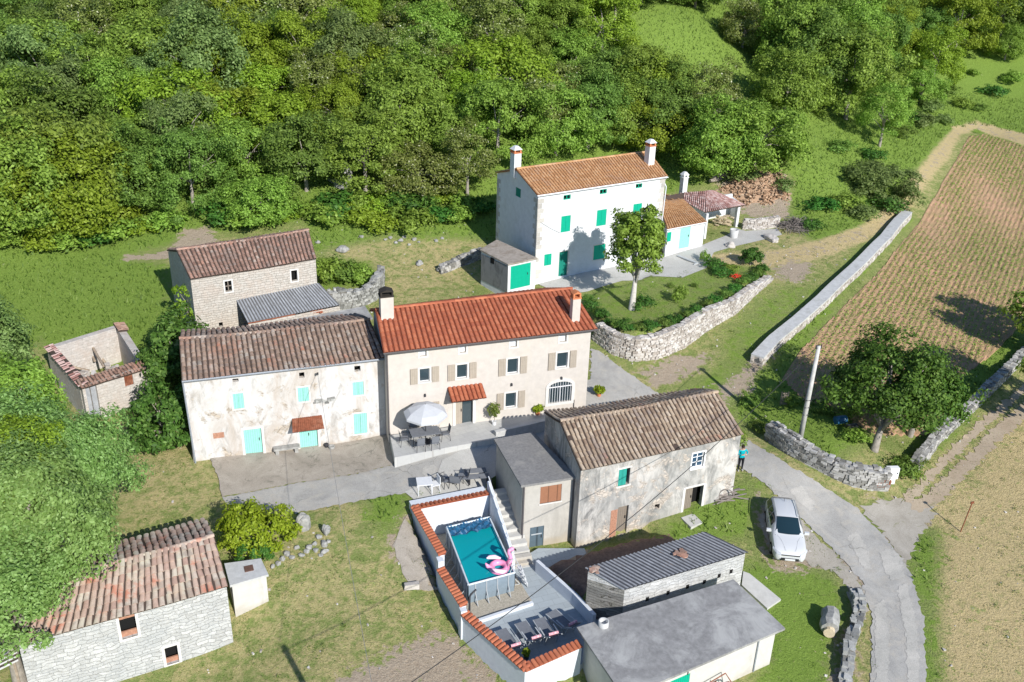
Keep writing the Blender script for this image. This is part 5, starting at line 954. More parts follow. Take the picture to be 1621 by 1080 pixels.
c = mix(nt, n2, mix(nt, ramp(nt, n1, [(.4, (0, 0, 0)), (.6, (1, 1, 1))]).outputs[0], (.42, .22, .13), (.36, .2, .115)), (.54, .36, .24)); c = mix(nt, math_(nt, 'MULTIPLY', ramp(nt, n3, [(.38, (0, 0, 0)), (.62, (1, 1, 1))]).outputs[0], .5), c, (.22, .21, .09)); nt.links.new(c, b.inputs['Base Color']); bump(nt, b, n2, .8, .08)
me.materials.append(mt); fo_ = bpy.data.objects.new('field', me); COL.objects.link(fo_); tag(fo_, kind='structure')
# ------------------------------------------------------------------ pool terrace
def c9(x, y): return 620+x/3.085, 730+y/3.085
tf = PL([c9(100,232), c9(465,150)], 1.0)+PL([(800,870),(850,868),(925,868),(952,930),(990,962),(925,1022),(831,1064)], 0)
mb = MB(); base = [P(658,812,1.9), P(772,783,1.9), P(812,880,.5), P(852,868,0), P(925,868,0), P(950,930,0), P(985,962,0), P(921,1022,1.2), P(830,1062,1.2), P(731,966,1.4), P(695,885,1.8)]
mb.prism([(p.x, p.y) for p in base], -.6, 0.0); tag(mb.build('pool_terrace', 'paving'), kind='structure')
pg = [P(664,815,1.5), P(770,790,1.5), P(808,880,.3), P(842,952,0), P(752,983,0), P(735,975,.3)]; pgz = .02
mb = MB(); mb.prism([(pg[0].x+.3, pg[0].y-.1), (pg[1].x, pg[1].y), (pg[2].x-.2, pg[2].y), (pg[3].x, pg[3].y), (pg[4].x, pg[4].y), (pg[4].x-.6, pg[4].y+.8)], -.2, pgz); tag(mb.build('gravel_bed', 'pool_gravel'), kind='structure')
def coped_wall(name, label, A, B, z0, z1, th=.22, tiles=True, mat='terrace_white', out_tilt=1):
    """rendered wall with a row of red half-round tiles laid across its top"""
    w = Wall(A, B); t = thing(name, label, 'wall', (A[0], A[1], z0), w.yaw); mb = MB(); w.box(mb, 0, w.L, z0-.3, z1, -th, 0); mb.build('wall', mat, t)
    if tiles:
        mb = MB(); n = max(2, round(w.L/.235)); mb.mi = 0
        for i in range(n):
            u = w.L*(i+.5)/n; rows = []
            for d, zz_, r in ((.1, -.0, .115), (-th-.1, .085, .1)): rows.append([w.pt(u-r*cos(pi*k/6), z1+.02+zz_+r*.7*sin(pi*k/6), d) for k in range(7)])
            mb.grid(rows); mb.grid([[q-Vector((0, 0, .025)) for q in rows[0]], rows[0]]); mb.grid([rows[1], [q-Vector((0, 0, .025)) for q in rows[1]]])
        w.box(mb, 0, w.L, z1+.001, z1+.03, -th-.07, .08); mb.build('tile_coping', 'tiles_red', t)
    return t, w
XY = lambda p: (p.x, p.y)
pA, pB = P(652,803,1.95), P(772,779,1.95); p1 = P(697,880,1.95); p2, p3 = P(693,902,1.45), P(731,961,1.45); p4, p5 = P(731,973,1.2), P(831,1063,1.2); p6 = P(921,1023,1.2)
coped_wall('terrace_wall', 'white wall with red tile coping at the ledge end of the pool', XY(pB), XY(pA), -.2, 1.93)
coped_wall('terrace_wall', 'white wall with red tile coping along the tall stretch beside the pool, nearest the gravel walk', XY(pA), XY(p1), -.2, 1.95)
coped_wall('terrace_wall', 'white wall with red tile coping, lower middle stretch beside the near pool corner', XY(p2), XY(p3), -.5, 1.45)
coped_wall('terrace_wall', 'longest white coped wall, sloping past the sun loungers', XY(p4), XY(p5), -.9, 1.2)
coped_wall('terrace_wall', 'short white coped wall between the sun loungers and the grey garage', XY(p5), XY(p6), -.9, 1.2)
for nm, p, h_, lb in (('wall_pier', (p1+p2)/2, 1.9, 'white pier joining the tall and middle coped walls'), ('wall_pier', (p3+p4)/2, 1.42, 'white pier joining the middle and long coped walls')):
    mb = MB(); mb.box((p.x+.05, p.y+.05, h_/2-.4), (.3, .42, h_+.8), .35); tag(mb.build(nm, 'terrace_white'), lb, 'pier')
# white ledge behind the tile row
mb = MB(); w = Wall(XY(pB), XY(pA)); w.box(mb, .05, w.L, 1.0, 1.99, .1, .55); tag(mb.build('ledge', 'terrace_white'), 'white rendered ledge behind the red tile coping, below the white table', 'ledge')
# side wall with handrail down the stairs, and stairs
sA, sB = P(771, 762, 2.45), P(811, 884, .75)
w = Wall(XY(sA), XY(sB)); st = thing('stair_wall', 'white stair wall with a metal handrail between pool and tower annex', 'wall', (sA.x, sA.y, 0), w.yaw); mb = MB()
b = [w.pt(0, -.3, 0), w.pt(w.L, -.3, 0), w.pt(w.L, -.3, -.16), w.pt(0, -.3, -.16)]; t_ = [w.pt(0, 2.45, 0), w.pt(w.L, .75, 0), w.pt(w.L, .75, -.16), w.pt(0, 2.45, -.16)]
for q in (b, t_): q.reverse()
mb.hexa([b[3], b[2], b[1], b[0]], [t_[3], t_[2], t_[1], t_[0]]); mb.build('wall', 'terrace_white', st)
mb = MB(); mb.tube([w.pt(.0, 2.75, -.08), w.pt(w.L, 1.05, -.08)], .025, 6)
for k in range(6): f = .05+.9*k/5; mb.tube([w.pt(w.L*f, 2.4-1.7*f, -.08), w.pt(w.L*f, 2.75-1.7*f, -.08)], .016, 5)
mb.build('handrail', 'rail_white', st)
ns = 11; mb = MB(); lw = A1.left
for k in range(ns):
    f0, f1 = k/ns, (k+1)/ns; a, b_ = w.pt(w.L*f0, 0, -.17), w.pt(w.L*f1, 0, -.17); L0 = w.L; d = -1.05+.12*f0
    z = 2.0*(1-f1)+.02; mb.hexa([Vector((*XY(q), -.3)) for q in (w.pt(L0*f1, 0, -.17), w.pt(L0*f1, 0, -1.25), w.pt(L0*f0, 0, -1.25), w.pt(L0*f0, 0, -.17))][::-1], [Vector((*XY(q), z)) for q in (w.pt(L0*f1, 0, -.17), w.pt(L0*f1, 0, -1.25), w.pt(L0*f0, 0, -1.25), w.pt(L0*f0, 0, -.17))][::-1])
tag(mb.build('stairs', 'slab_grey'), 'narrow concrete stairs descending between stair wall and tower annex', 'stairs')
mb = MB(); q = P(828, 893, 0); mb.box(q+Vector((0, 0, .09)), (.9, .3, .18), .3); mb.box(q+Vector((-.05, .25, .18)), (.95, .3, .36), .3); tag(mb.build('doorstep', 'concrete_plaster'), 'two pale steps at the foot of the narrow stairs', 'step')
cA, cB_ = P(748, 984, .1), P(842, 953, .1); w = Wall(XY(cA), XY(cB_)); mb = MB(); w.box(mb, 0, w.L, -.1, .17, 0, .16); tag(mb.build('kerb', 'terrace_white'), 'low white kerb between the pool gravel and the grey paving', 'kerb')
# pool
PZ = 1.16; q0, q1, q3 = P(741.6, 926, PZ), P(814.5, 906.7, PZ), P(702.7, 824, PZ); wp = Wall(XY(q0), XY(q1)); PW = wp.L; PLn = 4.75
pool = thing('frame_pool', 'rectangular grey-walled frame pool with turquoise water', 'pool', (q0.x, q0.y, pgz), wp.yaw)
R = Matrix.Rotation(wp.yaw+.0, 3, 'Z'); vd = (q3-q0); vd.z = 0; vd.normalize(); ud = wp.u; 
def pp(a, b_, z): return Vector((q0.x, q0.y, 0))+ud*a+vd*b_+Vector((0, 0, z))
mb = MB(); cs = [pp(0, 0, 0), pp(PW, 0, 0), pp(PW, PLn, 0), pp(0, PLn, 0)]; cu = Vector((0, 0, 1))
for k in range(4):
    a, b_ = cs[k], cs[(k+1) % 4]; mb.grid([[a.lerp(b_, i/8)+Vector((0, 0, z))+(Vector(((b_-a).y, -(b_-a).x, 0)).normalized()*(.05*sin(pi*z/PZ))) for i in range(9)] for z in (pgz+.0, .4, .8, PZ-.03)])
mb.build('pool_wall', 'pool_wall', pool, smooth=False)
mb = MB(); i_ = .07; ci = [pp(i_, i_, 0), pp(PW-i_, i_, 0), pp(PW-i_, PLn-i_, 0), pp(i_, PLn-i_, 0)]
for k in range(4): a, b_ = ci[k], ci[(k+1) % 4]; mb.poly([a+cu*.05, a+cu*(PZ-.02), b_+cu*(PZ-.02), b_+cu*.05])
mb.poly([c+cu*.06 for c in ci]); mb.build('liner', 'pool_liner', pool)
mb = MB()
for k in range(4): mb.tube([cs[k]+cu*PZ, cs[(k+1) % 4]+cu*PZ], .05, 8)
mb.build('top_rail', 'pool_rim', pool)
mb = MB()
for k in range(4):
    a, b_ = cs[k], cs[(k+1) % 4]; n_ = 4 if k % 2 == 0 else 7; o_ = Vector(((b_-a).y, -(b_-a).x, 0)).normalized()
    for i in range(n_): mb = MB(); p = a.lerp(b_, (i+.6)/(n_+.2)); d_ = (b_-a).normalized(); mb.tube([p+cu*(PZ-.02)+o_*.03, p+cu*.3+o_*.09], .028, 6); mb.tube([p+cu*.55+o_*.09, p+cu*(pgz+.03)+o_*.42-d_*.0], .022, 6); mb.tube([p+cu*(pgz+.03)+o_*.42, p+cu*(pgz+.03)+o_*.05], .018, 6); mb.build('support_leg', 'frame_grey', pool)
mb = MB(); mb.poly([c+cu*(PZ-.14) for c in ci]); mb.build('pool_water', 'water', pool)
# rolled solar cover at the far end
mb = MB(); rows = []; nx_ = 26
for j in range(7):
    t = j/6; rows.append([pp(-.04+(PW+.08)*i/nx_, PLn+.04-t*.85+.06*sin(i*1.1)*t, PZ-.03-.06*t+.09*abs(sin(i*1.7+j*2.3))*(1-.3*t)+.05*sin(j*1.9+i*.7)) for i in range(nx_+1)])
mb.grid(rows); cv = mb.build('pool_cover', 'tarp_blue'); tag(cv, 'crumpled dark blue cover gathered at the far end of the pool', 'pool cover')
# ladder
lp = pp(PW+.02, .45, 0); ld = thing('pool_ladder', 'white and grey pool ladder at the near corner of the pool', 'ladder', (lp.x, lp.y, pgz)); 
for s in (0, .45):
    mb = MB(); b_ = lp-vd*s*1.0; mb.tube([b_+ud*-.35+cu*.3, b_+ud*-.25+cu*1.3, b_+ud*-.1+cu*1.62, b_+ud*.15+cu*1.62, b_+ud*.3+cu*1.3, b_+ud*.75+cu*.03], .025, 6); mb.build('rail', 'frame_grey', ld)
for k in range(4):
    z = .28+.28*k; b_ = lp-vd*.225+ud*(.3+.42*(1-z/1.3)); mb = MB(); mb.box(b_+cu*z, (.16, .44, .05), atan2(ud.y, ud.x)); mb.build('tread', 'white_plastic', ld)
mb = MB()
for k in range(5):
    for s in range(4):
        if (k+s) % 2: b_ = lp-vd*(.05+.12*s)+ud*(.37+.42*(1-(.2+.25*k)/1.3)); mb.box(b_+cu*(.2+.25*k), (.02, .1, .2), atan2(ud.y, ud.x))
mb.build('safety_panel', 'white_plastic', ld)
# flamingo float
fz = PZ-.15; f0 = P(790, 899, fz+.1); fl = thing('flamingo_float', 'pink inflatable flamingo ring floating in the pool corner', 'pool float', (f0.x, f0.y, fz), .35); Mf = MW[fl.name]
def ft(pts_): return [Mf@Vector(p) for p in pts_]
mb = MB(); R1, r1 = .38, .15; mb.grid([[Mf@Vector(((R1+r1*cos(2*pi*j/14))*cos(2*pi*i/32), (R1+r1*cos(2*pi*j/14))*1.0*sin(2*pi*i/32), .13+r1*sin(2*pi*j/14))) for j in range(14)] for i in range(33)], True); mb.build('ring', 'pink_vinyl', fl, smooth=True)
mb = MB(); mb.tube(ft([(.5, .05, .2), (.62, .05, .42), (.6, .05, .68), (.5, .05, .88), (.52, .05, 1.02), (.62, .05, 1.08)]), [.15, .12, .095, .085, .09, .085], 12); nk = mb.build('neck', 'pink_vinyl', fl, smooth=True)
mb = MB(); mb.lathe((0, 0, 0), [(0, -.13), (.08, -.1), (.12, 0), (.08, .1), (0, .13)], 12); 
for i, v_ in enumerate(mb.v): mb.v[i] = tuple(Mf@(Vector((v_[0]*1.15, v_[1]*.9, v_[2]*.9))+Vector((.66, .05, 1.07))))
mb.build('head', 'pink_vinyl', nk, smooth=True); mb = MB(); mb.tube(ft([(.75, .05, 1.05), (.86, .05, 1.0), (.9, .05, .88)]), [.055, .045, .012], 8); mb.build('beak', 'black_vinyl', nk, smooth=True)
for s in (-1, 1):
    mb = MB(); mb.tube(ft([(.25, s*.5, .25), (-.05, s*.6, .33), (-.35, s*.55, .42), (-.52, s*.42, .5)]), [.05, .12, .1, .03], 8); mb.build('wing', 'pink_pale', fl, smooth=True)
mb = MB(); mb.tube(ft([(-.45, 0, .22), (-.62, 0, .36), (-.72, 0, .55)]), [.13, .1, .03], 8); mb.build('tail', 'pink_vinyl', fl, smooth=True)
# shower hose post by the coped wall
q = P(743, 975, .05); mb = MB(); mb.tube([q, q+Vector((0, 0, 1.15)), q+Vector((.05, 0, 1.3)), q+Vector((.3, .12, 1.52))], .05, 8); tag(rebase(mb.build('garden_shower', 'dark_metal', smooth=True), q), 'black bent garden shower post between pool and coped wall', 'shower')
# loungers
def lounger():
    t = thing('sun_lounger', 'x', 'sun lounger', (0, 0, 0), 0, 'dark folding loungers on the pool terrace'); mb = MB()
    for s in (-.31, .31): mb.tube([(-.95, s, .36), (.25, s, .36)], .025, 6); mb.tube([(.25, s, .36), (.88, s, .86)], .025, 6)
    mb.build('frame', 'frame_grey', t)
    for s in (-.31, .31):
        mb = MB(); mb.tube([(-.75, s, .36), (-.6, s, 0)], .02, 6); mb.build('leg', 'frame_grey', t); mb = MB(); mb.tube([(.1, s, .36), (.4, s, 0), (.62, s, .62)], .02, 6); mb.build('leg', 'frame_grey', t)
    for s in (-.36, .36): mb = MB(); mb.box((.15, s, .6), (.55, .06, .03)); mb.build('armrest', 'frame_grey', t)
    mb = MB(); mb.grid([[(-.95+1.2*i/6, s, .37-.02*sin(pi*i/6)) for i in range(7)] for s in (-.3, .3)]); mb.grid([[(-.95+1.2*i/6, s, .345-.02*sin(pi*i/6)) for i in range(7)] for s in (.3, -.3)]); mb.build('seat', 'lounger_fabric', t)
    mb = MB(); mb.grid([[(.25+.63*i/5, s, .37+.5*i/5) for i in range(6)] for s in (-.3, .3)]); mb.grid([[(.27+.63*i/5, s, .35+.5*i/5) for i in range(6)] for s in (.3, -.3)]); mb.build('backrest', 'lounger_fabric', t)
    mb = MB(); n0 = len(mb.v); mb.grid([[(.62+.07*cos(2*pi*k/10), -.24+.48*i/8, .78+.07*sin(2*pi*k/10)) for k in range(10)] for i in range(9)], True); mb.build('head_pillow', 'towel_pink', t, smooth=True)
    return t
L0 = lounger(); index_kids(L0)
for i, (px, py, yw, lb) in enumerate([(806,1022,-1.1,'dark lounger with pink pillow closest to the long coped wall, beside the lime plant'), (838,1010,-1.1,'dark lounger with pink pillow, second from the long coped wall, mostly in sun'), (866,1004,-1.15,'dark lounger with pink pillow, third from the long coped wall, half in shade'), (892,990,-.9,'dark lounger standing alone in the shade of the stone shed')]):
    o = L0 if i == 0 else copy_tree(L0); p = P(px, py, .2); o.location = (p.x, p.y, 0.0); o.rotation_euler = (0, 0, yw); o['label'] = lb
def leaf_pot(name, label, px, z, potmat, leafm, rad, n, hgt_=.5, pot=.18, cat='potted plant', stem=0):
    q = P(*px, z); t = thing(name, label, cat, (q.x, q.y, z)); mb = MB(); 
    mb.lathe((q.x, q.y, z), [(0, 0), (pot*.75, 0), (pot, pot*1.5), (pot*.9, pot*1.5), (pot*.85, pot*1.2), (0, pot*1.2)], 14); mb.build('pot', potmat, t, smooth=False)
    c = np.array([q.x, q.y, z+pot*1.5+stem+hgt_*.5]); d = RNG.normal(size=(n, 3)); d /= np.linalg.norm(d, axis=1)[:, None]; pos = c+d*RNG.uniform(.3, 1, (n, 1))*np.array([rad, rad, hgt_*.55])
    v = leaf_quads(pos, d+RNG.normal(0, .5, (n, 3)), RNG.uniform(.05, .1, n)*1.2); me = mesh_np('foliage', v-np.array(MW[t.name].translation), 4, leafm); o = bpy.data.objects.new('foliage', me); COL.objects.link(o); o.parent = t
    if stem: mb = MB(); mb.tube([(q.x, q.y, z+pot), (q.x+.04, q.y, z+pot*1.5+stem)], .02, 6); mb.build('stem', 'bark', t)
    return t
def leaf_quads(pos, nrm, size, aspect=.6):
    n = len(pos); nrm = nrm/(np.linalg.norm(nrm, axis=1)[:, None]+1e-9); r = RNG.normal(size=(n, 3)); a = np.cross(nrm, r); a /= np.linalg.norm(a, axis=1)[:, None]+1e-9; b = np.cross(nrm, a)
    s = np.asarray(size).reshape(-1, 1); a = a*s; b = b*s*aspect
    return np.stack([pos-a, pos-b*.9+a*.1, pos+a, pos+b*.9+a*.1], 1).reshape(-1, 3)
leaf_pot('potted_plant', 'small lime green plant in a dark pot at the corner behind the loungers', (833, 1043), 0, 'dark_metal', 'leaf_gold', .2, 160, .35, .14)
leaf_pot('potted_plant', 'grey-leaved plant in a white pot on the low shelter edge by the pool terrace', (897, 940), 0.0, 'white_plastic', 'leaf_olive', .2, 140, .35, .14)
leaf_pot('potted_plant', 'tall loose oleander in a white pot on the house terrace', (782, 672), 2.42, 'white_plastic', 'leaf_olive', .42, 420, .9, .15, stem=.35)
leaf_pot('lime_shrub', 'round lime green shrub beside the beige house corner, next to the lane', (948, 627), 2.25, 'terracotta', 'leaf_gold', .4, 520, .45, .16, 'shrub')
leaf_pot('lime_shrub', 'round lime green shrub under the arched window, by the barn roof', (851, 656), 2.42, 'terracotta', 'leaf_gold', .42, 520, .45, .16, 'shrub')
# parasol with table and chairs on the house terrace
zt = 2.42; u0 = P(674, 700, zt); t = thing('parasol', 'large light grey parasol on the beige house terrace', 'parasol', (u0.x, u0.y, zt)); ap = u0+cu*2.55
mb = MB(); mb.tube([u0, ap], .03, 8); mb.build('pole', 'dark_metal', t); mb = MB(); mb.box(u0+cu*.04, (.55, .55, .08)); mb.build('base', 'dark_metal', t)
mb = MB(); n8 = 8; rr8 = 1.28
ring = lambda r, dz: [ap+Vector((r*cos(2*pi*(k+.5)/8+.3)*(1), r*sin(2*pi*(k+.5)/8+.3), dz)) for k in range(8)]
mb.grid([[ap]*8, ring(.5, -.16), ring(1.0, -.36), ring(rr8, -.62)], True); a_, b_ = ring(rr8, -.62), ring(rr8, -.74); mb.grid([a_, b_], True); mb.build('canopy', 'umbrella_cloth', t)
mb = MB(); [mb.tube([ap-cu*.05, p+cu*.0-cu*.02], .012, 4) for p in ring(1.22, -.62)]; mb.build('ribs', 'dark_metal', t)
def metal_chair(name='garden_chair', lbl='x', grp='dark garden chairs under the grey parasol'):
    t = thing(name, lbl, 'chair', (0, 0, 0), 0, grp)
    mb = MB(); mb.box((0, 0, .44), (.46, .46, .035)); mb.build('seat', 'lounger_fabric', t); mb = MB(); mb.grid([[(-.22, .22+.02*0, .5), (.22, .22, .5)], [(-.22, .3, .95), (.22, .3, .95)]]); mb.grid([[(.22, .24, .5), (-.22, .24, .5)], [(.22, .32, .95), (-.22, .32, .95)]]); mb.build('backrest', 'lounger_fabric', t)
    for sx in (-.23, .23):
        for sy in (-.22, .22): mb = MB(); mb.tube([(sx, sy, .45), (sx*1.1, sy*1.25, 0)], .016, 5); mb.build('leg', 'dark_metal', t)
        mb = MB(); mb.tube([(sx*1.1, -.2, .45), (sx*1.15, -.2, .64), (sx*1.15, .27, .66)], .016, 5); mb.build('armrest', 'dark_metal', t)
    return t
tb = u0+Vector((-.05, .0, 0)); t = thing('garden_table', 'dark garden table under the grey parasol', 'table', tb, .32); M_ = MW[t.name]; mb = MB(); mb.box(M_@Vector((0, 0, .72)), (1.7, .9, .04), .32); mb.build('tabletop', 'lounger_fabric', t)
for sx in (-.75, .75):
    for sy in (-.38, .38): mb = MB(); mb.tube([M_@Vector((sx, sy, .7)), M_@Vector((sx, sy, 0))], .02, 5); mb.build('leg', 'dark_metal', t)
CH = metal_chair(); index_kids(CH)
for i, (dx, dy, rot, lb) in enumerate([(-.45,-.78,pi,'dark garden chair under the parasol, on the lane side nearest the farmhouse'), (.4,-.78,pi,'dark garden chair under the parasol, on the lane side nearest the front door'), (-.45,.78,0,'dark garden chair under the parasol, against the house wall nearest the farmhouse'), (.4,.78,0,'dark garden chair under the parasol, against the house wall nearest the front door'), (-1.2,0,pi/2,'dark garden chair at the table end facing the downpipe'), (1.2,0,-pi/2,'dark garden chair at the table end facing the front door')]):
    o = CH if i == 0 else copy_tree(CH); q = M_@Vector((dx, dy, 0)); o.location = q; o.rotation_euler = (0, 0, .32+rot); o['label'] = lb
# second seating corner above the pool
zy = H(*XY(P(720, 765, 1.95)))+.06
q = P(672, 779, zy); t = thing('garden_table', 'white plastic table on the yard above the pool wall', 'table', (q.x, q.y, zy), .2); M_ = MW[t.name]; mb = MB(); mb.box(M_@Vector((0, 0, .7)), (.85, .8, .05), .2); mb.build('tabletop', 'white_plastic', t)
for sx in (-.34, .34):
    for sy in (-.32, .32): mb = MB(); mb.tube([M_@Vector((sx, sy, .68)), M_@Vector((sx*1.1, sy*1.1, 0))], [.03, .025], 6); mb.build('leg', 'white_plastic', t)
q = P(688, 776, zy); t = thing('garden_chair', 'white plastic chair beside the white table above the pool', 'chair', (q.x, q.y, zy), -1.1); M_ = MW[t.name]; mb = MB(); mb.box(M_@Vector((0, 0, .43)), (.48, .46, .04), -1.1); mb.build('seat', 'white_plastic', t); mb = MB(); mb.box(M_@Vector((0, .24, .68)), (.48, .04, .46), -1.1); mb.build('backrest', 'white_plastic', t)
for sx in (-.2, .2):
    for sy in (-.2, .2): mb = MB(); mb.tube([M_@Vector((sx, sy, .42)), M_@Vector((sx*1.15, sy*1.15, 0))], .022, 5); mb.build('leg', 'white_plastic', t)
AC = metal_chair('armchair', 'x', 'black armchairs on the yard above the pool'); index_kids(AC)
for i, (px, py, rot, sc_, lb) in enumerate([(704,768,2.4,1.25,'black armchair on the yard above the pool, closer to the white table'), (722,770,2.9,1.25,'black armchair on the yard above the pool, between its twin and the benches'), (733,764,-1.6,1.25,'black armchair with its back to the striped benches above the pool')]):
    o = AC if i == 0 else copy_tree(AC); q = P(px, py, zy); o.location = (q.x, q.y, zy); o.rotation_euler = (0, 0, rot); o.scale = (sc_, sc_, .95); o['label'] = lb
for i, (px, py, lb) in enumerate([(752,755,'grey slatted bench at the top of the stairs, nearer the lane'), (757,764,'grey slatted bench at the top of the stairs, nearer the pool')]):
    q = P(px, py, zy); t = thing('slatted_bench', lb, 'bench', (q.x, q.y, zy), .2, 'grey slatted benches above the pool'); M_ = MW[t.name]; mb = MB()
    for k in range(4): mb.box(M_@Vector((0, -.18+.12*k, .42)), (1.25, .09, .03), .2)
    mb.build('seat', 'lounger_fabric', t)
    for s in (-.5, .5): mb = MB(); mb.box(M_@Vector((s, 0, .2)), (.05, .4, .4), .2); mb.build('leg', 'dark_metal', t)
# ------------------------------------------------------------------ vegetation
def crown_pts(rx, ry, rz, ncl, per, crad, seed, flat=.0, lowcut=-.7, spread=.62, up=.35, shell=.55):
    """leaf clumps spread through a lobed crown volume; returns positions and facings"""
    rg = np.random.default_rng(seed); d = rg.normal(size=(ncl*3, 3)); d /= np.linalg.norm(d, axis=1)[:, None]; d = d[d[:, 2] > lowcut][:ncl]
    lob = 1+.16*np.sin(d[:, 0]*5+seed)+.16*np.sin(d[:, 1]*6+seed*2)+.1*np.sin(d[:, 2]*7+seed)
    rad = rg.uniform(shell, 1, len(d))**.6*lob; c = d*rad[:, None]*np.array([rx, ry, rz]); cr = crad*rg.uniform(.6, 1.35, len(d))
    k = np.repeat(np.arange(len(d)), per); e = rg.normal(size=(len(k), 3)); e += d[k]*.55; e[:, 2] += up*.6; e /= np.linalg.norm(e, axis=1)[:, None]
    rr_ = rg.uniform(.45, 1.1, len(k))[:, None]; pos = c[k]+e*cr[k][:, None]*rr_*np.array([1, 1, .75]); nrm = e*.9+d[k]*.4+rg.normal(0, .5, (len(k), 3)); nrm[:, 2] += up
    return pos, nrm, c
def crown_mesh(name, p, leaf, size, zc, mat, aspect=.6, extra=None):
    pos, nrm, c = p; v = leaf_quads(pos, nrm, RNG.uniform(.55, 1.25, len(pos))*size, aspect); v[:, 2] += zc; return mesh_np(name, v, 4, mat)
def trunk_builder(h, r0, tips, lean=(0, 0), n=7, fork=.45):
    mb = MB(); top = Vector((lean[0], lean[1], h)); mb.tube([(0, 0, -.3), (0, 0, 0.02), Vector((lean[0]*.4, lean[1]*.4, h*.5)), top], [r0*1.35, r0*1.1, r0*.8, r0*.5], 9)
    for k, t in enumerate(tips):
        t = Vector(t); s = Vector((lean[0], lean[1], h))*(fork+(1-fork)*(.2+.8*((k*37) % 10)/10)); mid = s.lerp(t, .5)+Vector((0, 0, .12*(t-s).length)); mb.tube([s, mid, t], [r0*.42, r0*.26, r0*.08], 5)
    return mb
def make_tree(name, label, cat, loc, crown_me, trunk_me, mat, scale=1, rot=0, group=None, barkmat='bark', sz=None):
    t = thing(name, label, cat, loc, 0, group); t.rotation_euler = (0, 0, rot); t.scale = (scale, scale, sz or scale)
    c = bpy.data.objects.new('crown', crown_me); COL.objects.link(c); c.parent = t
    if mat: c.material_slots[0].link = 'OBJECT'; c.material_slots[0].material = MATS[mat]
    if trunk_me: k = bpy.data.objects.new('trunk', trunk_me); COL.objects.link(k); k.parent = t
    return t
def mesh_of(mb, name, mat, smooth=True):
    me = bpy.data.meshes.new(name); me.from_pydata([tuple(v) for v in mb.v], [], mb.f); me.materials.append(MATS[mat]); me.polygons.foreach_set('use_smooth', [smooth]*len(mb.f)); me.update(); return me
# forest kinds
VAR = []
for s, (rx, ry, rz, ncl, per, cr, h, sz, up) in enumerate([(3.4,3.4,3.2,100,205,.9,3.0,.122,.4), (3.9,3.6,2.8,105,150,.9,2.7,.145,.5), (2.8,2.9,3.8,95,200,.8,3.5,.118,.35), (3.3,3.5,3.5,125,165,.72,3.2,.112,.35), (3.1,2.8,3.0,90,215,.85,2.8,.125,.45), (3.6,3.8,3.3,105,210,.95,3.0,.125,.45), (2.6,2.6,3.4,66,160,.75,3.7,.11,.35)]):
    p = crown_pts(rx, ry, rz, ncl, per, cr, 40+s, up=up); tips = [(c[0]*.8, c[1]*.8, c[2]*.8+h) for c in p[2][:9]]
    VAR.append((crown_mesh('crown', p, None, sz, h, 'leaf_mid'), mesh_of(trunk_builder(h*.95, .17, tips), 'trunk', 'bark'), max(rx, ry)))
SP = {'leaf_mid': 'mid green leafy tree', 'leaf_lime': 'yellow green leafy tree', 'leaf_dark': 'dark green dense tree', 'leaf_blue': 'dull blue green tree', 'leaf_olive': 'olive tree-tone acacia with pale blossom'}
SP['leaf_olive'] = 'olive green acacia with pale blossom'
FOREST = [(-330,430),(-100,400),(0,378),(60,384),(120,384),(165,378),(215,368),(250,352),(285,345),(320,352),(345,345),(400,356),(470,348),(505,330),(560,320),(640,322),(700,305),(740,318),(778,322),(786,262),(900,250),(1050,250),(1110,268),(1165,262),(1190,235),(1165,205),(1110,200),(1040,170),(1005,120),(1000,-60),(-330,-60)]
EAST = [(1225,110),(1260,150),(1330,160),(1370,150),(1410,140),(1455,130),(1480,110),(1640,70),(1700,-60),(1240,-60),(1225,40)]
NORTH = [(1000,-60),(1240,-60),(1235,-8),(1130,0),(1050,10),(1000,20)]
def zone(px, py):
    if py < 110: return 'high on the slope'
    if px < 330: return 'at the forest edge above the tall meadow' if py > 270 else 'on the slope above the tall meadow'
    if px < 560: return 'right behind the old stone house' if py > 240 else 'on the slope above the old stone house'
    if px < 800: return 'at the forest edge above the dry lawn' if py > 210 else 'on the slope above the dry lawn'
    if px < 1070: return 'just behind the white house' if py > 150 else 'on the slope behind the white house'
    return 'above the dug earth bank'
rs = random.Random(5); spots = []
fw0 = np.array([-75., 84.]); fcount = 0; protos = {}

cand = []
for j in range(22):
    for i in range(44):
        x = -88+i*5.1+(j % 2)*2.5+rs.uniform(-1.3, 1.3); yy = 68+j*5.0+rs.uniform(-1.3, 1.3); z = H(x, yy); px, py = proj((x, yy, z)); cand.append((x, yy, z, px, py))
def pin(poly, px, py): return bool(inside(poly, np.array([px]), np.array([py]))[0])
def species(px, py):
    r = rs.random()
    if px < 330 and 130 < py: w = ['leaf_blue', 'leaf_mid', 'leaf_dark', 'leaf_lime']; pr = [.45, .35, .12, .08]
    elif 330 <= px < 560 and py > 200: w = ['leaf_lime', 'leaf_mid', 'leaf_olive', 'leaf_dark']; pr = [.45, .25, .15, .15]
    elif 480 <= px < 800: w = ['leaf_olive', 'leaf_lime', 'leaf_mid', 'leaf_dark', 'leaf_blue']; pr = [.38, .25, .17, .1, .1]
    elif px >= 800 and py > 130: w = ['leaf_mid', 'leaf_olive', 'leaf_lime', 'leaf_dark']; pr = [.35, .2, .2, .25]
    elif py < 140 and px < 560: w = ['leaf_mid', 'leaf_dark', 'leaf_lime', 'leaf_olive', 'leaf_blue']; pr = [.25, .3, .1, .2, .15]
    else: w = ['leaf_mid', 'leaf_lime', 'leaf_dark', 'leaf_olive', 'leaf_blue']; pr = [.32, .22, .2, .18, .08]
    a = 0
    for k, q in zip(w, pr):
        a += q
        if r < a: return k
    return w[0]
nf = 0
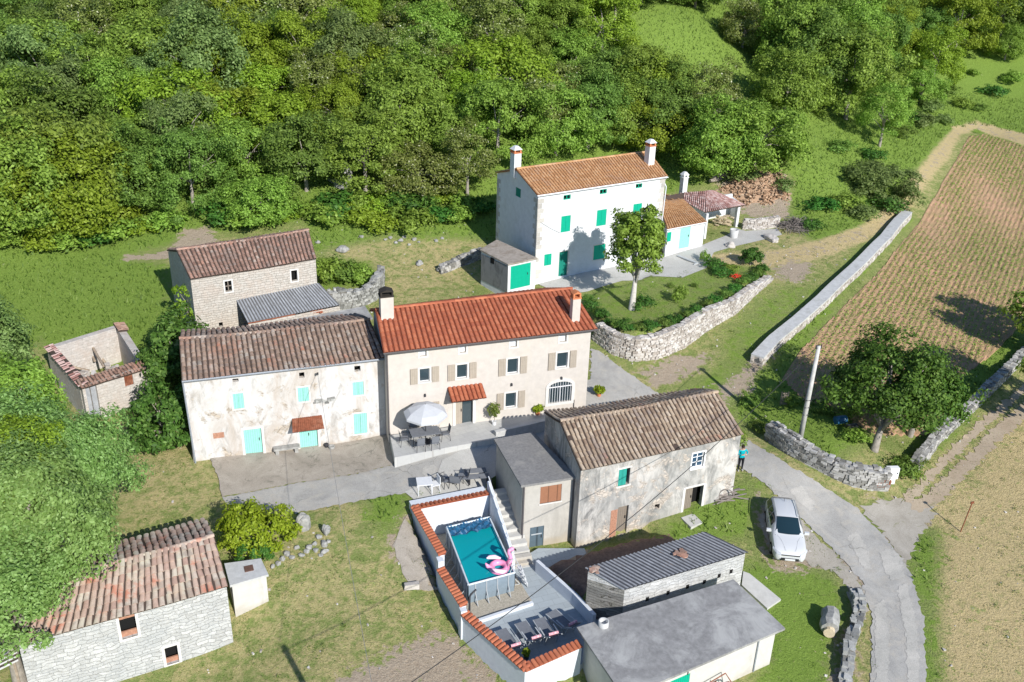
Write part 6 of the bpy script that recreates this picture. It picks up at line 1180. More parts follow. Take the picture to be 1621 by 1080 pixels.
for x, yy, z, px, py in cand:
    e = pin(EAST, px, py); n_ = pin(NORTH, px, py); f = pin(FOREST, px, py)
    if not (e or n_ or f) or px < -260 or px > 1780 or nf >= 295: continue
    if e and rs.random() < .25: continue
    sp = species(px, py) if not e else rs.choice(['leaf_mid', 'leaf_dark', 'leaf_lime', 'leaf_mid']); v = VAR[6 if (sp == 'leaf_olive' and rs.random() < .5) else rs.randrange(6)]; sc_ = rs.uniform(.78, 1.2)*(1.15 if (px < 330 and py > 150) else 1)*(1.25 if e else 1)
    zn = 'beyond the green hillside meadow' if e else ('at the top edge of the clearing' if n_ else zone(px, py))
    make_tree('forest_tree', SP[sp]+' '+zn, 'tree', (x, yy, z-.1), v[0], v[1], sp, sc_, rs.uniform(0, 6.28), 'trees of the hillside wood', sz=sc_*rs.uniform(.85, 1.1)); nf += 1
print('forest trees', nf)
# named single trees on the meadow side: (base px, py, species, variant, scale, label)
for px, py, sp, v, s, lb in [(880,245,'leaf_mid',0,1.05,'leafy tree right behind the ridge middle of the white house'),(930,236,'leaf_dark',2,1.05,'dark slender tree behind the right half of the white house'),(985,228,'leaf_mid',5,1.0,'broad tree behind the right chimney of the white house'),(1040,238,'leaf_lime',1,.95,'yellow green tree above the woodshed chimney'),(955,190,'leaf_dark',0,1.1,'dark round tree in the second row behind the white house'),(1010,180,'leaf_mid',3,1.1,'green tree in the second row, up from the right chimney'),(1338,188,'leaf_mid',3,1.5,'tall broad tree casting a deep shadow on the hillside meadow'), (1285,160,'leaf_dark',5,1.4,'broad dark-shadowed tree left of the tallest meadow tree'), (1392,232,'leaf_mid',6,.95,'slim loose tree standing by the meadow path end'), (1240,185,'leaf_mid',0,1.1,'round tree at the corner where wood meets meadow'), (1195,262,'leaf_mid',1,1.1,'spreading tree above the dug earth bank, close to the woodshed'), (1130,278,'leaf_mid',5,1.1,'bushy tree directly behind the log pile'),
    (1175,75,'leaf_olive',0,.85,'pale round tree alone in the high clearing'), (1200,48,'leaf_lime',4,.6,'small bright bush tree at the clearing edge'), (1475,135,'leaf_lime',2,1.1,'slender bright tree by the grey scrub on the meadow'), (1455,165,'leaf_mid',4,.8,'small tree in the scrub patch above the path end'), (1590,95,'leaf_mid',0,.8,'lone small tree at the upper meadow corner'), (1100,12,'leaf_dark',1,1.0,'dark tree at the left lip of the clearing')]:
    g = G(px, py); make_tree('meadow_tree', lb, 'tree', g-Vector((0, 0, .1)), VAR[v][0], VAR[v][1], sp, s, px*.7)
g = G(1385, 300); make_tree('willow_bush', 'grey green willow bush between the hillside meadow and the path', 'bush', g-Vector((0, 0, 1.6)), VAR[1][0], None, 'leaf_blue', .95, 1.0, sz=.75)
# foreground trees
def big_tree(name, label, px, zc, rx, ry, rz, ncl, per, cr, size, mat, seed, base=None, r0=.25, up=.35, barkmat='bark', aspect=.6, spread_low=-.45, cat='tree', shell=.55, ntip=14, fork=.4):
    c = P(px[0], px[1], zc); bx, by = (c.x, c.y) if base is None else XY(G(*base)); bz = H(bx, by); off = Vector((c.x-bx, c.y-by, zc-bz))
    p = crown_pts(rx, ry, rz, ncl, per, cr, seed, up=up, lowcut=spread_low, shell=shell); pos, nrm, cc = p; v = leaf_quads(pos, nrm, RNG.uniform(.55, 1.25, len(pos))*size, aspect)+np.array(off); me = mesh_np('crown', v, 4, mat)
    hh = max(.5, off.z-rz*.55); tips = [(q[0]*.8+off.x, q[1]*.8+off.y, q[2]*.75+off.z) for q in cc[:ntip]]; mb = trunk_builder(hh, r0, tips, lean=(off.x*.7, off.y*.7), fork=fork); tm = mesh_of(mb, 'trunk', barkmat)
    return make_tree(name, label, cat, (bx, by, bz), me, tm, None)
big_tree('locust_tree', 'huge fine-leaved bright green tree covering the left edge, its crown beside the ruin', (62,738), 5.8, 3.7, 3.0, 2.7, 260, 190, .75, .095, 'leaf_fine', 3, up=.5, r0=.4)
big_tree('locust_tree', 'wide fine-leaved tree whose crown hides the back roof edge of the block stone house', (25,832), 6.0, 3.8, 3.2, 3.0, 260, 190, .75, .095, 'leaf_fine', 8, up=.5, r0=.35)
big_tree('locust_tree', 'fine-leaved tree at the bottom left, in front of the slatted shelter', (-5,935), 5.0, 2.9, 2.4, 2.6, 150, 180, .7, .09, 'leaf_fine', 12, up=.5, r0=.3)
big_tree('young_locust', 'yellowish fine-leaved tree at the left edge among greener crowns', (8,735), 7.3, 2.3, 2.2, 2.2, 110, 150, .6, .085, 'leaf_lime', 17, up=.5, r0=.2)
big_tree('locust_tree', 'blue green tree at the left edge above the ruin', (-20,548), 5.0, 2.4, 2.2, 2.4, 110, 130, .8, .12, 'leaf_blue', 19, up=.4, r0=.25)
big_tree('locust_tree', 'rounded tree with dark gaps left of the roofless ruin, at the frame edge', (-5,635), 5.5, 2.7, 2.4, 2.4, 110, 130, .8, .12, 'leaf_mid', 29, up=.4, r0=.25)
big_tree('fig_tree', 'dense glossy fig tree between the ruin and the farmhouse gable', (280,560), 4.6, 1.7, 2.4, 2.1, 120, 95, .6, .15, 'leaf_fig', 21, up=.4, r0=.2, spread_low=-.8)
big_tree('fig_tree', 'lower fig tree with loose outer leaves at the farmhouse corner', (262,660), 3.4, 2.1, 1.9, 1.7, 80, 70, .6, .15, 'leaf_fig', 22, up=.3, r0=.15, spread_low=-.8)
big_tree('young_fig', 'bright young fig sprouting against the old stone house wall', (300,480), 5.6, .9, .9, 1.2, 22, 50, .45, .13, 'leaf_lime', 23, up=.4, r0=.1)
big_tree('maple_tree', 'young tree with a pale straight trunk in the garden before the white house', (1012,388), 8.4, 1.75, 1.75, 3.1, 150, 100, .5, .13, 'leaf_maple', 31, base=(1000,490), r0=.24, up=.35, barkmat='bark_pale', shell=.3)
big_tree('walnut_tree', 'large dark walnut tree inside the dry stone wall bend', (1415,612), 4.7, 3.9, 3.4, 2.8, 230, 110, .75, .12, 'leaf_walnut', 33, base=(1384,712), r0=.24, up=.35, shell=.35, barkmat='bark', ntip=24, fork=.25)
big_tree('walnut_tree', 'smaller crown of the walnut, reaching toward the ploughed field', (1466,630), 3.9, 2.0, 2.2, 1.8, 80, 90, .7, .13, 'leaf_walnut', 34, base=(1440,690), r0=.2, up=.35, shell=.4)
big_tree('bay_bush', 'bright golden green bush beside the block stone house and the lane', (402,838), 2.2, 1.75, 1.35, 1.15, 90, 75, .42, .1, 'leaf_gold', 41, r0=.1, up=.3, cat='bush', spread_low=-.5)
big_tree('creeper_bush', 'low dark green creeper on the cistern annex edge', (398,873), 1.9, .85, .5, .45, 26, 60, .3, .08, 'leaf_garden', 42, r0=.05, cat='bush')
big_tree('round_shrub', 'small round clipped green shrub on the path side of the garden', (1190,405), 4.9, .72, .72, .75, 30, 75, .3, .1, 'leaf_garden', 43, r0=.07, cat='shrub')
# a tree outside the frame to the right whose shadow falls on the field
big_tree('roadside_tree', 'tree beside the rutted track at the right edge', (1690,500), 5, 3.0, 2.8, 2.8, 90, 70, .8, .2, 'leaf_mid', 51, r0=.25)
big_tree('roadside_tree', 'second tree beyond the field corner at the right edge', (1705,590), 5, 2.8, 2.6, 2.6, 90, 70, .8, .2, 'leaf_mid', 52, r0=.25)
# shrubs, built from small crown kinds
SV = []
for s in range(4):
    p = crown_pts(.75, .75, .55, 26, 42, .32, 70+s, up=.4, lowcut=-.2, shell=.3); SV.append(crown_mesh('foliage', p, None, .085, .35, 'leaf_mid'))
def shrub(name, label, cat, px, py, mat, s, v, group=None, sz=1, sx=1, dz=0):
    g = G(px, py); t = bpy.data.objects.new(name, SV[v]); COL.objects.link(t); t.location = (g.x, g.y, g.z+dz); t.scale = (s*sx, s, s*sz); t.rotation_euler = (0, 0, px*.37); t.material_slots[0].link = 'OBJECT'; t.material_slots[0].material = MATS[mat]; return tag(t, label, cat, group)
# hedge along the retaining wall
k = 0; hp = [(930,478),(942,495),(955,505),(975,517),(1000,523),(1025,521),(1050,517),(1075,508),(1098,498),(1120,486),(1140,475),(1160,463),(1178,450),(1195,440),(1208,432)]
for i in range(len(hp)*2-1):
    a, b_ = hp[i//2], hp[min(len(hp)-1, i//2+i % 2)]; px, py = (a[0]+b_[0])/2, (a[1]+b_[1])/2; g = P(px, py, 4.05); t = bpy.data.objects.new('hedge_shrub', SV[i % 4]); COL.objects.link(t); t.location = (g.x, g.y+.1, 4.0); s = .6+.2*sin(i*2.1); t.scale = (s, s, s*.95); t.rotation_euler = (0, 0, i*1.3)
    t.material_slots[0].link = 'OBJECT'; t.material_slots[0].material = MATS['leaf_garden' if i % 3 else 'leaf_dark']; tag(t, 'hedge shrub in the row along the top of the curving retaining wall', 'shrub', 'hedge shrubs along the retaining wall')
for px, py, m_, s, sz, lb in [(1142,436,'leaf_garden',1.1,.6,'leafy bed plant beside the red flowers'), (1128,424,'leaf_garden',1.2,.6,'broad bed plant at the paving corner'), (1155,428,'leaf_mid',.9,.6,'low bed plant near the round clipped shrub'), (1018,488,'leaf_garden',1.1,.9,'small garden bush beside the pale tree trunk'), (1075,478,'leaf_mid',.7,1.9,'thin upright sapling on the garden lawn'), (1115,414,'leaf_mid',.5,1.9,'small sapling at the end of the paving'), (1060,455,'leaf_dark',.4,.8,'dark little bush on the garden lawn'), (1100,455,'leaf_dark',.4,.8,'dark bush between lawn and bed plants')]:
    shrub('garden_shrub', lb, 'shrub', px, py, m_, s, int(px) % 4, sz=sz)
for px, py, m_, s, lb in [(520,438,'leaf_mid',1.7,'bramble bush by the stone house corner'), (545,437,'leaf_dark',1.7,'dark bramble bush inside the broken rubble wall'), (568,440,'leaf_mid',1.4,'bramble bush by the tip of the broken rubble wall'), (530,428,'leaf_dark',1.3,'bramble bush at the back of the ruined yard')]:
    shrub('bramble_bush', lb, 'bush', px, py+8, m_, s, int(px) % 4)
rs2 = random.Random(9); edge_ = [(20,392),(60,394),(105,396),(150,388),(185,382),(225,372),(262,360),(352,352),(385,358),(440,352),(500,345),(530,340),(560,336),(590,334),(620,335),(650,333),(680,328),(710,326),(735,332),(760,334),(520,360),(575,352),(630,350),(690,345),(730,348),(600,366),(660,362)]
for i, (px, py) in enumerate(edge_):
    shrub('scrub_bush', 'scrubby bush at the foot of the wood, above the open grass', 'bush', px+rs2.uniform(-6, 6), py+rs2.uniform(-3, 3), ['leaf_mid', 'leaf_lime', 'leaf_mid', 'leaf_garden'][i % 4], rs2.uniform(1.5, 2.6), i % 4, 'scrub bushes along the forest foot', sz=.75)
mead = [(1415,205),(1440,190),(1470,175),(1500,150),(1520,170),(1380,250),(1460,200),(1425,215),(1540,120),(1570,150),(1490,195),(1330,240),(1270,240),(1300,330),(1240,300),(1225,262),(1340,330),(1280,360),(1180,285),(1550,175),(1600,130),(1400,330),(1365,345)]
for i, (px, py) in enumerate(mead):
    shrub('meadow_bush', 'low bush on the green hillside meadow left of the ploughed field', 'bush', px, py, ['leaf_mid', 'leaf_garden', 'leaf_blue', 'leaf_dark'][i % 4], rs2.uniform(1.3, 2.4), i % 4, 'bushes on the hillside meadow', sz=.65)
wl_ = [(1160,700),(1205,680),(1340,660),(1300,650),(1250,640),(1430,745),(1440,755),(1448,738),(1355,700),(1190,640)]
for i, (px, py) in enumerate(wl_): shrub('verge_bush', 'dark bush in the shaded grass around the walnut and dry stone walls', 'bush', px, py, 'leaf_dark' if i % 2 else 'leaf_mid', rs2.uniform(.7, 1.2), i % 4, 'bushes around the walnut', sz=.7)
# tall grass and weeds: loose blades over the open ground
def blades(name, n, region, mat, hmin, hmax, thr, w=.03, seed=1, kind='stuff', lo=None):
    rg = np.random.default_rng(seed); x = rg.uniform(region[0], region[1], n*4); y_ = rg.uniform(region[2], region[3], n*4); cv = cover_at(x, y_)
    px_, py_ = np.array([0.]), 0
    Vv = np.stack([x, y_, hgt(x, y_)], 1)-CAM; wz = Vv@FW; PX = CX+F_*(Vv@XR)/wz; PY = CY-F_*(Vv@YU)/wz
    keep = thr(cv, rg.random(len(x)), PX, PY) & (PX > -60) & (PX < 1680) & (PY > -30) & (PY < 1120)
    for bl in BLOCK: keep &= ~inside(bl, x, y_)
    x, y_ = x[keep][:n], y_[keep][:n]; z = hgt(x, y_); m_ = len(x); h = rg.uniform(hmin, hmax, m_); a = rg.uniform(0, 2*pi, m_); b0 = np.stack([x, y_, z-.02], 1); d = np.stack([np.cos(a), np.sin(a), a*0], 1)*(w*(1+h))[:, None]
    ln = rg.normal(0, .45, (m_, 2))*h[:, None]; tp = b0+np.stack([ln[:, 0], ln[:, 1], h], 1); v = np.stack([b0-d, b0+d, tp], 1).reshape(-1, 3); me = mesh_np(name, v, 3, mat); o = bpy.data.objects.new(name, me); COL.objects.link(o); tag(o, kind=kind); return o
BLOCK = [GP(ROAD), GP([(345,768),(350,790),(622,737),(620,712),(618,690),(315,733)]), [tuple(c) for c in V1.c], [tuple(c) for c in V2.c], [tuple(c) for c in V3.c], [tuple(c) for c in V5.c], [tuple(c) for c in B1.c], [tuple(c) for c in B5.c], TERR, [XY(p) for p in rn], [XY(p) for p in (G0, G1, G2, G3)],
    GP([(849,449),(985,412),(1113,388),(1165,362),(1230,362),(1238,372),(1130,400),(1118,425),(1040,438),(930,462),(878,462)]), GP([(640,780),(690,757),(700,700),(770,680),(860,690),(860,790),(770,790)]), FIELD, GP([(1362,806),(1400,790),(1475,800),(1440,898)]), [XY(A1.c[i]) for i in range(4)], [XY(p) for p in (F0, F1, K1, K0)]]
blades('meadow_grass', 60000, (-62, 75, 40, 135), 'grass_blade', .12, .38, lambda c, r, a, b_: (c[:, 2] > .6) & (c[:, 1] < .5), .045, 1)
blades('lawn_grass', 45000, (-22, 45, 26, 80), 'grass_blade', .04, .12, lambda c, r, a, b_: (c[:, 2] < .6) & (c[:, 1] < .5) & (c[:, 0] < .8) & (r < .75-c[:, 0]*.35), .018, 2)
blades('dry_grass', 30000, (-24, 48, 26, 90), 'dry_blade', .04, .14, lambda c, r, a, b_: (c[:, 1] < .5) & (r < c[:, 0]*.9), .018, 3)
# crop rows on the field
rg = np.random.default_rng(8); n = 90000; s_ = rg.uniform(loc[:, 0].min(), loc[:, 0].max(), n); kk = np.round(rg.uniform(loc[:, 1].min(), loc[:, 1].max(), n)/PITCH)*PITCH+rg.normal(0, .1, n)
x = o0[0]+s_*rd.x+kk*rn_.x; y_ = o0[1]+s_*rd.y+kk*rn_.y; dn_ = np.sin(s_*.31+kk*.7)+np.sin(s_*.13-kk*.21)*1.2+rg.normal(0, .8, n); k_ = (sdist(FIELD, x, y_) > .2) & (dn_ > -1.2); x, y_ = x[k_], y_[k_]; z = hgt(x, y_)+.1
pos = np.stack([x, y_, z+rg.uniform(0, .08, len(x))], 1); nr_ = rg.normal(0, .5, pos.shape); nr_[:, 2] += 1; v = leaf_quads(pos, nr_, rg.uniform(.03, .09, len(x))); o = bpy.data.objects.new('crop_plants', mesh_np('crop_plants', v, 4, 'leaf_mid')); COL.objects.link(o); tag(o, kind='stuff')
# scattered small field stones
n = 2600; rg = np.random.default_rng(4); x = rg.uniform(-20, 42, n); y_ = rg.uniform(27, 80, n); ok = np.ones(n, bool)
for bl in BLOCK: ok &= ~inside(bl, x, y_)
cvv = cover_at(x, y_); ok &= rg.random(n) < (.25+cvv[:, 1]*.7); mb = MB()
for a, b_ in zip(x[ok], y_[ok]): s = random.uniform(.03, .1); mb.box((a, b_, H(a, b_)+s*.2), (s*1.5, s, s*.8), random.uniform(0, 3), jit=s*.25)
tag(mb.build('pebbles', 'pale_stone'), kind='stuff')

# weeds in clumps on the lawns
rg = np.random.default_rng(14); n = 1500; x = rg.uniform(-20, 42, n); y_ = rg.uniform(27, 82, n); ok = cover_at(x, y_)[:, 1] < .6
for bl in BLOCK: ok &= ~inside(bl, x, y_)
x, y_ = x[ok], y_[ok]; k = np.repeat(np.arange(len(x)), 22); sp_ = rg.uniform(.06, .3, len(x))[k]; px_ = x[k]+rg.normal(0, 1, len(k))*sp_; py_ = y_[k]+rg.normal(0, 1, len(k))*sp_; z = hgt(px_, py_)+rg.uniform(.01, .12, len(k))
nr_ = rg.normal(0, .6, (len(k), 3)); nr_[:, 2] += .8; o = bpy.data.objects.new('weeds', mesh_np('weeds', leaf_quads(np.stack([px_, py_, z], 1), nr_, rg.uniform(.02, .05, len(k))), 4, 'grass_blade')); COL.objects.link(o); tag(o, kind='stuff')
# ------------------------------------------------------------------ boulders, logs, heaps
def rock(name, label, cat, px, py, size, mat='boulder', seed=0, n=3, sc=(1, 1, .7)):
    import bmesh
    g = G(px, py); bm = bmesh.new(); bmesh.ops.create_icosphere(bm, subdivisions=n, radius=1); rg = random.Random(seed); ph = [rg.uniform(0, 6) for _ in range(6)]
    for v in bm.verts:
        c = v.co; f = 1+.16*sin(c.x*3.1+ph[0])+.14*sin(c.y*3.7+ph[1])+.12*sin(c.z*4.3+ph[2])+.06*sin(c.x*9+c.y*7+ph[3]); v.co = Vector((c.x*f*sc[0], c.y*f*sc[1], c.z*f*sc[2]))*size
    me = bpy.data.meshes.new(name); bm.to_mesh(me); bm.free(); me.materials.append(MATS[mat]); o = bpy.data.objects.new(name, me); COL.objects.link(o); o.location = (g.x, g.y, g.z+size*sc[2]*.45); o.rotation_euler = (0, 0, seed); return tag(o, label, cat)
rock('boulder', 'large pale upright boulder on the lawn edge by the lane', 'boulder', 480, 836, .48, seed=1, sc=(.95, .6, 1.1))
rock('boulder', 'small standing stone right of the large lawn boulder', 'boulder', 517, 845, .32, seed=2, sc=(.7, .6, 1.2))
rock('boulder', 'lone boulder on the dry lawn left of the ruined rubble wall', 'boulder', 664, 419, .32, 'boulder', seed=3)
rock('boulder', 'pale round boulder at the paving edge near the woodshed', 'boulder', 1156, 391, .42, 'pale_stone', seed=4)
rock('boulder', 'flat long boulder beside the brush pile', 'boulder', 1222, 380, .6, 'pale_stone', seed=5, sc=(1.5, .8, .45))
rock('boulder', 'mossy light boulder by the stone house, in the upper lawn', 'boulder', 542, 397, .45, seed=6)
for i, (px, py, s) in enumerate([(498,862,.13),(505,852,.16),(490,868,.17),(513,862,.2),(485,874,.14),(455,878,.18),(447,886,.16),(462,884,.14),(514,874,.18),(520,858,.12),(440,893,.14),(470,868,.13),(478,880,.15),(500,872,.14),(508,880,.12),(432,898,.13)]): rock('edging_stone', 'grey edging stone in the loose row across the lawn behind the golden bush', 'stone', px, py, s, seed=10+i, n=2)['group'] = 'edging stones on the lawn'
for i, (px, py, s) in enumerate([(618,378,.2),(626,385,.17),(634,382,.24),(640,376,.18),(655,380,.2),(690,382,.18),(572,376,.18),(700,378,.15),(648,388,.14),(503,385,.22),(610,380,.15),(663,384,.13)]): rock('field_stone', 'pale field stone in the line along the top of the dry lawn', 'stone', px, py, s, 'boulder', seed=30+i, n=2)['group'] = 'field stones above the dry lawn'
for i, (px, py, s) in enumerate([(300,78,1.6),(245,60,1.2),(405,45,1.5),(430,18,1.8),(282,98,1.2),(360,110,1.2),(525,15,1.5),(470,40,1.2),(535,275,1.1),(542,292,.9),(75,138,1.2),(340,92,1.0)]): rock('rock_outcrop', 'grey rock outcrop showing between the trees of the slope', 'rock', px, py, s, 'boulder', seed=50+i, sc=(1.2, .8, 1.5))['group'] = 'rock outcrops on the wooded slope'
for px, py, lb, m_, l_ in ((652,926,'rough white stone block at the end of the gravel walk','pale_stone',(.75, .28, .28)), (702,919,'x',None,0)):
    if m_: g = G(px, py+5); mb = MB(); mb.box(g+Vector((0, 0, .15)), l_, .25, jit=.03); tag(mb.build('stone_block', m_), lb, 'stone')
g = G(1312, 993); t = thing('hewn_trunk', 'thick hewn trunk section lying by the tumbled stone wall', 'log', g, 1.25); M_ = MW[t.name]; mb = MB(); mb.tube([M_@Vector((-.6, 0, .4)), M_@Vector((-.3, .05, .44)), M_@Vector((.2, -.03, .42)), M_@Vector((.6, .02, .38)), M_@Vector((.7, .02, .36))], [.42, .47, .43, .46, .3], 9); mb.build('bark', 'boulder', t)
mb = MB(); mb.tube([M_@Vector((-.82, 0, .3)), M_@Vector((-.58, 0, .3))], .27, 12); mb.build('cut_end', 'log_end', t)
for i, (px, py, yw, ln) in enumerate([(1140,283,.5,1.9),(1148,277,.45,1.8),(1133,288,.6,1.6),(1145,283,.7,1.7),(1152,274,.5,1.3)]):
    g = G(px, py); mb = MB(); R = Vector((cos(yw), sin(yw), 0)); mb.tube([g-R*ln/2+cu*.2*(1+i % 2), g+R*ln/2+cu*.2*(1+i % 2)], .17, 8); tag(rebase(mb.build('log', 'log_bark'), g), 'grey log in the loose pile behind the tiled woodshed', 'log', 'logs behind the woodshed')
# brush pile
g = G(1256, 362); mb = MB()
for i in range(240):
    a = random.uniform(0, 6.28); r = random.uniform(0, 1.5); p = g+Vector((r*cos(a), r*sin(a)*.8, random.uniform(.05, 1.1*(1-r/1.7)))); d = Vector((random.gauss(0, 1), random.gauss(0, 1), random.gauss(0, .5))).normalized()*random.uniform(.3, .9); mb.tube([p-d, p+d*.2+Vector((0, 0, .08)), p+d], [.025, .02, .008], 4, False)
tag(rebase(mb.build('brush_pile', 'twig_grey'), g), 'grey heap of cut branches beside the pale rubble wall', 'brush pile')
# old cart and poles by the barn corner
g = G(1150, 792); mb = MB()
for i in range(16):
    a = random.uniform(-.5, .5); p = g+Vector((random.uniform(-.7, .6), random.uniform(-.3, .5), random.uniform(.15, .6))); d = Vector((cos(a), sin(a)*.8, random.uniform(-.15, .35)))*random.uniform(.5, .95); mb.tube([p-d, p+d], [.05, .04], 6)
mb.tube([g+Vector((-.75+.42*cos(k*pi/8), 0, .42+.42*sin(k*pi/8))) for k in range(17)], .035, 6); mb.tube([g+Vector((-.1+.4*cos(k*pi/8), -.1, .4+.4*sin(k*pi/8))) for k in range(17)], .035, 6)
tag(rebase(mb.build('wooden_cart', 'twig_grey'), g), 'old wooden cart with poles collapsed at the barn corner', 'cart')
# dug earth mound
g = G(1205, 300); import bmesh
mb = MB(); cl = [XY(G(*q)) for q in [(1140,300),(1160,290),(1195,276),(1230,276),(1248,290),(1245,312),(1215,322),(1180,322),(1150,318)]]; rg = random.Random(3)
for i in range(1500):
    k = rg.randrange(len(cl)); a = cl[k]; f = rg.random()**.5; x = g.x+(a[0]-g.x)*f+rg.gauss(0, .3); y_ = g.y+(a[1]-g.y)*f+rg.gauss(0, .3); s = rg.uniform(.05, .2); z = H(x, y_)+max(0, 1.1*(1-f*1.05)); mb.box((x, y_, z), (s*1.3, s, s*.7), rg.uniform(0, 3), mat=Matrix.Rotation(rg.uniform(0, 3), 3, 'Z')@Matrix.Rotation(rg.uniform(-.5, .5), 3, 'X'), jit=s*.2)
tag(mb.build('earth_mound', 'red_earth'), kind='stuff')
dome = []; 
for i in range(9): f = i/8; dome.append([(g.x+(a[0]-g.x)*f, g.y+(a[1]-g.y)*f, H(g.x+(a[0]-g.x)*f, g.y+(a[1]-g.y)*f)+1.1*max(0, 1-f*1.05)-.03) for a in cl])
mb = MB(); mb.grid(dome, True); tag(mb.build('earth_bank', 'red_earth', smooth=True), kind='structure')
# concrete planter ring on the paving, bench pipe, red flowers
g = G(1161, 376); mb = MB(); mb.lathe(g, [(.34, 0), (.4, .75), (.34, .75), (.3, .3), (0, .3)], 20); tag(rebase(mb.build('concrete_planter', 'cap_concrete', smooth=True), g), 'round grey concrete planter on the paving before the woodshed', 'planter')
a, b_ = G(1073, 407), G(1104, 419); mb = MB(); mb.tube([a+cu*.12, b_+cu*.12], .09, 8); mb.tube([b_+cu*.08+Vector((-.35, -.2, 0)), b_+cu*.08+Vector((.35, .25, 0))], .06, 6); tag(rebase(mb.build('lying_pipe', 'frame_grey'), a), 'grey metal pipe lying on the paving before the annex', 'pipe')
for px, py in ((1162,443),(1168,441)):
    g = G(px, py); pos = np.array(g)+RNG.normal(0, .16, (60, 3))*np.array([1, 1, .4])+np.array([0, 0, .3]); o = bpy.data.objects.new('red_flowers', mesh_np('red_flowers', leaf_quads(pos, RNG.normal(size=(60, 3)), np.full(60, .05), 1), 4, 'red_flower')); COL.objects.link(o); tag(o, 'small clump of red flowers in the garden bed', 'flowers', 'red flowers in the garden bed')
# white meter cabinet on the dry stone wall, pallet below
g = G(1408, 765); t = thing('meter_cabinet', 'white square meter cabinet standing at the end of the dry stone wall', 'cabinet', g, .1); M_ = MW[t.name]
mb = MB(); mb.box(M_@Vector((0, 0, .75)), (.72, .3, .75), .1); mb.box(M_@Vector((0, 0, .25)), (.5, .22, .5), .1); mb.build('body', 'box_white', t); mb = MB(); mb.box(M_@Vector((0, -.16, .75)), (.66, .02, .68), .1); mb.build('door', 'box_white', t); mb = MB(); mb.box(M_@Vector((.25, -.18, .8)), (.05, .02, .1), .1); mb.build('handle', 'dark_metal', t)
g = G(1395, 772); mb = MB(); 
for k in range(5): mb.box(g+Vector((-.35+.17*k, -.25, .35)), (.1, .03, .7), 0)
mb.box(g+Vector((0, -.22, .2)), (.85, .04, .08)); mb.box(g+Vector((0, -.22, .55)), (.85, .04, .08)); tag(rebase(mb.build('wooden_gate', 'rust'), g), 'small weathered slatted gate leaning below the meter cabinet', 'gate')
g = G(1240, 642); mb = MB()
for k in range(7): mb.box(g+Vector((0, 0, .12+.13*k)), (.5, .04, .07), .1)
for s in (-.22, .22): mb.box(g+Vector((s, .03, .5)), (.05, .04, 1.0), .1)
tag(rebase(mb.build('wooden_pallet', 'old_wood'), g), 'upright slatted pallet in the shade of the walnut', 'pallet')
for px, py, lb in ((1330,672,'blue plastic barrel lying in the walnut shade'),(1347,685,'dark barrel beside the blue one in the walnut shade')):
    g = G(px, py); mb = MB(); mb.tube([g+Vector((-.35, 0, .28)), g+Vector((.35, .2, .28))], .27, 14); tag(rebase(mb.build('barrel', 'tarp_blue' if 'blue plastic' in lb else 'car_black'), g), lb, 'barrel')
# ------------------------------------------------------------------ poles and wires
pb = P(1266, 697, 1.45); pz = H(pb.x, pb.y); tp = zat(pb.x+.1, pb.y, 548); mb = MB(); mb.tube([(pb.x, pb.y, pz-.3), (pb.x+.1, pb.y, tp)], [.17, .115], 12); up_ = thing('utility_pole', 'tall pale concrete utility pole behind the dry stone wall', 'pole', (pb.x, pb.y, pz)); mb.build('shaft', 'pole_concrete', up_, smooth=True)
mb = MB(); mb.box((pb.x+.1, pb.y, tp-.12), (.42, .08, .08), .4); [mb.tube([(pb.x+.1+s, pb.y+s*.4, tp-.08), (pb.x+.1+s, pb.y+s*.4, tp+.08)], .035, 6) for s in (-.18, .18)]; mb.build('bracket', 'dark_metal', up_)
mb = MB()
for k in range(3): mb.tube([(pb.x-.12, pb.y-.1, pz+2.9-.5*k), (pb.x+.22, pb.y-.14, pz+2.95-.5*k)], .03, 5)
mb.build('step_iron', 'dark_metal', up_)
p2x, p2y = -4.0, 24.1; z2 = H(p2x, p2y); u2 = thing('utility_pole', 'wooden utility pole just outside the bottom edge, its shadow on the lawn', 'pole', (p2x, p2y, z2)); mb = MB(); mb.tube([(p2x, p2y, z2-.3), (p2x, p2y, z2+8)], [.17, .12], 10); mb.build('shaft', 'wood_pole', u2)
mb = MB(); mb.box((p2x, p2y, z2+7.8), (.34, .09, .09), .7); mb.build('crossarm', 'wood_pole', u2)
def wire(label, a, b_, sag, r=.018, mat='cable', name='overhead_wire'):
    a, b_ = Vector(a), Vector(b_); mb = MB(); mb.tube([a.lerp(b_, i/24)-cu*(sag*4*(i/24)*(1-i/24)) for i in range(25)], r, 5); return tag(mb.build(name, mat), label, 'wire')
wire('overhead wire from the concrete pole across the barn front to the lower edge', (pb.x+.0, pb.y, tp-.05), (p2x+.2, p2y+.15, z2+7.9), 1.1)
wire('overhead wire from the farmhouse front across the lawn to the lower edge', WIRE_A, (p2x-.2, p2y-.15, z2+7.9), .5, .011, 'cable_pale')
g = G(1520, 842); mb = MB(); tzz = 1.9; mb.tube([g-cu*.2, g+Vector((.28, .12, tzz))], .035, 6); mp_ = thing('marker_post', 'thin rusty post leaning in the dry field beside the track', 'post', g); mb.build('shaft', 'rust', mp_); mb = MB(); mb.box(g+Vector((.28, .12, tzz)), (.22, .06, .12), .3); mb.build('head', 'rust', mp_)
mb = MB(); q = G(874, 658); q = Vector((q.x, q.y, 2.4)); 
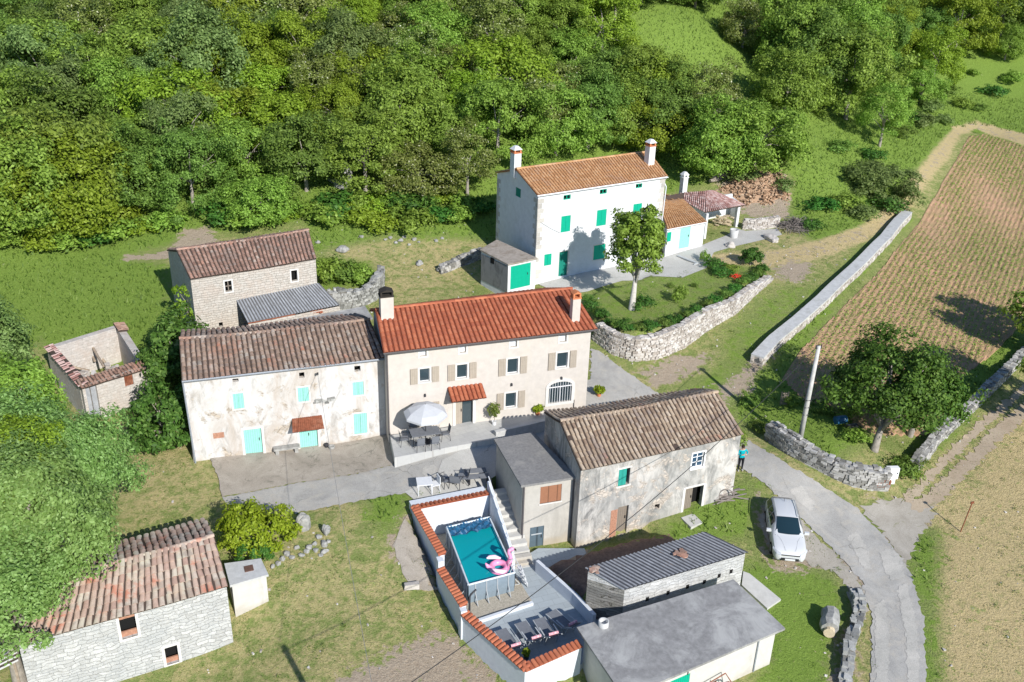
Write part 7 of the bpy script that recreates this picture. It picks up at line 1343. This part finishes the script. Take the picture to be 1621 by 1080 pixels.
# ------------------------------------------------------------------ white car
rf, ff = P(1237, 780, 1.4), P(1250, 893, .2); hd = Vector((ff.x-rf.x, ff.y-rf.y, 0)).normalized(); cc_ = Vector((*XY((rf+ff)/2), 0)); cc_.z = H(cc_.x, cc_.y)+.03; cyaw = atan2(hd.y, hd.x)
car = thing('parked_car', 'white estate car with silver roof rails parked on the gravel verge', 'car', cc_, cyaw); Mc = MW[car.name]
# stations along x (front = +2.3): x, half width, sill z, belt z, top z, top half width
ST = [(2.31,.55,.30,.50,.56,.45),(2.26,.74,.22,.60,.68,.62),(2.1,.84,.2,.68,.78,.72),(1.8,.88,.2,.76,.87,.76),(1.4,.89,.2,.82,.94,.76),(1.05,.89,.2,.88,1.0,.74),(.75,.89,.2,.9,1.13,.66),(.35,.89,.2,.92,1.36,.6),(.05,.89,.2,.93,1.45,.585),(-.5,.89,.2,.94,1.49,.58),(-1.1,.89,.2,.95,1.48,.575),(-1.6,.88,.2,.96,1.44,.57),(-1.95,.86,.22,.95,1.36,.56),(-2.15,.83,.28,.93,1.08,.62),(-2.27,.78,.32,.8,.86,.66),(-2.31,.66,.38,.6,.64,.55)]
def sec(s):
    x, w_, zs, zb_, zt_, wt = s; return [(w_*.9, zs), (w_*.99, zs+.12), (w_, (zs+zb_)/2+.05), (w_*.985, zb_-.03), (w_*.95, zb_+.02), ((w_*.95+wt)/2+.02, (zb_+zt_)/2+.02), (wt+.02, zt_-.035), (wt-.06, zt_+.0), (wt*.5, zt_+.022), (0, zt_+.03)]
prof = [sec(s) for s in ST]
def cp_(i, j, side=1, off=0): y_, z_ = prof[i][j]; return Vector((ST[i][0], y_*side, z_))
mb = MB()
for i in range(len(ST)): pass
rows = [[Mc@cp_(i, j, 1) for j in range(10)]+[Mc@cp_(i, j, -1) for j in range(8, -1, -1)] for i in range(len(ST))]; mb.grid(rows); mb.poly(rows[0][::-1]); mb.poly(rows[-1]); mb.poly([r_[0] for r_ in rows]+[r_[-1] for r_ in rows][::-1])
body = mb.build('body', 'car_paint', car, smooth=True); sd_ = body.modifiers.new('sub', 'SUBSURF'); sd_.levels = sd_.render_levels = 2
def patch(pts2, off=.012):
    g0 = [[Vector(p) for p in r_] for r_ in pts2]; return g0
def glass_strip(name, i0, i1, j0, j1, side, parent=car, mat='car_glass', ins=.06, off=.014):
    mb = MB()
    A_, B_2, C_, D_ = cp_(i0, j0, side), cp_(i1, j0, side), cp_(i1, j1, side), cp_(i0, j1, side); cen_ = (A_+B_2+C_+D_)/4
    ii = list(range(min(i0, i1), max(i0, i1)+1)); rows = []
    for j in range(j0, j1+1): rows.append([cp_(i, j, side) for i in ii])
    nn = (rows[0][-1]-rows[0][0]).cross(rows[-1][0]-rows[0][0]).normalized(); nn = nn if nn.dot(Vector((0, side, .4))) > 0 else -nn
    rows = [[Mc@(p+nn*off) for p in r_] for r_ in rows]; mb.grid(rows); return mb.build(name, mat, parent)
# windscreen, rear window
mb = MB(); rows = []
for k, i in enumerate((5, 6, 7, 8)):
    rows.append([])
    for s in np.linspace(-1, 1, 9):
        wj = ST[i][5]*.97+.0; z_ = ST[i][4]+.03*(1-abs(s)**2)+.018-.02*(abs(s)**3); x_ = ST[i][0]+(.0 if k else .03)-.05*(abs(s)**2)*(1 if k == 0 else .6); 
        if k == 3: x_ = .12-.05*(abs(s)**2)
        if k == 0: x_ = 1.08-.14*(abs(s)**2)
        rows[-1].append(Mc@Vector((x_, s*wj*(1.0 if k else 1.02), z_+.012)))
mb.grid(rows); mb.build('windscreen', 'car_glass', car, smooth=True)
mb = MB(); rows = []
for i, x_, z_ in ((11, -1.72, 1.43), (12, -1.98, 1.32), (13, -2.19, 1.06)): rows.append([Mc@Vector((x_-.02-.0*abs(s), s*ST[i][5]*.93, z_+.03-.02*abs(s)**2)) for s in np.linspace(-1, 1, 7)])
mb.grid(rows); mb.build('rear_window', 'car_glass', car, smooth=True)
for side in (1, -1):
    for a, b_ in ((7, 9), (9, 10), (10, 12)):
        mb = MB(); rows = []
        for t in (0.1, .5, .88):
            r_ = []
            for f in np.linspace(.04, .96, 5):
                fi = a+(b_-a)*f; i = int(min(fi, b_-1)); g_ = fi-i; lo = cp_(i, 4, side).lerp(cp_(i+1, 4, side), g_); hi = cp_(i, 6, side).lerp(cp_(i+1, 6, side), g_); q_ = lo.lerp(hi, t); q_.y += side*.028*(1 if t < .9 else .6); r_.append(Mc@q_)
            rows.append(r_)
        mb.grid(rows); mb.build('side_window', 'car_glass', car)
    for x_ in (1.42, -1.38):
        mb = MB(); c0 = Vector((x_, side*.80, .33)); mb.tube([Mc@(c0+Vector((0, -side*.12, 0))), Mc@(c0+Vector((0, side*.1, 0)))], .33, 20); wh = mb.build('wheel', 'tyre', car); mb = MB(); mb.tube([Mc@(c0+Vector((0, side*.08, 0))), Mc@(c0+Vector((0, side*.112, 0)))], .2, 14); mb.build('rim', 'rim_silver', wh)
    mb = MB(); mb.tube([Mc@Vector((.0, side*.56, 1.49)), Mc@Vector((-.1, side*.57, 1.545)), Mc@Vector((-1.45, side*.56, 1.54)), Mc@Vector((-1.6, side*.55, 1.48))], .028, 6); mb.build('roof_rail', 'frame_grey', car)
    mb = MB(); mb.box(Mc@Vector((.72, side*1.0, .98)), (.12, .24, .15), cyaw); mb.tube([Mc@Vector((.76, side*.86, .93)), Mc@Vector((.73, side*.95, .96))], .03, 5); mi_ = mb.build('mirror', 'car_paint', car)
    mb = MB(); mb.grid([[Mc@Vector((2.27, side*.5, .7)), Mc@Vector((2.15, side*.7, .74)), Mc@Vector((1.85, side*.86, .8))], [Mc@Vector((2.345, side*.48, .6)), Mc@Vector((2.26, side*.72, .62)), Mc@Vector((1.95, side*.9, .72))]]); mb.build('headlight', 'lamp_glass', car)
for side in (1, -1):
    mb = MB()
    for fi in (6.3, 9.0, 10.6):
        i = int(fi); g_ = fi-i; mb.tube([Mc@(cp_(i, j, side).lerp(cp_(i+1, j, side), g_)+Vector((0, side*.006, 0))) for j in (1, 2, 3, 4)], .009, 4)
    mb.tube([Mc@(cp_(i, 1, side)+Vector((0, side*.004, .02))) for i in range(4, 12)], .012, 4)
    mb.build('door_gap', 'car_black', car)
    for fx_ in (-.25, -1.15): mb = MB(); mb.box(Mc@Vector((fx_, side*.885, .86)), (.16, .03, .025), cyaw); mb.build('door_handle', 'frame_grey', car)
    mb = MB(); mb.tube([Mc@Vector((2.2, side*.25, .8)), Mc@Vector((1.5, side*.42, .95)), Mc@Vector((1.1, side*.62, 1.0))], .006, 4); mb.build('bonnet_crease', 'frame_grey', car)
mb = MB(); mb.tube([Mc@Vector((1.12, s, .985-.02*abs(s))) for s in (-.72, -.4, 0, .4, .72)], .018, 5); mb.build('wiper_cowl', 'car_black', car)
mb = MB(); mb.tube([Mc@Vector((-1.35, 0, 1.5)), Mc@Vector((-1.5, 0, 1.62))], .012, 5); mb.build('antenna', 'car_black', car)
mb = MB(); mb.box(Mc@Vector((2.32, 0, .60)), (.03, .95, .045), cyaw); mb.box(Mc@Vector((2.33, 0, .36)), (.04, .9, .14), cyaw); mb.build('grille', 'car_black', car)
mb = MB(); mb.box(Mc@Vector((2.355, 0, .36)), (.012, .52, .11), cyaw); mb.build('number_plate', 'white_plastic', car)
# ------------------------------------------------------------------ person at the barn corner
g = G(1171, 745); fx = .35  # facing the camera side, slightly turned
def skin_mesh(name, verts, edges, radii, mat, root=0, sub=2):
    me = bpy.data.meshes.new(name); me.from_pydata(verts, edges, []); o = bpy.data.objects.new(name, me); COL.objects.link(o); sk = o.modifiers.new('skin', 'SKIN'); sk.use_smooth_shade = True
    for i, r_ in enumerate(radii): me.skin_vertices[0].data[i].radius = (r_, r_) if isinstance(r_, (int, float)) else r_
    me.skin_vertices[0].data[root].use_root = True; s_ = o.modifiers.new('sub', 'SUBSURF'); s_.levels = s_.render_levels = sub
    dg = bpy.context.evaluated_depsgraph_get(); ev = o.evaluated_get(dg); nm = bpy.data.meshes.new_from_object(ev); o.modifiers.clear(); o.data = nm; nm.name = name; nm.materials.clear()
    for mt_ in (mat if isinstance(mat, list) else [mat]): nm.materials.append(MATS[mt_])
    return o
vs = [(0,0,.93),(0,0,1.1),(0,.01,1.28),(0,.01,1.4),(0,-.005,1.46),(0,-.02,1.53),(0,-.02,1.62)]; es = [(0,1),(1,2),(2,3),(3,4),(4,5),(5,6)]; rd_ = [(.16,.12),(.145,.11),(.18,.12),(.12,.09),.05,.085,.075]
def add(ch, rads, parent):
    for p, r_ in zip(ch, rads): vs.append(p); rd_.append(r_); es.append((parent, len(vs)-1)); parent = len(vs)-1
    return parent
for s in (-1, 1):
    add([(s*.1,0,.86),(s*.11,-.01,.5),(s*.12,.01,.1),(s*.12,-.02,.05),(s*.13,-.14,.035)], [.1,.065,.045,.045,.035], 0)
    if s > 0: ch = [(.2,.01,1.38),(.34,.02,1.2),(.16,-.2,1.22)]
    else: ch = [(-.2,.01,1.38),(-.27,-.0,1.15),(-.1,-.2,1.2)]
    wv_i = add(ch, [.065,.05,.034], 3); hx, hy, hz = vs[wv_i]; pm = add([(hx-s*.07, hy-.035, hz+.03)], [.03], wv_i); qx, qy, qz = vs[pm]
    for f in range(4): add([(qx-s*.035, qy-.02, qz+.03-.02*f), (qx-s*.06, qy+.0, qz+.028-.02*f)], [.01, .008], pm)
    add([(qx-s*.0, qy-.01, qz+.05), (qx-s*.02, qy-.01, qz+.075)], [.011, .009], pm)
po = skin_mesh('person', vs, es, rd_, ['skin', 'jacket_teal', 'trousers_black', 'shoe'])
for pg_ in po.data.polygons:
    c = pg_.center; k = 0
    if c.z < .09: k = 3
    elif c.z < .95: k = 2
    elif c.z < 1.44 and not (c.y < -.19 and abs(c.x) < .17): k = 1
    pg_.material_index = k
    pg_.use_smooth = True
po.location = g; po.rotation_euler = (0, 0, .25); po.scale = (1.05, 1.05, 1.02); tag(po, 'person in a teal jacket and black trousers standing at the barn corner, hands raised', 'person'); MW[po.name] = Matrix.Identity(4)
mb = MB(); mb.lathe((0, 0, 0), [(0, .115), (.05, .11), (.085, .07), (.098, .0), (.09, -.06), (.06, -.09)], 14)
for i, v_ in enumerate(mb.v): mb.v[i] = (v_[0], v_[1]*1.08+.015+(.02 if v_[2] < 0 else 0), v_[2]+1.62)
hair = mb.build('hair', 'hair_dark', po, smooth=True)
mb = MB()
for s in (-1, 1): mb.box((s*.03, -.095, 1.6), (.018, .012, .01))
mb.box((0, -.105, 1.575), (.018, .03, .03)); mb.box((0, -.093, 1.545), (.04, .01, .008)); mb.build('face', 'hair_dark', po)
# ------------------------------------------------------------------ overhanging details
for o in bpy.data.objects:
    if o.type == 'MESH' and o.parent is None and not o.get('kind') and not o.get('label'): print('UNLABELLED', o.name)
